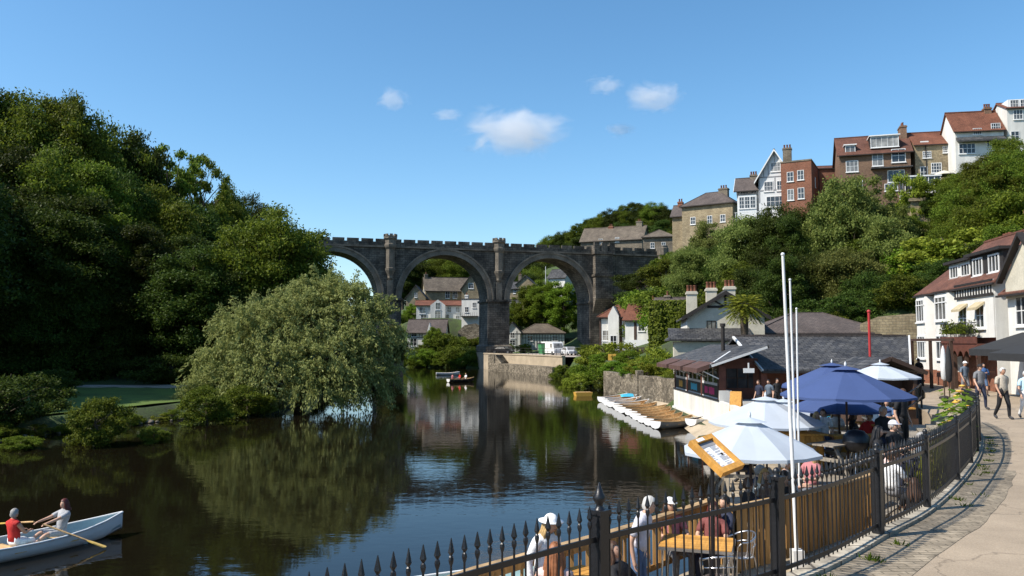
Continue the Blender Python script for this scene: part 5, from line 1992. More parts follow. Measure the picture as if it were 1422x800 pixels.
# bank bushes, left
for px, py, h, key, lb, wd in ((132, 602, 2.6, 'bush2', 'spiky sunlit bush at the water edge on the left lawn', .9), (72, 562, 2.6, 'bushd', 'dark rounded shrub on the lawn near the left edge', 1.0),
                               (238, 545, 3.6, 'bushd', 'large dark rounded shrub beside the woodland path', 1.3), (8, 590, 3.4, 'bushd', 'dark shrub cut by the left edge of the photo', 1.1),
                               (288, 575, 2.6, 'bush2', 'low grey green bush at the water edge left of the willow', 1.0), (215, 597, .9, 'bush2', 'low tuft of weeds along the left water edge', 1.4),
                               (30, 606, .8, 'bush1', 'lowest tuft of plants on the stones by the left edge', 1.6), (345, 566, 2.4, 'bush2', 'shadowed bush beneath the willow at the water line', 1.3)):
    q = G(px, py, .6)
    tree('shrub', key, (q.x, q.y, max(.1, ground_z(q.x, q.y))), h, lb, None, 'shrub', None, wd, .15)
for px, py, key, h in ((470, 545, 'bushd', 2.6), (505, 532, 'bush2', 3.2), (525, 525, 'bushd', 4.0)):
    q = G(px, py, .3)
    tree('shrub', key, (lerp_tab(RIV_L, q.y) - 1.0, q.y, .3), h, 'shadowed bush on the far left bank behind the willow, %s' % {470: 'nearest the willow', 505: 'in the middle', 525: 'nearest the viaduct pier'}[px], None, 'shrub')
# stones along the left water edge
m = MB()
for k in range(60):
    y = rnd.uniform(36, 58)
    x = lerp_tab(RIV_L, y) - rnd.uniform(-.35, .5)
    s = rnd.uniform(.08, .22)
    m.ball((x, y, .02 + s * .2), s, s * .8, s * .55, 6, 4)
tag(m.build('bank_stones', MT['viaduct_trim']), 'rough stones along the left water edge', 'stones', None, 'stuff')

for k in range(15):
    y = 37 + k * 1.35 + rnd.uniform(-.4, .4)
    tree('shrub', ('bush1', 'bush2', 'bush3')[k % 3], (lerp_tab(RIV_L, y) - .5, y, .12), rnd.uniform(.5, 1.1), 'low weedy tuft growing along the edge of the left lawn', 'weedy tufts along the left water edge', 'shrub', None, rnd.uniform(1.1, 1.9))
# --- village trees -------------------------------------------------------
far = 'dark trees on the far hill behind the arches'
for k, (px, pt, Y) in enumerate(((556, 376, 262), (575, 366, 270), (598, 362, 275), (622, 364, 272), (645, 360, 280), (668, 368, 285), (700, 372, 270), (725, 368, 266), (748, 366, 262), (772, 372, 255), (790, 380, 250), (612, 358, 250), (585, 366, 248), (560, 362, 245), (638, 356, 246), (735, 358, 262), (705, 356, 262), (765, 356, 258), (790, 364, 246), (720, 372, 250), (742, 376, 236), (728, 384, 232), (756, 372, 240), (600, 364, 262), (655, 364, 262), (664, 372, 250))):
    ptree('hill_tree', ('dark1', 'dark2', 'oak1')[k % 3], px, pt - 12, Y, 17, 'dark tree on the far hill seen through the tops of the arches', far)
for px, pt, Y, h, key, lb in ((736, 392, 186, 11, 'light1', 'bright green round tree in the right arch, leftmost of three'), (757, 386, 183, 12, 'light1', 'bright green round tree in the middle of the right arch'),
                              (782, 388, 180, 13, 'light1', 'bright green round tree against the right side of the right arch'), (716, 418, 188, 6, 'bush2', 'low green bush on the slope left of the round trees in the right arch'),
                              (603, 452, 172, 6.5, 'light1', 'bushy green tree hiding the corner of the riverside cottage'), (620, 458, 171, 6.0, 'bush2', 'green bush right of the riverside cottage'),
                              (640, 466, 170, 6.5, 'bush2', 'bush with pale flowers near the middle pier'), (655, 470, 168.5, 6.5, 'bushd', 'dark bush against the middle pier base'),
                              (572, 420, 200, 6, 'light1', 'light green tree below the little stone cottage'), (552, 428, 196, 8, 'oak1', 'dark tree at the left side of the middle arch')):
    ptree('village_tree', key, px, pt, Y, h, lb)
for k, px in enumerate((561, 574, 588, 602, 616, 630, 644, 657)):
    q = G(px, 507, .6)
    yb = float(np.interp(-q.x, [6, 15, 33], [158, 164, 170])) + 1.6
    tree('shrub', ('bush1', 'bush2', 'bush1', 'bush2')[k % 4], (q.x, yb, .1), 3.6 + .5 * (k % 3), 'leafy bank bush in the row along the far water edge under the middle arch', 'bushes along the far water edge', 'shrub', None, 1.1)
for px, py, Y, h, key, lb in ((703, 478, 165, 2.6, 'bush1', 'small hedge in front of the white timber framed cottage'), (728, 480, 163, 2.4, 'bush1', 'small round hedge in front of the long low building')):
    q = P(px, py, Y)
    tree('shrub', key, (q.x, Y, 3.0), h, lb, None, 'shrub')
# far wooded hill over the right end of the viaduct
gh = 'trees of the wooded hill beyond the viaduct'
for k, (px, pt, Y) in enumerate(((762, 322, 262), (780, 316, 260), (798, 308, 258), (815, 300, 256), (832, 292, 254), (850, 285, 252), (868, 280, 250), (886, 276, 248), (904, 275, 246), (921, 280, 244), (934, 290, 242),
                                 (800, 326, 240), (830, 312, 238), (860, 304, 236), (890, 298, 234), (915, 302, 230), (930, 315, 226), (845, 325, 228), (880, 320, 224))):
    ptree('hill_tree', ('oak1', 'dark1', 'oak2', 'dark2')[k % 4], px, pt, Y, 15, 'dark green tree on the wooded hill above the right end of the viaduct', gh)

# --- right bank --------------------------------------------------------------
for px, pt, Y, h, key, lb, wd in (
        (985, 300, 118, 16, 'hill2', 'feathery light tree in front of the furthest hilltop stone house', .9), (958, 332, 112, 12, 'hill1', 'mid green tree on the slope right of the ruined wall', .9),
        (1010, 322, 108, 14, 'dark1', 'dark tree below the furthest hilltop stone house', .8), (1040, 286, 104, 17, 'hill1', 'olive tree beneath the white bay house', .9),
        (1075, 268, 100, 19, 'dark1', 'dark tree rising in front of the white gabled house', .72), (1098, 290, 96, 17, 'dark2', 'dark tree beneath the flat roofed brick house', .72),
        (1130, 262, 100, 20, 'dark1', 'slim dark tree against the shaded side of the brick house', .62), (1162, 240, 96, 23, 'hill2', 'large feathery tree in front of the big brown house, biggest on the hill', .85),
        (1200, 232, 97, 23, 'hill2', 'tall feathery tree touching the porch of the big brown house', .8), (1230, 290, 90, 17, 'hill2', 'olive tree beneath the big brown house', .9),
        (1240, 275, 98, 15, 'hill2', 'feathery tree beside the pale buttress wall', .8), (1250, 322, 90, 14, 'hill2', 'drooping tree below the pale buttress wall', .9),
        (1170, 330, 85, 15, 'hill1', 'shaded tree in the second row behind the hall roof', .95), (1120, 338, 86, 15, 'dark1', 'dark tree above the middle of the hall roof', .8),
        (1080, 345, 84, 14, 'dark2', 'dark tree just behind the palm', .8), (1050, 355, 90, 12, 'dark1', 'dark tree between the palm and the cream house chimneys', .8),
        (1025, 372, 94, 10, 'bush2', 'leafy bush above the cream house roof', 1.0), (1200, 365, 80, 10, 'dark1', 'dark low tree over the rough pale wall', 1.0), (1245, 375, 78, 10, 'dark1', 'dark low tree by the boundary wall end', .95),
        (1275, 350, 84, 12, 'dark2', 'dark tree behind the far chimneys of the bay house', .8)):
    t = ptree('hillside_tree', key, px, pt, Y, h, lb, None, wide=wd)
for px, pt, Y, h, key, lb, wd in (
        (1412, 196, 96, 15, 'oak1', 'bright green tree by the right photo edge below the white cottage', .9), (1380, 215, 96, 14, 'oak2', 'big green tree beneath the white house at the hilltop', 1.0),
        (1345, 240, 97, 13, 'oak1', 'round green tree beside the conservatory', 1.0), (1332, 262, 95, 12, 'oak2', 'green tree right of the buttress wall', .75), (1365, 262, 88, 14, 'oak1', 'dense green tree in the middle of the right slope', 1.0),
        (1405, 258, 84, 14, 'light1', 'light green tree at the right photo edge', 1.0), (1325, 295, 90, 9, 'oak1', 'small green tree above the yellow hedge', 1.2), (1390, 300, 78, 11, 'oak2', 'shaded tree behind the brick chimney stack', 1.0),
        (1335, 228, 102, 11, 'oak2', 'green tree under the bay of the white house', 1.1), (1365, 205, 101, 12, 'oak1', 'round green tree touching the eaves line of the white house', 1.0), (1322, 280, 97, 10, 'oak1', 'green tree just below the conservatory', .8),
        (1395, 180, 101, 13, 'oak2', 'leafy tree standing highest against the white cottage', .9),
        (1290, 372, 74, 7, 'dark1', 'small dark tree at the far end of the bay house', 1.1)):
    t = ptree('hillside_tree', key, px, pt, Y, h, lb, None, wide=wd)
for px, pt, Y, h, key, lb, wd in ((1312, 310, 84, 6, 'bush3', 'yellow green hedge mound above the bay house roof', 1.5), (1345, 318, 82, 6, 'bush3', 'yellow green hedge mound next to the brick chimneys', 1.5),
                                  (1288, 325, 86, 6, 'bush1', 'light green hedge mound left of the yellow hedge', 1.2), (1267, 230, 108, 8, 'bush3', 'bright creeper bush against the big brown house end', .5),
                                  (1310, 238, 106, 4, 'bush1', 'green shrub under the white house', 1.2), (1290, 268, 106, 4, 'small1', 'small dark shrub in front of the conservatory', 1.0),
                                  (1000, 398, 96, 6, 'bush2', 'bush on the slope left of the cream house chimneys', 1.3), (925, 352, 135, 6, 'bush2', 'dark bush beside the pinkish broken wall', 1.3), (900, 392, 128, 8, 'bush1', 'green creeper hanging below the pinkish broken wall', 1.1),
                                  (925, 388, 118, 8, 'bush2', 'green bush between the ivy house and the broken wall', 1.3), (955, 395, 112, 8, 'bush1', 'light bush behind the grey ivy house roof', 1.2)):
    ptree('shrub', key, px, pt, Y, h, lb, None, 'shrub', wide=wd)
# undergrowth on the slopes
gu = random.Random(31)
GUH = 'undergrowth bushes on the right hillside'
spots = []
while len(spots) < 60:
    x, y = gu.uniform(14, 74), gu.uniform(70, 124)
    if y < 66 + max(0, 30 - x) * .2: continue
    if any((x - a) ** 2 + (y - b) ** 2 < 9 for a, b in spots): continue
    if x / y < .225 or (.49 < x / y < .54 and y > 100) or (12 < x < 24 and 64 < y < 78): continue
    if y > 107 + (x < 40) * 6: continue
    spots.append((x, y))
    tree('shrub', ('bushd', 'bushd', 'bush2')[gu.randrange(3)], (x, y, ground_z(x, y)), gu.uniform(2.2, 3.6), 'leafy undergrowth bush filling the slope between the hillside trees', GUH, 'shrub', None, gu.uniform(1.0, 1.5))
GUV = 'bushes on the village slope'
for k in range(26):
    x, y = gu.uniform(-24, -3), gu.uniform(172, 212)
    if y > 182 and x < -8: x += 14
    tree('shrub', ('bush2', 'bush1')[k % 2], (x, y, ground_z(x, y)), gu.uniform(2, 3.2), 'green bush on the slope between the village houses', GUV, 'shrub', None, 1.2)
for k in range(16):
    x, y = gu.uniform(22, 36), gu.uniform(126, 158)
    tree('shrub', ('bush2', 'bushd')[k % 2], (x, y, ground_z(x, y)), gu.uniform(3, 5), 'dark bush on the slope beside the right end of the viaduct', 'bushes by the viaduct end', 'shrub', None, 1.3)
GUG = 'bushes in the waterside garden'
for k in range(22):
    y = gu.uniform(61, 112)
    x = lerp_tab(RIV_R, y) + gu.uniform(1.0, 4.5)
    if y < 78 and x > 14: continue
    tree('shrub', ('bush2', 'bush1', 'bush3')[k % 3], (x, y, ground_z(x, y)), gu.uniform(1.2, 2.3), 'low green bush growing in the waterside garden above the river wall', GUG, 'shrub', None, 1.2)
# waterside garden bushes
for px, pt, Y, h, key, lb, wd in ((838, 468, 98, 4.6, 'bush3', 'rounded yellow green weeping bush by the water', 1.25), (820, 495, 92, 3.0, 'bush1', 'bushy green growth at the water left of the yellow bush', 1.3), (802, 512, 90, 2.6, 'bush3', 'yellow green plants hanging into the water', 1.2),
                                  (862, 490, 94, 4.0, 'bush2', 'green bush between the yellow bush and the slatted fence', 1.0), (868, 508, 84, 2.6, 'bush2', 'green bush on top of the river wall', 1.2), (893, 505, 80, 2.6, 'bush1', 'light green bush in the garden above the river wall', 1.3),
                                  (912, 500, 74, 2.8, 'bush2', 'green bush at the cafe end of the river wall', 1.2), (908, 472, 86, 5.2, 'bush3', 'tall yellow green bush left of the cream house', .75), (845, 512, 85, 2.2, 'bush2', 'dark bush at the far end of the river wall', 1.2), (785, 500, 112, 3.0, 'bush1', 'small bush by the end of the quay wall', 1.0),
                                  (924, 478, 88, 5.0, 'bush1', 'green bush touching the white side of the cream house', .8)):
    ptree('shrub', key, px, pt, Y, h, lb, None, 'shrub', wide=wd)
# ivy on the house end
ix, iy, iz = IVY_AT
g = np.random.default_rng(9)
n = 9000
uu = g.uniform(-.4, 7.4, n)
zz = g.uniform(-.5, zh(418, 104) - 3, n)
C = np.stack([uu, -.25 - np.abs(g.normal(size=n)) * .28 - .3 * np.sin(uu * 1.7) ** 2, zz], 1)
nr = unit(np.stack([g.normal(size=n) * .4, -np.ones(n), .4 + g.normal(size=n) * .4], 1))
T = unit(np.cross(nr, g.normal(size=(n, 3))))
B = unit(np.cross(nr, T))
iv = thing('ivy', 'thick light green ivy covering the front of the grey roofed house', 'ivy', (ix, iy, iz), R(-20))
link('leaves', leaf_mesh('leaves', C, T * .17, B * .12, MT['leaf_light']), iv)
m = MB()
for x in (1, 3.2, 5.5): m.tube([(x, -.15, -1), (x + .2, -.12, 2), (x - .3, -.12, 4.5)], [.12, .08, .04], 6)
m.build('stem', MT['bark'], iv)


# --- palm in front of the cream house -------------------------------------
def palm():
    q = P(1034, 470, 60)
    t = thing('palm_tree', 'palm with shaggy trunk and tuft of fronds in front of the cream house gable', 'tree', (q.x, 60, 1.5))
    ht = zh(425, 60) - 1.5
    m = MB()
    m.tube([(0, 0, -.5), (.03, 0, ht * .4), (0, 0, ht * .75), (0, 0, ht)], [.26, .24, .3, .34], 10)
    m.build('trunk', MT['bark'], t)
    g = np.random.default_rng(2)
    C, T, B = [], [], []
    for k in range(64):
        a = k * 2.4
        el = .95 - 1.7 * (k / 63)
        L = g.uniform(1.2, 1.7)
        d = np.array([math.cos(a) * math.cos(el), math.sin(a) * math.cos(el), math.sin(el)])
        for s in np.linspace(.25, 1, 16):
            p = np.array([0, 0, ht + .1]) + d * L * s + np.array([0, 0, -.55 * s * s * L * .5])
            for sd_ in (-1, 1):
                side = np.cross(d, [0, 0, 1])
                side /= np.linalg.norm(side) + 1e-6
                tt = d * .5 + side * sd_ * .8 + np.array([0, 0, -.35])
                tt = tt / np.linalg.norm(tt) * .22
                C.append(p + tt); T.append(tt)
                bb = np.cross(tt, g.normal(size=3))
                B.append(bb / np.linalg.norm(bb) * .03)
    link('crown', leaf_mesh('crown', np.array(C), np.array(T), np.array(B), MT['leaf_yellow']), t)


palm()
# ------------------------------------------------------------------ iron railings along the path
ir = thing('iron_railings', 'black iron railings with spear finials curving along the riverside path', 'railings', (0, 0, 0))
m = MB()
m.lathe([(.0085, 0), (.0085, .87)], (0, 0, 0), 6)
m.lathe([(.0085, .87), (.016, .89), (.020, .91), (.016, .93), (.009, .94), (.024, .965), (.018, .99), (.003, 1.06)], (0, 0, 0), 6, False)
PK = m.mesh('picket')
PK.materials.append(MT['blackmetal'])
posts_at = [(.77, 6.83), (2.76, 8.45), (4.75, 10.57), (6.2, 12.2), (8.0, 14.6), (9.4, 16.7), (10.7, 18.7), (11.95, 20.9), (13.2, 23.0), (14.3, 25.2)]
pi = [min(range(len(FL)), key=lambda i: (FL[i] - Vector(p)).length) for p in posts_at]
rest = MB()
npk = 0
for i, p in enumerate(FL):
    if min(abs(i - k) for k in pi) < 1: continue
    z = path_z(p.y) + .10
    dz = .04 * math.sin(i * .05)
    if npk < 98:
        o = link('picket', PK, ir, (p.x, p.y, z))
        o.rotation_euler.z = i * .3
        npk += 1
    else:
        rest.lathe([(.0085, 0), (.0085, .87)], (p.x, p.y, z), 5)
        rest.lathe([(.009, .87), (.02, .91), (.009, .94), (.024, .965), (.003, 1.06)], (p.x, p.y, z), 5, False)
o = rest.build('picket', MT['blackmetal'], ir)
o['kind'] = 'stuff'
for k, i in enumerate(pi):
    p = FL[i]
    z = path_z(p.y)
    t = (FL[min(i + 1, len(FL) - 1)] - FL[max(i - 1, 0)]).normalized()
    M_ = Matrix.Rotation(math.atan2(t.y, t.x), 3, 'Z')
    s = .11 if k in (0, 1, 2) else .085
    m = MB()
    m.obox((p.x, p.y, z + .505), s, s, 1.15, M_)
    m.obox((p.x, p.y, z + 1.10), s + .03, s + .03, .035, M_)
    m.lathe([(s * .42, 1.228), (.03, 1.25), (.026, 1.27), (.05, 1.30), (.055, 1.33), (.035, 1.36), (.006, 1.45)] if k == 0 else [(s * .42, 1.228), (.03, 1.25), (.04, 1.275), (.03, 1.30), (.004, 1.32)], (p.x, p.y, z - .11), 8)
    m.build('post', MT['blackmetal'], ir)
for zz, hh_ in ((.88, .045), (.16, .045)):
    m = MB()
    for a, b in zip(FL, FL[1:]):
        m.bar((a.x, a.y, path_z(a.y) + zz), (b.x + (b.x - a.x) * .02, b.y + (b.y - a.y) * .02, path_z(b.y) + zz), .018, hh_)
    m.build('rail', MT['blackmetal'], ir)

# ------------------------------------------------------------------ timber fences on the terrace
def slat_fence(name, label, pts, z, h, mtl, gap=.15, wd=.115, cap=.16, group=None):
    f = thing(name, label, 'fence', (0, 0, z), 0, group)
    m = MB()
    pl = resample(pts, gap)
    for i in range(len(pl) - 1):
        a, b = pl[i], pl[i + 1]
        t = (b - a).normalized()
        M_ = Matrix.Rotation(math.atan2(t.y, t.x), 3, 'Z')
        m.obox((a.x, a.y, h / 2 + .02), wd, .022, h - .04, M_)
    m.build('slats', mtl, f)
    m = MB()
    for a, b in zip(pts, pts[1:]):
        for zz in (.25, h - .2):
            m.bar((a[0], a[1] + .035, zz), (b[0], b[1] + .035, zz), .04, .08)
    m.build('crossbar', mtl, f)
    if cap:
        m = MB()
        for a, b in zip(pts, pts[1:]): m.bar((a[0], a[1], h + .02), (b[0], b[1], h + .02), cap, .04)
        m.build('top_rail', MT['railwood'], f)
    pp = resample(pts, 1.7)
    for p in pp + [Vector(pts[-1])]:
        m = MB()
        m.box(p.x - .05, p.x + .05, p.y + .06, p.y + .16, -.1, h + .0)
        m.build('post', mtl, f)
    return f


slat_fence('timber_fence', 'golden brown upright board fence across the terrace behind the iron railings', [(3.7, 13.35), (5.3, 14.6), (7.35, 16.6)], TZ, 1.06, MT['fencewood'])
slat_fence('board_fence', 'short board panel with pale top joining the water rail to the board fence', [(3.40, 14.05), (3.7, 13.35)], TZ, 1.04, MT['fencewood'])
rl = thing('timber_rail', 'weathered timber handrail on posts along the water edge of the terrace', 'railing', (0, 0, TZ))
rp_ = [(-2.15, 7.5), (-.45, 9.85), (1.55, 11.9), (3.40, 14.05)]
m = MB()
for a, b in zip(rp_, rp_[1:]):
    m.bar((a[0], a[1], 1.03), (b[0], b[1], 1.03), .13, .045)
m.build('handrail', MT['railwood'], rl)
m = MB()
for a, b in zip(rp_, rp_[1:]):
    m.bar((a[0], a[1], .30), (b[0], b[1], .30), .03, .09)
    m.bar((a[0], a[1], .93), (b[0], b[1], .93), .03, .10)
    for p in resample([a, b], .165)[1:]: m.box(p.x - .022, p.x + .022, p.y - .022, p.y + .022, .3, .93)
m.build('baluster', MT['fencewood'], rl)
for a in rp_:
    m = MB()
    m.box(a[0] - .05, a[0] + .05, a[1] - .05, a[1] + .05, 0, 1.0)
    m.build('post', MT['fencewood'], rl)
# counter and panels at the front of the deck
ct_ = thing('timber_counter', 'varnished plank counter with orange pine back panel at the front of the deck', 'counter', (P(1084, 600, 20).x, 20, DZ), R(5))
m = MB()
for k in range(7): m.box(k * .155, k * .155 + .145, 0, .03, -.55, .85)
for k in range(3): m.box(1.09, 1.12, .03 + k * .2, .22 + k * .2, -.55, .85)
m.build('planks', MT['pine'], ct_)
m = MB()
m.box(-.05, 1.2, -.06, .65, .852, .9)
m.build('counter_top', MT['pine'], ct_)
m = MB()
m.box(.0, .92, .5, .54, .902, 1.25)
m.build('back_panel', MT['pine'], ct_)
fs = thing('timber_surround', 'knee high varnished timber surround around the barbecue corner of the deck', 'counter', (P(1168, 600, 20).x, 20.4, DZ), R(8))
m = MB()
m.box(0, 1.7, 0, .05, .0, .78)
m.box(1.66, 1.70, .05, 1.6, .0, .95)
m.build('panel', MT['pine'], fs)
m = MB()
m.box(-.05, 1.75, -.05, .25, .782, .83)
m.box(1.55, 1.78, .25, 1.65, .95, 1.0)
m.build('top_board', MT['pine'], fs)
bq = thing('barbecue', 'round black kettle barbecue behind the railings at the deck corner', 'barbecue', (P(1189, 610, 19.2).x, 19.2, DZ))
m = MB()
m.lathe([(.02, .55), (.22, .6), (.3, .75), (.31, .82)], (0, 0, 0), 16)
m.build('bowl', MT['blackmetal'], bq)
m = MB()
m.lathe([(.31, .825), (.29, .95), (.18, 1.07), (.03, 1.1)], (0, 0, 0), 16)
m.tube([(-.06, 0, 1.1), (-.06, 0, 1.15), (.06, 0, 1.15), (.06, 0, 1.1)], .012, 6)
m.build('lid', MT['blackmetal'], bq)
for k in range(3):
    a = 2 * PI * k / 3
    m = MB()
    m.tube([(.12 * math.cos(a), .12 * math.sin(a), .6), (.3 * math.cos(a), .3 * math.sin(a), 0)], .014, 6)
    m.build('leg', MT['steel'], bq)
bn = thing('banner', 'black banner with cafe lettering tied across the back of the deck', 'banner', (P(1108, 575, 24).x, 24, zh(577, 24)), R(2))
m = MB()
m.box(0, 1.25, 0, .02, -.24, .26)
m.build('cloth', MT['blackpaint'], bn)
m = MB()
for x in (-.03, 1.25): m.box(x, x + .03, -.01, .03, DZ - zh(577, 24), .3)
m.build('post', MT['darkwood'], bn)


def text(s, size, parent, loc, rot, mtl, name='lettering', sx=1.0):
    cu = bpy.data.curves.new(name, 'FONT')
    cu.body = s
    cu.size = size
    cu.extrude = .003
    cu.align_x = 'CENTER'
    cu.align_y = 'CENTER'
    to = bpy.data.objects.new('tmp', cu)
    COL.objects.link(to)
    dg = bpy.context.evaluated_depsgraph_get()
    me = bpy.data.meshes.new_from_object(to.evaluated_get(dg))
    bpy.data.objects.remove(to)
    me.name = name
    me.materials.clear()
    me.materials.append(mtl)
    o = link(name, me, parent, loc, rot)
    o.scale.x = sx
    return o


text('MARIGOLD', .2, bn, (.62, -.006, .13), (PI / 2, 0, 0), MT['paper'])
text('TEA ROOM', .2, bn, (.66, -.006, -.10), (PI / 2, 0, 0), MT['cyan'])

# ------------------------------------------------------------------ flagpoles
for px, ptop, Y, r, lb in ((1103, 355, 13.5, .034, 'tallest white flagpole, standing just in front of the board fence'), (1105, 390, 15.2, .026, 'middle white flagpole, behind the tallest one'), (1108, 430, 17.0, .024, 'shortest white flagpole of the three by the umbrellas')):
    q = P(px, 600, Y)
    t_ = P(px - (16 if Y < 14 else 8 if Y < 16 else 2), ptop, Y)
    fp = thing('flagpole', lb, 'flagpole', (q.x, Y, TZ), 0, 'white flagpoles')
    h = t_.z - TZ
    lean = t_.x - q.x + (q.x * 0)
    m = MB()
    m.tube([(0, 0, 0), (lean * .5, 0, h * .5), (lean, 0, h)], [r, r * .9, r * .7], 10)
    m.build('pole', MT['whitepaint'], fp)
    m = MB()
    m.ball((lean, 0, h + .02), r * 1.0)
    m.build('cap', MT['greypaint'], fp)
    m = MB()
    m.box(-.09, .09, -.09, .09, 0, .35)
    m.build('base', MT['whitepaint'], fp)


# ------------------------------------------------------------------ parasols
def parasol(name, label, ax, ay, az, rad, zb, mtl, drop=.52, nrib=8, rot=.2, group=None, wood='darkwood', square=False):
    t = thing(name, label, 'parasol', (ax, ay, zb), rot, group)
    h = az - zb
    m = MB()
    m.tube([(0, 0, 0), (0, 0, h + .02)], .026, 10)
    m.build('pole', MT[wood], t)
    m = MB()
    def ring(rf, z, sag=0):
        return [((rad * rf * (1 - (sag if k % 2 else 0))) * math.cos(PI * k / nrib), (rad * rf * (1 - (sag if k % 2 else 0))) * math.sin(PI * k / nrib), z - (0.02 if k % 2 and sag else 0)) for k in range(2 * nrib)]
    rs = [ring(.16, h - .06), ring(.45, h - .06 - drop * .34, .035), ring(.75, h - .06 - drop * .68, .06), ring(1.0, h - .06 - drop, .075)]
    vs = [p for r in rs for p in r] + [(0, 0, h + .01)]
    n = 2 * nrib
    fs = [(i * n + k, i * n + n + k, i * n + n + (k + 1) % n, i * n + (k + 1) % n) for i in range(3) for k in range(n)]
    fs += [(len(vs) - 1, k, (k + 1) % n) for k in range(n)]
    vs += [(p[0], p[1], p[2] - .055) for p in rs[-1]]
    o3 = 3 * n
    o4 = len(vs) - n
    fs += [(o3 + k, o4 + k, o4 + (k + 1) % n, o3 + (k + 1) % n) for k in range(n)]
    m.add(vs, fs)
    m.build('canopy', mtl, t)
    m = MB()
    vs = [(0, 0, h + .05)] + [(p[0] * 1.5, p[1] * 1.5, p[2] + .025) for p in ring(.16, h - .06)]
    m.add(vs, [(0, 1 + k, 1 + (k + 1) % n) for k in range(n)])
    m.build('vent', mtl, t)
    m = MB()
    for k in range(nrib):
        a = 2 * PI * k / nrib
        c_, s_ = math.cos(a), math.sin(a)
        m.bar((.03 * c_, .03 * s_, h - .03), (rad * .98 * c_, rad * .98 * s_, h - .085 - drop), .018, .022)
        m.bar((.03 * c_, .03 * s_, h - .62), (rad * .55 * c_, rad * .55 * s_, h - .08 - drop * .5), .014, .018)
    m.build('ribs', MT[wood], t)
    m = MB()
    m.lathe([(.02, h + .04), (.03, h + .07), (.03, h + .1), (.008, h + .16)], (0, 0, 0), 8)
    m.build('finial', MT['greypaint'], t)
    m = MB()
    m.lathe([(.26, 0), (.26, .06), (.05, .1), (.04, .25)], (0, 0, 0), 16)
    m.build('base', MT['timber'], t)
    return t


def canvas(name, c, tr=.25):
    m, n, l, b = _new(name)
    tc = n.new('ShaderNodeTexCoord')
    a = _noise(n, l, tc.outputs['Object'], 1.5)
    f = _noise(n, l, tc.outputs['Object'], 60)
    cc = _mul(n, l, c, a, .94, 1.05)
    l.new(cc, b.inputs['Base Color'])
    b.inputs['Roughness'].default_value = .85
    _bump(n, l, b, f, .08)
    t = n.new('ShaderNodeBsdfTranslucent')
    l.new(cc, t.inputs['Color'])
    mx = n.new('ShaderNodeMixShader')
    mx.inputs[0].default_value = tr
    l.new(b.outputs[0], mx.inputs[1])
    l.new(t.outputs[0], mx.inputs[2])
    l.new(mx.outputs[0], n['Material Output'].inputs['Surface'])
    return m


MT['canvas_white'] = canvas('pale_blue_white_canvas', (.52, .575, .645))
MT['canvas_blue'] = canvas('royal_blue_canvas', (.052, .088, .225), .22)
GP = 'pale parasols on the terrace'
q = P(1041, 583, 15.0)
parasol('parasol', 'pale blue white parasol, closest and lowest, beside the tilted menu board', q.x, 15.0, q.z, 1.28, TZ, MT['canvas_white'], .50, group=GP)
q = P(1063, 553, 20.5)
parasol('parasol', 'pale blue white parasol behind the lowest one, left of the flagpoles', q.x, 20.5, q.z, 1.42, TZ, MT['canvas_white'], .55, rot=.45, group=GP)
q = P(1088, 556, 24.0)
parasol('parasol', 'pale parasol mostly hidden behind the flagpoles and the white parasol', q.x, 24.0, q.z, 1.35, TZ, MT['canvas_white'], .5, rot=.1, group=GP)
q = P(1222, 505, 29.6)
parasol('parasol', 'pale blue white parasol in front of the kiosk', q.x, 29.6, q.z, 1.35, DZ, MT['canvas_white'], .42, rot=.3, group=GP)
GB = 'royal blue parasols on the deck'
q = P(1174, 511, 19.7)
parasol('parasol', 'large royal blue parasol in front of the other blue ones', q.x, 19.7, q.z, 1.56, DZ, MT['canvas_blue'], .60, rot=.25, group=GB)
q = P(1155, 506, 25)
parasol('parasol', 'royal blue parasol rising highest behind the large blue one', q.x, 25, q.z, 1.6, DZ, MT['canvas_blue'], .60, rot=.05, group=GB)
q = P(1164, 541, 22)
parasol('parasol', 'low royal blue parasol beneath the large blue one', q.x, 22, q.z, 1.3, DZ, MT['canvas_blue'], .45, rot=.35, group=GB)

# ------------------------------------------------------------------ menu board
mb = thing('menu_board', 'tilted pine framed menu board with white sheet above the railings', 'menu board', (P(994, 632, 11.4).x, 11.4, P(994, 632, 11.4).z))
_X = Vector((.43, .30, .09)).normalized()
_Z = -Vector((.44, -.49, -.47))
_Z = (_Z - _X * _Z.dot(_X)).normalized()
Mrot = Matrix((_X, _Z.cross(_X), _Z)).transposed()
er = Mrot.to_euler()
m = MB()
W_, H_ = .46, .66
for x0, x1, z0, z1 in ((-W_ / 2, W_ / 2, H_ / 2 - .08, H_ / 2), (-W_ / 2, W_ / 2, -H_ / 2, -H_ / 2 + .09), (-W_ / 2, -W_ / 2 + .075, -H_ / 2 + .09, H_ / 2 - .08), (W_ / 2 - .06, W_ / 2, -H_ / 2 + .09, H_ / 2 - .08)):
    m.box(x0, x1, -.05, .04, z0, z1)
fr = m.build('frame', MT['pine'], mb, None, er)
m = MB()
m.box(-W_ / 2 + .05, W_ / 2 - .04, .0, .03, -H_ / 2 + .06, H_ / 2 - .06)
bk = m.build('backing', MT['inkblue'], mb, None, er)
m = MB()
m.box(-W_ / 2 + .08, W_ / 2 - .064, -.008, -.001, -H_ / 2 + .095, H_ / 2 - .085)
sh = m.build('sheet', MT['paper'], bk)
m = MB()
m.box(-W_ / 2 + .081, W_ / 2 - .065, -.012, -.009, H_ / 2 - .17, H_ / 2 - .086)
g = random.Random(4)
for c in (-.19, .02):
    z = .17
    while z > -.27:
        m.box(c, c + g.uniform(.08, .16), -.011, -.0085, z, z + .005)
        z -= g.choice((.016, .016, .03))
m.build('lettering', MT['grey'], bk)
m = MB()
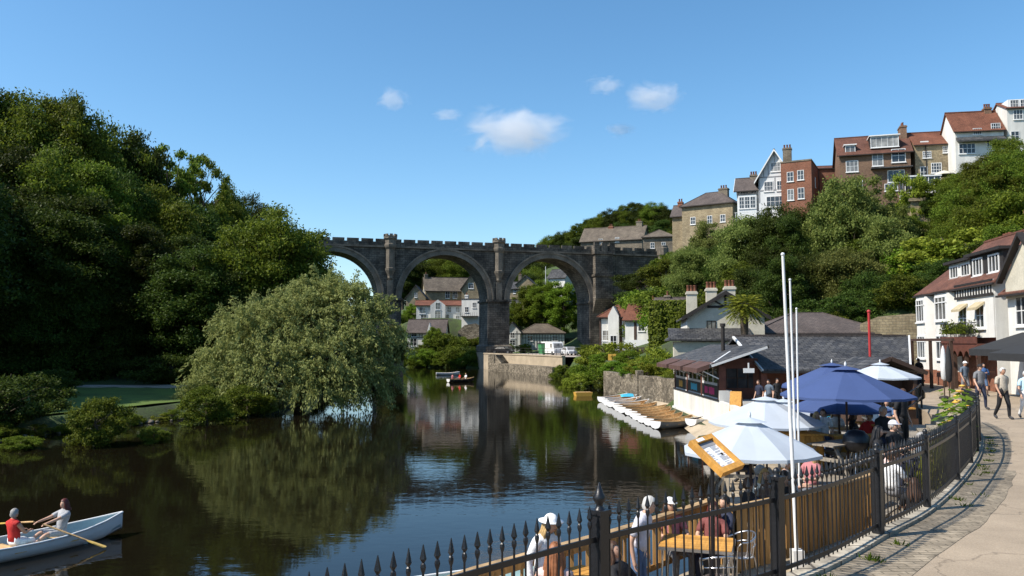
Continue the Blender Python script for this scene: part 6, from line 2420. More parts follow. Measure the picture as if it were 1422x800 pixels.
m.box(-.12, .02, -.054, -.0505, H_ / 2 - .07, H_ / 2 - .015)
m.build('label', MT['paper'], fr)
zb_ = TZ - mb.location.z
m = MB()
m.tube([(-.02, .12, -.05), (-.02, .2, zb_)], .03, 8)
m.build('post', MT['blackmetal'], mb)
m = MB()
m.lathe([(.22, zb_), (.22, zb_ + .04), (.04, zb_ + .07)], (-.02, .2, 0), 14)
m.build('base', MT['blackmetal'], mb)
m = MB()
m.bar((-.02, .14, -.12), (.1, .03, .02), .03)
m.bar((-.02, .14, -.12), (-.12, .03, -.02), .03)
m.build('bracket', MT['blackmetal'], mb)


# ------------------------------------------------------------------ tables and chairs
def cafe_table(label, loc, rz=0, rad=.36, group='slatted terrace tables'):
    t = thing('terrace_table', label, 'table', loc, rz, group)
    m = MB()
    n = 6
    wd = 2 * rad / n
    for k in range(n): m.box(-rad * 1.25, rad * 1.25, -rad + k * wd + .006, -rad + (k + 1) * wd - .006, .72, .745)
    m.build('tabletop', MT['pine'], t)
    m = MB()
    for s in (-1, 1):
        m.box(-rad * 1.28, rad * 1.28, s * rad - .015, s * rad + .015, .69, .735)
        m.box(s * rad * 1.27 - .015, s * rad * 1.27 + .015, -rad, rad, .69, .735)
    m.build('rim', MT['steel'], t)
    for sx in (-1, 1):
        for sy in (-1, 1):
            m = MB()
            m.tube([(sx * rad * 1.1, sy * rad * .85, .7), (sx * rad * 1.2, sy * rad * .95, 0)], .016, 8)
            m.build('leg', MT['steel'], t)
    return t


def metal_chair(label, loc, rz=0, group='tubular metal terrace chairs'):
    t = thing('metal_chair', label, 'chair', loc, rz, group)
    m = MB()
    m.lathe([(.03, .442), (.2, .44), (.21, .455), (.2, .462), (.03, .46)], (0, 0, 0), 16)
    m.build('seat', MT['steel'], t)
    m = MB()
    arc = [(.25 * math.cos(a), .23 * math.sin(a), .70 + .10 * max(0, math.sin(a))) for a in [R(-25 + 230 * k / 14) for k in range(15)]]
    m.tube(arc, .014, 8)
    arc2 = [(.235 * math.cos(a), .22 * math.sin(a), .60 + .05 * math.sin(a)) for a in [R(20 + 140 * k / 8) for k in range(9)]]
    m.tube(arc2, .010, 6)
    for a in (40, 65, 90, 115, 140):
        a = R(a)
        m.tube([(.19 * math.cos(a), .18 * math.sin(a), .45), (.245 * math.cos(a), .228 * math.sin(a), .70 + .1 * math.sin(a))], .008, 6)
    m.build('backrest', MT['steel'], t)
    for x, y, tx, ty in ((.17, -.16, .2, -.2), (-.17, -.16, -.2, -.2), (.15, .15, .2, .22), (-.15, .15, -.2, .22)):
        m = MB()
        m.tube([(x, y, .45), (tx, ty, 0)], .012, 8)
        m.build('leg', MT['steel'], t)
    for s in (-1, 1):
        m = MB()
        m.tube([(s * .226, -.1, .695), (s * .21, -.17, .64), (s * .18, -.17, .45)], .012, 8)
        m.build('arm', MT['steel'], t)
    return t


T1 = G(968, 752, 2.0)
cafe_table('slatted pine topped table seen through the railings left of the board fence', (T1.x, T1.y, TZ), R(-18), .42)
T2 = G(905, 818, 2.0)
cafe_table('slatted pine topped table nearest the railings, half below the photo edge', (T2.x, T2.y, TZ), R(12), .36)
T3 = G(800, 800, 2.0)
cafe_table('slatted pine topped table between the red haired woman and the water rail', (T3.x, T3.y, TZ), R(40), .36)
metal_chair('empty tubular metal chair beside the board fence, right of the pine table', (T1.x + .75, T1.y + .35, TZ), R(-75))
metal_chair('empty tubular metal chair in front of the pine table', (T1.x + .1, T1.y - .85, TZ), R(185))
CH = lambda lb, x, y, rz: metal_chair(lb, (x, y, TZ), rz)


def picnic(label, loc, rz, L=1.6):
    t = thing('picnic_table', label, 'picnic table', loc, rz, 'dark picnic tables on the terrace')
    m = MB()
    for k in range(5): m.box(-L / 2, L / 2, -.36 + k * .145, -.36 + k * .145 + .13, .72, .755)
    m.build('tabletop', MT['greywood'], t)
    for s in (-1, 1):
        m = MB()
        for k in range(2): m.box(-L / 2, L / 2, s * .72 - .14 + k * .145, s * .72 - .14 + k * .145 + .13, .43, .465)
        m.build('bench', MT['greywood'], t)
        m = MB()
        x = s * L * .36
        m.bar((x, -.25, .72), (x, -.62, 0), .09, .045)
        m.bar((x, .25, .72), (x, .62, 0), .09, .045)
        m.box(x + .03, x + .07, -.82, .82, .34, .43)
        m.build('trestle', MT['greywood'], t)
    return t


picnic('dark weathered picnic table behind the railings, right of the board fence', (8.1, 15.9, TZ), R(52))
picnic('dark weathered picnic table further along the railings towards the planter', (9.6, 17.9, DZ), R(50))
picnic('dark weathered picnic table under the large blue parasol', (7.9, 19.6, DZ), R(35))
picnic('weathered picnic table under the closest pale parasol', (4.7, 15.6, TZ), R(10), 1.5)
picnic('weathered picnic table under the second pale parasol', (6.6, 21.0, TZ), R(80), 1.4).location.x = 5.85
tb = picnic('pine picnic table in the open in front of the cafe gable', (13.0, 41.0, 1.3), R(30), 1.4)
for c in kids(tb): c.data = c.data.copy(); c.data.materials.clear(); c.data.materials.append(MT['pine'])
ab = thing('sandwich_board', 'leaning pine A frame board in front of the cafe parapet', 'sign', (P(1022, 560, 42.5).x, 42.5, 1.3), R(-30))
m = MB()
m.extr([(-.3, -.28, 0), (.3, -.28, 0), (.3, .0, 1.15), (-.3, .0, 1.15)], (0, .03, .0))
m.build('front_board', MT['pine'], ab)
m = MB()
m.extr([(-.3, .30, 0), (.3, .30, 0), (.3, .04, 1.15), (-.3, .04, 1.15)], (0, .03, .0))
m.build('back_board', MT['pine'], ab)
for k, (px, py) in enumerate(((1161, 745), (1168, 736), (1143, 760))):
    q = G(px, py - 14, TZ + .05)
    bw_ = thing('water_bowl', ('blue plastic bowl at the foot of the board fence, left of a pair', 'blue plastic bowl on the ground, right of a pair', 'single blue plastic bowl nearest the flagpole')[k], 'bowl', (q.x, q.y, TZ), 0, 'blue bowls')
    m = MB()
    m.lathe([(.15, 0), (.13, .13), (.11, .14), (.1, .05), (.01, .04)], (0, 0, 0), 14)
    m.build('bowl_shell', MT['blueplastic'], bw_)
    m = MB()
    m.lathe([(.085, .1), (.001, .1)], (0, 0, 0), 14)
    m.build('water', MT['water'], bw_)

for k, (px, Y, z, lb) in enumerate(((1031, 21.9, TZ, 'slatted pine topped table under the second pale parasol'), (1172, 23.0, DZ, 'slatted pine topped table under the low blue parasol'), (1222, 26.0, DZ, 'slatted pine topped table between the large blue parasol and the kiosk'))):
    q = P(px, 600, Y)
    cafe_table(lb, (q.x, Y, z), k * .7, .4)
# ------------------------------------------------------------------ steps from the path to the deck, planter
st = thing('stone_steps', 'pale stone steps with black handrail from the path down to the deck', 'steps', (0, 0, 0))
m = MB()
for k in range(4):
    m.obox((15.35 - k * .34, 28.2, DZ - .3 + (.3 + .115 * (4 - k)) / 2), .36, 2.2, .3 + .115 * (4 - k), Matrix.Rotation(R(-22), 3, 'Z'))
m.build('tread', MT['kerb'], st)
hr_ = thing('handrail', 'black metal handrail sloping down beside the pale stone steps', 'railing', (0, 0, 0))
m = MB()
pr = [(13.4, 28.6, DZ), (15.0, 30.0, path_z(29)), (17.2, 34, path_z(34))]
for zz in (.5, 1.0):
    for a, b in zip(pr, pr[1:]): m.bar((a[0], a[1], a[2] + zz), (b[0], b[1], b[2] + zz), .045)
m.build('rail', MT['blackmetal'], hr_)
for a in pr:
    m = MB()
    m.box(a[0] - .03, a[0] + .03, a[1] - .03, a[1] + .03, a[2] - .1, a[2] + 1.02)
    m.build('post', MT['blackmetal'], hr_)


def planting():
    g = np.random.default_rng(12)
    t = thing('flower_bed', 'lush flower bed with tall grass and yellow blooms inside the curve of the railings', 'plants', (0, 0, DZ))
    C, T, B = [], [], []
    for k in range(4200):      # grass blades
        s = g.uniform(0, 1)
        y = 16.6 + s * 4.6
        x = lerp_tab(PATH_L, y) - .25 - abs(g.normal()) * .35
        h = g.uniform(.5, 1.15)
        C.append((x, y, h / 2)); T.append(np.array([g.normal() * .12, g.normal() * .12, h / 2])); a = g.uniform(0, 6.3); B.append(np.array([math.cos(a), math.sin(a), 0]) * .012)
    link('grass_blades', leaf_mesh('grass_blades', np.array(C), np.array(T), np.array(B), MT['leaf_yellow']), t)
    C, T, B = [], [], []
    F = MB()
    for k in range(46):        # leafy stems
        y = g.uniform(18.6, 22.3)
        x = lerp_tab(PATH_L, y) - .15 - abs(g.normal()) * .4
        h = g.uniform(1.1, 2.0)
        for j in range(12):
            z = h * (.35 + .65 * j / 11)
            a = g.uniform(0, 6.3)
            d = np.array([math.cos(a), math.sin(a), g.uniform(-.5, .2)])
            d /= np.linalg.norm(d)
            L = g.uniform(.10, .19)
            C.append(np.array([x, y, z]) + d * L); T.append(d * L)
            b = np.cross(d, [0, 0, 1]); B.append(b / np.linalg.norm(b) * L * .5)
        if k % 4 == 0: F.lathe([(.001, h + .06), (.06, h + .05), (.09, h + .02), (.03, h)], (x, y, 0), 9)
    link('leaves', leaf_mesh('leaves', np.array(C), np.array(T), np.array(B), MT['leaf_light']), t)
    F.build('blooms', MT['yellow'], t)


planting()
# balcony plants
pb = thing('planter_box', 'row of leafy potted plants on the brown balcony of the bay house', 'planter', hx, R(-100))
m = MB()
for k in range(5): m.lathe([(.16, 2.77), (.2, 3.1), (.21, 3.14)], (7.7 + k * .85, -.95, 0), 10)
m.build('pot', MT['chimney_pot'], pb)
g = np.random.default_rng(3)
n = 1600
ii = g.integers(0, 5, n)
C = np.stack([7.7 + ii * .85 + g.normal(size=n) * .22, -.95 + g.normal(size=n) * .2, 3.35 + np.abs(g.normal(size=n)) * .28], 1)
T = unit(g.normal(size=(n, 3))) * .08
B = unit(np.cross(T, g.normal(size=(n, 3)))) * .05
link('leaves', leaf_mesh('leaves', C, T, B, MT['leaf_oak']), pb)

# ------------------------------------------------------------------ rowing boats
def hull_sections(L, beam, depth, sheer=.22, n=9, transom=.62):
    S = []
    for i in range(n):
        s = i / (n - 1)
        wd = beam / 2 * (1 - max(0, (s - .45) / .55) ** 2.2) * (transom + (1 - transom) * min(1, s / .4) ** .7)
        wd = max(wd, .012)
        top = depth + sheer * (max(0, s - .5) / .5) ** 2 + .06 * (max(0, .4 - s) / .4) ** 2
        bot = .0 + .2 * max(0, (s - .75) / .25) ** 2 + .08 * max(0, (.2 - s) / .2)
        S.append((L * s, wd, top, bot))
    return S


def boat(label, loc, rz, L=3.5, beam=1.25, depth=.42, outer='whitepaint', inner='boatwood', transom='whitepaint', group=None, seats=True, floor='boatwood'):
    t = thing('rowing_boat', label, 'boat', loc, rz, group)
    S = hull_sections(L, beam, depth)
    prof = [(1.0, 1.0), (.97, .72), (.86, .4), (.6, .14), (.0, .0)]

    def shell(k, off):
        rows = []
        for x, wd, top, bot in S:
            row = []
            for sx in (1, -1):
                pr_ = prof if sx == 1 else prof[::-1][1:]
                for pw, pz in pr_:
                    row.append((x, sx * max(.004, wd * pw - off), bot + (top - bot) * pz + (off if pz < .9 else 0)))
            rows.append(row)
        return rows
    for nm, off, mm in (('hull', 0, outer), ('lining', .022, inner)):
        m = MB()
        m.smooth = True
        rows = shell(0, off)
        k = len(rows[0])
        vs = [p for r in rows for p in r]
        fs = [(i * k + j, (i + 1) * k + j, (i + 1) * k + j + 1, i * k + j + 1) for i in range(len(rows) - 1) for j in range(k - 1)]
        if nm == 'lining': fs = [f[::-1] for f in fs]
        m.add(vs, fs)
        m.build(nm, MT[mm] if isinstance(mm, str) else mm, t)
    m = MB()
    r0 = shell(0, 0)[0]
    m.extr([(-.0, p[1], p[2]) for p in r0], (-.035, 0, 0))
    m.build('transom', MT[transom], t)
    m = MB()
    for sx in (-1, 1):
        m.tube([(x, sx * wd, top) for x, wd, top, bot in S], .025, 6)
    m.build('gunwale', MT['whitepaint'] if outer == 'whitepaint' else MT['railwood'], t)
    if seats:
        for x in (L * .14, L * .42, L * .68):
            wd = np.interp(x, [s[0] for s in S], [s[1] for s in S]) * .95
            m = MB()
            m.box(x - .13, x + .13, -wd, wd, depth * .62, depth * .62 + .025)
            m.build('thwart', MT['boatwood'], t)
    m = MB()
    for k in range(5):
        y = (-2 + k) * .13
        m.box(L * .08, L * .78, y - .058, y + .058, .09, .105)
    m.build('floorboard', MT[floor], t)
    return t


GM = 'rowing boats moored side by side at the slipway'
side = ['whitepaint', 'greypaint']
NB = 13
B0 = G(908, 596, 0)
B1 = G(835, 559, 0)
ordn = ['first', 'second', 'third', 'fourth', 'fifth', 'sixth', 'seventh', 'eighth', 'ninth', 'tenth', 'eleventh', 'twelfth', 'last']
MT['greyhull'] = mat('dull_grey_hull', (.17, .17, .165), .55, .15, 2)
for k in range(NB):
    s = k / (NB - 1)
    p = B0.lerp(B1, s)
    b = boat('moored wooden rowing boat with white stern, %s in the row counting from the cafe end' % ordn[k], (p.x + rnd.uniform(-.12, .12), p.y, .0 - .06), R(40 + rnd.uniform(-8, 8)), rnd.uniform(3.4, 3.9), 1.3, .46, 'greyhull' if k < 8 else 'whitepaint', 'boatwood', group=GM)
p = G(972, 592, .1)
boat('dark lined rowing boat beached apart on the slipway, bow pointing right', (p.x - .7, p.y - .8, .12), R(48), 3.0, 1.2, .42, 'whitepaint', 'darkwood', floor='darkwood')
bb = thing('tarpaulin', 'bright blue tarpaulin sheet lying over the far end of the boat row', 'tarpaulin', (P(871, 549, 68).x, 68, .5), R(20))
m = MB()
m.extr([(-.9, -.5, 0), (.9, -.5, 0), (1.0, .0, .35), (.3, .1, .42), (-.8, .0, .3)], (0, .7, -.08))
m.build('sheet', MT['cyan'], bb)
bb.scale = (.55, .6, .6)
# boat beyond the railings at the bottom of the picture
MT['mint'] = mat('pale_mint_paint', (.34, .47, .46), .55, .08, 2)
p = G(540, 826, .45)
boat('pale mint rowing boat moored under the railings at the bottom edge of the photo', (p.x - .5, p.y + .1, -.04), R(25), 4.2, 1.4, .45, 'whitepaint', 'mint', floor='mint')

# clouds
def cloudmat():
    m, n, l, b = _new('cloud_vapour')
    n.remove(b)
    tc = n.new('ShaderNodeTexCoord')
    oi = n.new('ShaderNodeObjectInfo')
    ad = n.new('ShaderNodeVectorMath')
    l.new(tc.outputs['Object'], ad.inputs[0])
    sc = n.new('ShaderNodeVectorMath')
    sc.operation = 'SCALE'
    sc.inputs[0].default_value = (300, 170, 90)
    l.new(oi.outputs['Random'], sc.inputs['Scale'])
    l.new(sc.outputs[0], ad.inputs[1])
    nz = n.new('ShaderNodeTexNoise')
    nz.inputs['Scale'].default_value = 1.9
    nz.inputs['Detail'].default_value = 7
    nz.inputs['Roughness'].default_value = .6
    nz.inputs['Distortion'].default_value = 1.1
    l.new(ad.outputs[0], nz.inputs['Vector'])
    ln = n.new('ShaderNodeVectorMath')
    ln.operation = 'LENGTH'
    l.new(tc.outputs['Object'], ln.inputs[0])
    m1 = n.new('ShaderNodeMapRange')      # fades towards the rim of the puff
    m1.inputs[1].default_value = .15
    m1.inputs[2].default_value = .98
    m1.inputs[3].default_value = .26
    m1.inputs[4].default_value = -.42
    l.new(ln.outputs['Value'], m1.inputs[0])
    s = n.new('ShaderNodeMath')
    s.operation = 'ADD'
    l.new(nz.outputs['Fac'], s.inputs[0])
    l.new(m1.outputs[0], s.inputs[1])
    m2 = n.new('ShaderNodeMapRange')
    m2.inputs[1].default_value = .50
    m2.inputs[2].default_value = .66
    m2.inputs[3].default_value = 0
    m2.inputs[4].default_value = .015
    l.new(s.outputs[0], m2.inputs[0])
    pv = n.new('ShaderNodeVolumePrincipled')
    pv.inputs['Color'].default_value = (.98, .98, .99, 1)
    pv.inputs['Anisotropy'].default_value = .1
    l.new(m2.outputs[0], pv.inputs['Density'])
    l.new(pv.outputs[0], n['Material Output'].inputs['Volume'])
    return m


MT['cloud'] = cloudmat()
m = MB()
m.ball((0, 0, 0), 1, 1, 1, 24, 16)
CM = m.mesh('cloud')
CM.materials.append(MT['cloud'])
for px, py, wpx, hpx, lb in ((716, 182, 215, 105, 'largest small white cloud, alone in the middle of the sky'), (546, 137, 72, 48, 'small wispy cloud left of the largest cloud'), (623, 159, 66, 30, 'faint wisp between the largest cloud and the small left one'),
                             (908, 134, 135, 72, 'ragged white cloud right of the largest cloud'), (862, 181, 74, 30, 'thin flat cloud under the ragged right cloud'), (840, 118, 84, 40, 'faint wisp left of the ragged right cloud')):
    Y = 1500
    q = P(px, py, Y)
    o = link('cloud', CM, None, q)
    k = Y / 1116
    o.scale = (wpx * k * .62, wpx * k * .4, hpx * k * .66)
    tag(o, lb, 'cloud', None)
# ------------------------------------------------------------------ people
def pmat(name, c, r=.8): return mat('cloth_' + name, c, r, .16, 6, .6, fine=3)


SKIN = mat('skin', (.50, .30, .21), .55, .08, 4)
SKIN2 = mat('tanned_skin', (.42, .23, .15), .55, .08, 4)
CL = dict(
    navy=pmat('navy', (.02, .025, .05)), black=pmat('black', (.012, .012, .014)), beige=pmat('beige', (.42, .37, .30)), paleblue=pmat('pale_blue', (.42, .60, .72)),
    white=pmat('white', (.74, .74, .74)), red=pmat('red', (.50, .025, .02)), grey=pmat('grey', (.17, .17, .18)), denim=pmat('denim', (.07, .12, .22)), blue=pmat('blue', (.05, .13, .33)),
    stripe=pmat('grey_pattern', (.36, .36, .37)), lilac=pmat('pale_lilac', (.55, .54, .60)), pink=pmat('pink_pattern', (.42, .16, .17)), peach=pmat('pale_pink', (.62, .45, .42)), slateblue=pmat('slate_blue', (.10, .13, .17)),
    maroon=pmat('maroon', (.17, .05, .045)), cream=pmat('cream', (.62, .58, .50)))
HAIR = dict(brown=mat('brown_hair', (.06, .03, .017), .55, .3, 20), red=mat('auburn_hair', (.24, .09, .035), .55, .3, 20), blond=mat('blond_hair', (.42, .28, .12), .55, .3, 20),
            white=mat('white_hair', (.46, .45, .43), .6, .15, 20), grey=mat('grey_hair', (.28, .27, .26), .6, .2, 20), black=mat('black_hair', (.012, .01, .01), .5, .2, 20), rust=mat('dark_red_hair', (.09, .018, .014), .5, .3, 20))
EYE = mat('dark_eye', (.02, .015, .012), .2, 0, 1)
SHOE = pmat('shoe', (.03, .03, .035), .6)


def skin_mesh(verts, edges, radii, sub=1):
    me = bpy.data.meshes.new('tmp')
    me.from_pydata([tuple(v) for v in verts], edges, [])
    o = bpy.data.objects.new('tmp', me)
    COL.objects.link(o)
    o.modifiers.new('s', 'SKIN').use_smooth_shade = True
    for i, r in enumerate(radii):
        me.skin_vertices[0].data[i].radius = r if hasattr(r, '__len__') else (r, r)
    me.skin_vertices[0].data[0].use_root = True
    o.modifiers.new('u', 'SUBSURF').levels = sub
    dg = bpy.context.evaluated_depsgraph_get()
    dg.update()
    out = bpy.data.meshes.new_from_object(o.evaluated_get(dg))
    bpy.data.objects.remove(o)
    v = [Vector(q.co) for q in out.vertices]
    f = [tuple(p.vertices) for p in out.polygons]
    return v, f


def seg_dist(p, a, b):
    ab = b - a
    t = max(0, min(1, (p - a).dot(ab) / max(1e-9, ab.dot(ab))))
    return (p - (a + ab * t)).length


def person(label, loc, rz, pose='stand', top='white', legs='navy', hair='brown', hairlen=0, skin=None, hat=None, H=1.7, sleeve='short', leglen='long', lean=0.0, arms=None, group=None, fat=1.0, turn=0.0, shoes=True, child=False, nod=0.0):
    """faces local -Y.  arms: ((elbow, wrist) left, (elbow, wrist) right) in body coordinates"""
    skin = skin or SKIN
    V = Vector
    sit = pose in ('sit', 'row')
    pz = .50 if sit else .93
    up = Matrix.Rotation(lean, 3, 'X')           # positive leans forward (to -Y)
    pel = V((0, 0, pz))
    T = lambda x, y, z: pel + up @ V((x, y, z))
    J = dict(pel=pel, belly=T(0, 0, .17), chest=T(0, .005, .36), top=T(0, .015, .50), neck=T(0, .0, .575), head=T(0, -.03 - nod * .1, .69 - nod * .04))
    sw = .185 * (0.96 + .04 * fat)
    for s, n in ((1, 'l'), (-1, 'r')):
        J['sh' + n] = T(s * sw, .01, .475)
        hip = pel + V((s * .095, 0, -.02))
        J['hip' + n] = hip
        if sit:
            if pose == 'row':
                J['kn' + n] = hip + V((s * .07, -.42, .06)); J['an' + n] = hip + V((s * .05, -.76, -.18)); J['to' + n] = hip + V((s * .06, -.84, -.08))
            else:
                J['kn' + n] = hip + V((s * .05, -.43, .01)); J['an' + n] = hip + V((s * .05, -.40, -.40)); J['to' + n] = hip + V((s * .06, -.56, -.45))
        else:
            st = s if pose == 'walk' else 0
            J['kn' + n] = hip + V((s * .01, -.03 - .10 * st, -.42)); J['an' + n] = hip + V((s * .015, .03 - .16 * st + (.10 if st < 0 else 0), -.82 + (.03 if st < 0 else 0))); J['to' + n] = J['an' + n] + V((s * .03, -.15, -.055 - (.03 if st < 0 else 0)))
        if arms:
            e, wv = arms[0 if s == 1 else 1]
            J['el' + n], J['wr' + n] = T(*e), T(*wv)
        elif sit:
            J['el' + n] = T(s * .25, -.10, .22); J['wr' + n] = T(s * .14, -.33, .21)
        else:
            st = s if pose == 'walk' else 0
            J['el' + n] = T(s * .255, .05 + .07 * st, .19); J['wr' + n] = T(s * .265, -.06 + .14 * st, -.06)
        d = (J['wr' + n] - J['el' + n]).normalized()
        J['ha' + n] = J['wr' + n] + d * .075
    keys = list(J)
    ix = {k: i for i, k in enumerate(keys)}
    ed = [('pel', 'belly'), ('belly', 'chest'), ('chest', 'top'), ('top', 'neck'), ('neck', 'head')]
    for n in 'lr': ed += [('top', 'sh' + n), ('sh' + n, 'el' + n), ('el' + n, 'wr' + n), ('wr' + n, 'ha' + n), ('pel', 'hip' + n), ('hip' + n, 'kn' + n), ('kn' + n, 'an' + n), ('an' + n, 'to' + n)]
    rad = dict(pel=(.155 * fat, .115 * fat), belly=(.14 * fat, .105 * fat), chest=(.165, .115), top=(.11, .085), neck=(.052, .055), head=(.062, .07))
    for n in 'lr': rad.update({'sh' + n: .062, 'el' + n: .042, 'wr' + n: .028, 'ha' + n: (.036, .018), 'hip' + n: .088, 'kn' + n: .058, 'an' + n: .038, 'to' + n: .034})
    v, f = skin_mesh([J[k] for k in keys], [(ix[a], ix[b]) for a, b in ed], [rad[k] for k in keys], 1)
    segs = [(J[a], J[b], (a, b)) for a, b in ed]
    lab = []
    for p in f:
        c = sum((v[i] for i in p), Vector()) / len(p)
        lab.append(min(segs, key=lambda s_: seg_dist(c, s_[0], s_[1]) - (.05 if s_[2][0] in ('belly', 'pel', 'chest') else 0))[2])
    B = MB()
    B.smooth = True
    B.add(v, f)
    # head with brow, nose, chin, ears
    hm = Matrix.Rotation(turn, 3, 'Z') @ Matrix.Rotation(lean * .35 + nod, 3, 'X')
    hc = J['head'] + hm @ V((0, -.005, .015))
    nl, nm_ = 18, 14
    hv, hf = [], []
    for i in range(nm_ + 1):
        th = PI * i / nm_
        for k in range(nl):
            a = 2 * PI * k / nl
            x, y, z = math.sin(th) * math.cos(a), math.sin(th) * math.sin(a), -math.cos(th)
            px_, py_, pz_ = x * .076, y * .096, z * .118
            if z < 0:
                px_ *= 1 - .28 * (-z) ** 1.3
                if y > 0: py_ *= 1 - .35 * (-z)
            fr = max(0, -y)
            if abs(x) < .35 and fr > .8: py_ -= .024 * max(0, 1 - abs(z + .12) / .26) * (1 - abs(x) / .35)
            if fr > .75 and .05 < z < .22 and .2 < abs(x) < .55: py_ += .009
            if fr > .75 and -.55 < z < -.42 and abs(x) < .4: py_ -= .006
            hv.append(hc + hm @ V((px_, py_, pz_)))
    for i in range(nm_):
        for k in range(nl):
            k2 = (k + 1) % nl
            hf.append((i * nl + k, i * nl + k2, (i + 1) * nl + k2, (i + 1) * nl + k))
    B.add(hv, hf)
    for s in (-1, 1): B.ball(hc + hm @ V((s * .077, .012, -.005)), .012, .022, .032, 8, 6)
    # hands: four fingers of different length and a thumb from the side of the palm
    for n in 'lr':
        s = 1 if n == 'l' else -1
        d = (J['ha' + n] - J['wr' + n]).normalized()
        side = d.cross(V((0, 0, 1)))
        side = side.normalized() if side.length > .2 else V((1, 0, 0))
        nrm = side.cross(d).normalized()
        b0_ = J['ha' + n]
        for q, L in ((-1.5, .062), (-.5, .072), (.5, .07), (1.5, .055)):
            r_ = b0_ + side * q * .017
            B.tube([r_ - d * .02, r_ + d * L * .5 - nrm * .006, r_ + d * L - nrm * .03], [.0095, .009, .0065], 6)
        tdir = side * (-s if True else s)
        B.tube([J['wr' + n] + d * .02 + tdir * .015, J['wr' + n] + d * .05 + tdir * .046 - nrm * .008, J['wr' + n] + d * .088 + tdir * .05 - nrm * .02], [.012, .0105, .007], 6)
    sc = H / 1.74
    t = thing('person', label, 'person', loc, rz, group)
    t.scale = (sc, sc, sc)
    body = B.build('body', skin, t)
    # clothing: the body's own surface, lifted a little, cut at cuffs, waist and hems
    nor = [Vector((0, 0, 0)) for _ in v]
    for p in f:
        a, b, c = v[p[0]], v[p[1]], v[p[2]]
        nn = (b - a).cross(c - a)
        for i in p: nor[i] += nn
    nor = [q.normalized() if q.length > 0 else q for q in nor]

    def cloth(name, test, off, m_):
        g = MB()
        g.smooth = True
        use = {}
        vs, fs = [], []
        bord = {}
        for p, lb_ in zip(f, lab):
            c = sum((v[i] for i in p), Vector()) / len(p)
            if not test(lb_, c): continue
            q = []
            for i in p:
                if i not in use:
                    use[i] = len(vs)
                    vs.append(v[i] + nor[i] * off)
                q.append(use[i])
            fs.append(tuple(q))
            for a, b in zip(p, p[1:] + p[:1]): bord[(a, b)] = bord.get((a, b), 0) + 1
        if not fs: return
        for (a, b) in bord:
            if (b, a) not in bord:      # turn the hem in to the skin
                n0 = len(vs)
                vs += [v[a] - nor[a] * .004, v[b] - nor[b] * .004]
                fs.append((use[b], use[a], n0, n0 + 1))
        g.add(vs, fs)
        return g.build(name, m_, t)
    frac = lambda c, a, b: max(0, min(1, (c - J[a]).dot(J[b] - J[a]) / (J[b] - J[a]).length_squared))

    def is_top(lb_, c):
        if lb_[0] in ('pel', 'belly', 'chest') and lb_[1] in ('belly', 'chest', 'top'): return (c - J['pel']).dot(up @ V((0, 0, 1))) > .02
        if lb_[0] == 'top': return lb_[1] != 'neck' or frac(c, 'top', 'neck') < .35
        if lb_[0][:2] == 'sh': return sleeve != 'none' and (sleeve == 'long' or frac(c, lb_[0], lb_[1]) < .72)
        if lb_[0][:2] == 'el': return sleeve == 'long' and frac(c, lb_[0], lb_[1]) < .92
        return False

    def is_leg(lb_, c):
        if lb_[0] == 'pel' and lb_[1][:3] == 'hip': return True
        if lb_[0] == 'pel': return (c - J['pel']).dot(up @ V((0, 0, 1))) <= .04
        if lb_[0][:3] == 'hip': return leglen == 'long' or frac(c, lb_[0], lb_[1]) < .85
        if lb_[0][:2] == 'kn': return leglen == 'long' and frac(c, lb_[0], lb_[1]) < .95
        return False
    cloth('top', is_top, .016, CL[top])
    cloth('shorts' if leglen != 'long' else 'trousers', is_leg, .013, CL[legs])
    if shoes:
        for n in 'lr':
            cloth('shoe', lambda lb_, c, n=n: lb_[0] == 'an' + n, .010, SHOE)
    for s in (-1, 1):
        e = MB()
        e.ball(hc + hm @ V((s * .031, -.083, .012)), .010, .007, .008, 8, 6)
        e.build('eye', EYE, t)
    e = MB()
    e.ball(hc + hm @ V((0, -.089, -.058)), .022, .006, .006, 8, 4)
    e.build('mouth', mat('lips', (.32, .11, .09), .5, 0, 1) if 'lips' not in bpy.data.materials else bpy.data.materials['lips'], t)
    # hair: cap over the skull, longer hair falls behind
    if hair:
        hr = MB()
        hr.smooth = True
        rows = []
        n2 = 18
        for i in range(9):
            th = i / 8
            row = []
            for k in range(n2):
                a = 2 * PI * k / n2
                y = math.sin(a)
                lim = 1.05 if y < -.35 else (1.75 if y < .2 else 2.15)
                if y < -.35: lim = 1.05 + .3 * max(0, (-.35 - y)) * 0
                ph = th * lim
                w_ = .008 * math.sin(k * 2.3 + i) + .003
                row.append(hc + hm @ V((math.sin(ph) * math.cos(a) * (.086 + w_), math.sin(ph) * y * (.106 + w_), .012 + math.cos(ph) * (.124 + w_))))
            rows.append(row)
        vs = [p for r in rows for p in r]
        fs = [(i * n2 + k, (i + 1) * n2 + k, (i + 1) * n2 + (k + 1) % n2, i * n2 + (k + 1) % n2) for i in range(8) for k in range(n2)]
        hr.add(vs, fs)
        if hairlen:
            L = hairlen
            for k in range(13):
                a = PI * (-.12 + 1.24 * k / 12)
                x, y = math.cos(a), math.sin(a)
                p0 = hc + hm @ V((x * .078, y * .085 + .01, .03))
                p1 = hc + hm @ V((x * .098, y * .095 + .025, -.10))
                p2 = V((p1.x * 1.0 + x * .02, p1.y + .035 + .02 * math.sin(k * 3), p1.z - L * (.8 + .2 * math.sin(k * 1.9))))
                hr.tube([p0, p1, p1.lerp(p2, .55) + V((.01 * math.sin(k * 4), .015, 0)), p2], [.026, .032, .03, .010], 7)
        hr.build('hair', HAIR[hair], t)
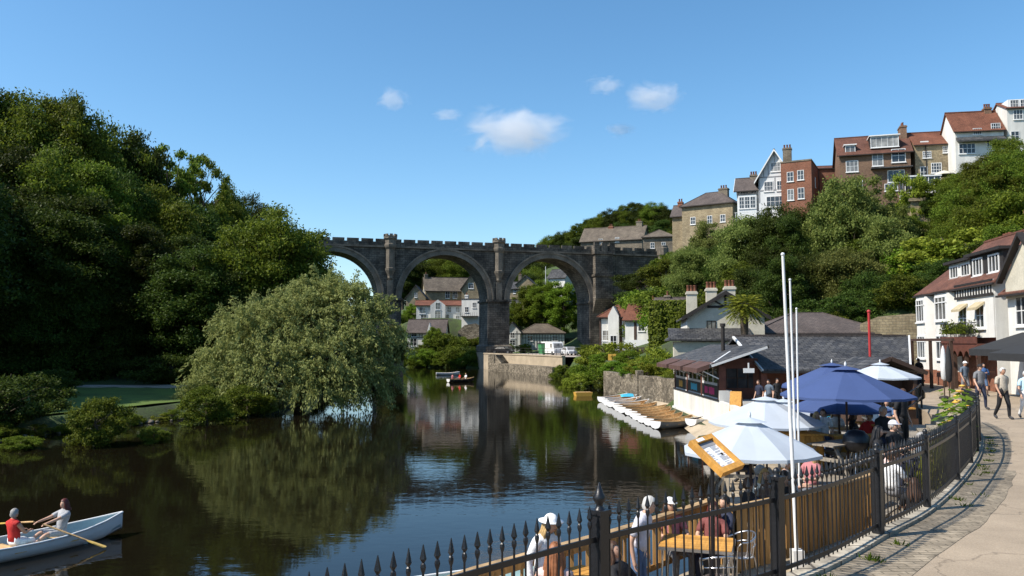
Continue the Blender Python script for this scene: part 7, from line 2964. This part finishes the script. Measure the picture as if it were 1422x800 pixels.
    if hat:
        ht = MB()
        kind, hm_ = hat
        ht.smooth = True
        vs, fs = [], []
        n2 = 16
        for i in range(6):
            ph = i / 5 * 1.42
            for k in range(n2):
                a = 2 * PI * k / n2
                vs.append(hc + hm @ V((math.sin(ph) * math.cos(a) * .098, math.sin(ph) * math.sin(a) * .115, .03 + math.cos(ph) * .115)))
        fs = [(i * n2 + k, (i + 1) * n2 + k, (i + 1) * n2 + (k + 1) % n2, i * n2 + (k + 1) % n2) for i in range(5) for k in range(n2)]
        ht.add(vs, fs)
        if kind == 'cap':
            pts = [hc + hm @ V((.085 * math.cos(a), -.06 - .13 * abs(math.sin(a)) ** .8, .045)) for a in [PI * k / 8 for k in range(9)]]
            ht.extr(pts, hm @ V((0, 0, .012)))
        else:
            pts = [hc + hm @ V((.165 * math.cos(2 * PI * k / 20), .18 * math.sin(2 * PI * k / 20), .035)) for k in range(20)]
            ht.extr(pts, hm @ V((0, 0, .012)))
        ht.build('hat', CL[hm_], t)
    return t


def on_path(px, py):
    q = G(px, py, 2.3)
    q.z = path_z(q.y)
    return q


person('grey haired man in beige polo shirt and black trousers walking along the path', on_path(1394, 583), R(8), 'walk', 'beige', 'black', 'white', 0, SKIN2, None, 1.78, fat=1.22)
person('white haired woman in pale blue top and white trousers walking beside the man in beige', on_path(1426, 582), R(-5), 'walk', 'paleblue', 'white', 'white', 0, None, None, 1.66, fat=1.1)
q = on_path(1341, 549)
person('man in white cap, slate blue shirt and shorts walking with a bag strap across him', q, R(12), 'walk', 'slateblue', 'grey', 'grey', 0, SKIN2, ('cap', 'white'), 1.8, leglen='short')
person('woman in bright blue jacket and bare legs walking near the balcony posts', on_path(1367, 548), R(-10), 'walk', 'blue', 'denim', 'black', .05, None, None, 1.7, 'long', 'short', arms=(((.25, -.02, .22), (.08, -.25, .32)), ((-.25, -.02, .22), (-.06, -.25, .30))))
person('person in dark cap half hidden behind the walking couple', on_path(1413, 578) + Vector((.4, 3.0, 0)), R(10), 'walk', 'grey', 'navy', 'brown', 0, None, ('cap', 'black'), 1.8)
q = P(1277, 540, 52)
person('man in black printed shirt seen from behind by the bay house fence', (q.x, 52, 2.2), R(190), 'stand', 'black', 'navy', 'brown', 0, None, None, 1.78)
# standing waiter etc. on the deck
q = P(1252, 545, 23)
person('dark haired man in black clothes standing by the deck steps', (q.x, 23, DZ), R(30), 'stand', 'black', 'black', 'brown', 0, None, None, 1.82)
q = P(1139, 575, 20.6)
person('child in pale blue top standing at the plank counter', (q.x, 20.9, DZ), R(20), 'stand', 'paleblue', 'denim', 'blond', .12, None, None, 1.36)
q = P(1150, 573, 20.6)
person('dark haired child in white shirt beside the child in pale blue', (q.x + .03, 21.0, DZ), R(-30), 'stand', 'white', 'denim', 'brown', 0, None, None, 1.42)
# group at the picnic table behind the railings
for px, y, z, rz, top, hair, hl, hat, lb in ((1222, 17.7, DZ + .02, 60, 'black', 'black', .3, None, 'dark haired woman in black sitting with her back to the barbecue'), (1243, 17.9, DZ + .12, 35, 'black', 'grey', 0, ('cap', 'lilac'), 'man in pale grey cap and black shirt sitting behind the railings'),
                                              (1238, 16.6, DZ + .0, 200, 'peach', 'brown', .12, None, 'brown haired child in pale pink with bare arms behind the railings'), (1229, 19.6, DZ + .3, 20, 'black', 'white', 0, None, 'white haired woman in black sitting beyond the man in the cap')):
    q = P(px, 600, y)
    person(lb, (q.x, y, z), R(rz), 'sit', top, 'navy', hair, hl, None, hat, 1.72 if 'child' not in lb else 1.45, 'short', lean=-.1)
q = P(1259, 600, 16.3)
person('person in white shirt sitting at the dark picnic table behind the railings', (q.x - .3, 16.3, TZ + .3), R(120), 'sit', 'white', 'grey', 'brown', 0, None, None, 1.7, lean=-.1)
# under the closest parasol
q = P(1072, 660, 15.2)
person('blond woman in white top under the closest pale parasol', (q.x, 15.6, TZ + .05), R(5), 'sit', 'cream', 'black', 'blond', .2, None, None, 1.68, lean=-.08)
person('person in black leaning forward beside the blond woman', (q.x - .42, 14.9, TZ), R(110), 'sit', 'black', 'black', 'brown', 0, None, None, 1.7, 'long', lean=-.25)
person('person in pale pink sitting right of the blond woman by the flagpoles', (q.x + .42, 15.8, TZ), R(-40), 'sit', 'peach', 'grey', 'brown', .1, None, None, 1.66, lean=-.1)
# diners behind the railings in the foreground
q = P(772, 735, 9.85)
person('woman with long auburn hair and bare arms at the table by the water rail', (q.x, q.y, TZ), R(165), 'sit', 'peach', 'navy', 'red', .34, None, None, 1.78, 'none', lean=-.12, arms=(((.28, -.10, .24), (.12, -.28, .40)), ((-.30, -.02, .22), (-.14, -.22, .30))))
q = P(765, 715, 10.35)
person('woman in wide white sun hat standing by the water rail behind the auburn haired woman', (q.x - .1, q.y, TZ), R(40), 'stand', 'white', 'grey', 'blond', .15, None, ('brim', 'white'), 1.60, 'long', lean=.18)
q = G(872, 760, TZ + 1.18)
person('girl with long brown hair in black top hunched over the closest table', (q.x, q.y, TZ), R(55), 'sit', 'black', 'black', 'brown', .34, None, None, 1.62, lean=-.32, nod=-.3)
q = P(885, 700, 11.3)
person('white haired woman in pale lilac shirt leaning towards the pine table', (q.x, q.y, TZ), R(60), 'stand', 'lilac', 'denim', 'white', 0, None, None, 1.64, 'short', lean=.22)
q = G(933, 697, TZ + 1.2)
person('woman in white cap and pink patterned top at the far side of the pine table', (q.x, q.y, TZ), R(15), 'sit', 'pink', 'grey', 'brown', .1, None, ('cap', 'white'), 1.64, 'short', lean=-.15)
person('person in red brown patterned top beside the woman in white cap', (q.x + .6, q.y - .15, TZ), R(-25), 'sit', 'maroon', 'navy', 'rust', .22, None, None, 1.6, 'short', lean=-.25)
# more diners under the parasols
for px, Y, dz, rz, top, hair, hl, hat, lb in (
        (1052, 16.3, 0, 80, 'navy', 'grey', 0, None, 'grey haired man in navy at the far side under the closest parasol'), (1020, 21.6, 0, 60, 'white', 'brown', .1, None, 'diner in white under the second pale parasol, left side'),
        (1042, 22.2, 0, -50, 'pink', 'brown', .2, None, 'diner in pink under the second pale parasol, right side'), (1130, 22.3, DZ - TZ, 40, 'grey', 'black', 0, None, 'diner in grey behind the plank counter'),
        (1160, 23.2, DZ - TZ, -30, 'cream', 'blond', .12, None, 'blond diner in cream under the low blue parasol'), (1186, 22.6, DZ - TZ, 60, 'black', 'brown', .1, None, 'diner in black under the low blue parasol'),
        (1206, 21.6, DZ - TZ, -60, 'red', 'brown', 0, ('cap', 'navy'), 'man in red and navy cap in the shade of the large blue parasol'), (1212, 25.5, DZ - TZ, 20, 'white', 'grey', 0, None, 'grey haired diner in white near the kiosk'),
        (1232, 26.5, DZ - TZ, -40, 'denim', 'black', .15, None, 'long haired diner in denim near the kiosk'), (1268, 15.0, 0, 150, 'black', 'brown', .2, None, 'diner in black at the dark picnic table, back turned to the path'),
        (1284, 17.6, .5, 60, 'slateblue', 'grey', 0, None, 'grey haired diner in slate blue by the flower bed'), (1088, 15.1, 0, -30, 'black', 'black', .2, None, 'dark haired diner in black by the foot of the flagpoles'), (1062, 14.4, 0, 170, 'navy', 'brown', .1, None, 'diner in navy with back to the board fence, under the closest parasol'),
        (1098, 17.2, 0, 60, 'grey', 'grey', 0, ('cap', 'black'), 'man in grey and black cap sitting beyond the flagpoles'), (1124, 18.2, 0, -60, 'pink', 'blond', .2, None, 'blond diner in pink sitting in front of the plank counter'), (1000, 13.3, 0, -70, 'navy', 'black', 0, None, 'diner in navy by the short board panel')):
    q = P(px, 600, Y)
    person(lb, (q.x, Y, TZ + dz), R(rz), 'sit', top, rnd.choice(('navy', 'grey', 'denim')), hair, hl, None, hat, rnd.uniform(1.62, 1.78), 'short', lean=rnd.uniform(-.25, 0), turn=rnd.uniform(-.4, .4))
# cafe customers
for px, Y, top, hair, lb in ((1054, 42, 'navy', 'brown', 'dark dressed customer standing under the cafe eave, left of two'), (1068, 42.6, 'slateblue', 'black', 'slate blue dressed customer standing under the cafe eave beside the red column'), (1079, 44, 'black', 'black', 'customer in black standing deepest under the cafe eave')):
    q = P(px, 540, Y)
    person(lb, (q.x, Y, 1.3), R(rnd.uniform(-60, 60)), 'stand', top, 'black', hair, 0, None, None, 1.74)
q = P(1107, 565, 24)
person('customer leaning at the banner in the shade of the blue parasols', (q.x + .1, 24.8, DZ - .25), R(70), 'stand', 'grey', 'navy', 'brown', 0, SKIN2, None, 1.7)

# ------------------------------------------------------------------ rowing boat with two people
def oar(label, a, b, group=None):
    """from handle a to blade tip b"""
    o = thing('oar', label, 'oar', a, 0, group)
    d = Vector(b) - Vector(a)
    L = d.length
    e = d.to_track_quat('Z', 'Y').to_euler()
    m = MB()
    m.tube([(0, 0, 0), (0, 0, L * .08), (0, 0, L * .72)], [.018, .023, .02], 8)
    m.build('shaft', MT['boatwood'], o, None, e)
    m = MB()
    m.extr([(-.02, -.012, L * .70), (.02, -.012, L * .70), (.06, -.012, L * .80), (.07, -.012, L * .98), (.05, -.012, L), (-.05, -.012, L), (-.07, -.012, L * .98), (-.06, -.012, L * .80)], (0, .024, 0))
    m.build('blade', MT['yellow_oar'], o, None, e)
    return o


MT['yellow_oar'] = mat('yellow_varnish', (.68, .44, .10), .35, .1, 3)
MT['palelining'] = mat('pale_blue_lining', (.30, .40, .43), .6, .1, 2)
bow = Vector((-10.25, 21.5, -.08))
ang = R(56)
L = 4.8
bx = Vector((bow.x - math.cos(ang) * L, bow.y - math.sin(ang) * L, -.08))
rb = boat('white rowing boat with pale blue inside carrying two people at the lower left', bx, ang, L, 1.35, .42, 'whitepaint', 'palelining', floor='palelining')
RB = Matrix.Translation(bx) @ Matrix.Rotation(ang, 4, 'Z')
loc = lambda x, y, z: RB @ Vector((x, y, z))
SX = L - 1.60
seat = loc(SX, 0, .02)
person('woman with dark red hair in grey patterned top rowing with both oars', (seat.x, seat.y, -.13), ang - PI / 2, 'row', 'stripe', 'stripe', 'rust', .08, None, None, 1.66, 'short', 'short', lean=-.18, arms=(((.20, -.24, .34), (.20, -.48, .24)), ((-.20, -.24, .34), (-.20, -.48, .24))), shoes=False)
seat = loc(SX - 1.02, .05, .02)
person('grey haired woman in red sleeveless top sitting in the stern of the rowing boat', (seat.x, seat.y, -.16), ang + PI / 2 + .25, 'sit', 'red', 'white', 'grey', 0, SKIN2, None, 1.62, 'none', lean=-.1)
hl_, hr2 = loc(SX - .52, -.22, .74), loc(SX - .52, .22, .74)
bt = G(147, 760, .04)
oar('oar with yellow blade dipping into the water beside the rowing boat', hl_, bt)
bt = G(-4, 727, .35)
oar('oar with yellow blade on the far side of the boat, cut by the left edge', hr2, bt)
# small boat out on the river with three people
q = G(634, 531, 0)
sb = boat('tiny rowing boat with three people out on the river before the arches', (q.x - 1.0, q.y - .5, -.06), R(35), 3.8, 1.3, .44, 'darkwood', 'boatwood')
MM = Matrix.Translation((q.x - 1.0, q.y - .5, 0)) @ Matrix.Rotation(R(35), 4, 'Z')
for x, top, hair, lb in ((.6, 'pink', 'brown', 'person in pink in the stern of the tiny boat on the river'), (1.7, 'red', 'brown', 'person in red rowing the tiny boat on the river'), (2.6, 'white', 'blond', 'person in white in the bow of the tiny boat on the river')):
    p = MM @ Vector((x, 0, 0))
    person(lb, (p.x, p.y, -.1), R(35) - PI / 2 + (PI if x < 1 else 0), 'sit', top, 'navy', hair, 0, None, None, 1.6)
q = G(606, 521, 0)
sb = boat('far pale rowing boat near the viaduct, lone and barely visible', (q.x, q.y, -.06), R(10), 3.6, 1.2, .4, 'whitepaint', 'boatwood')
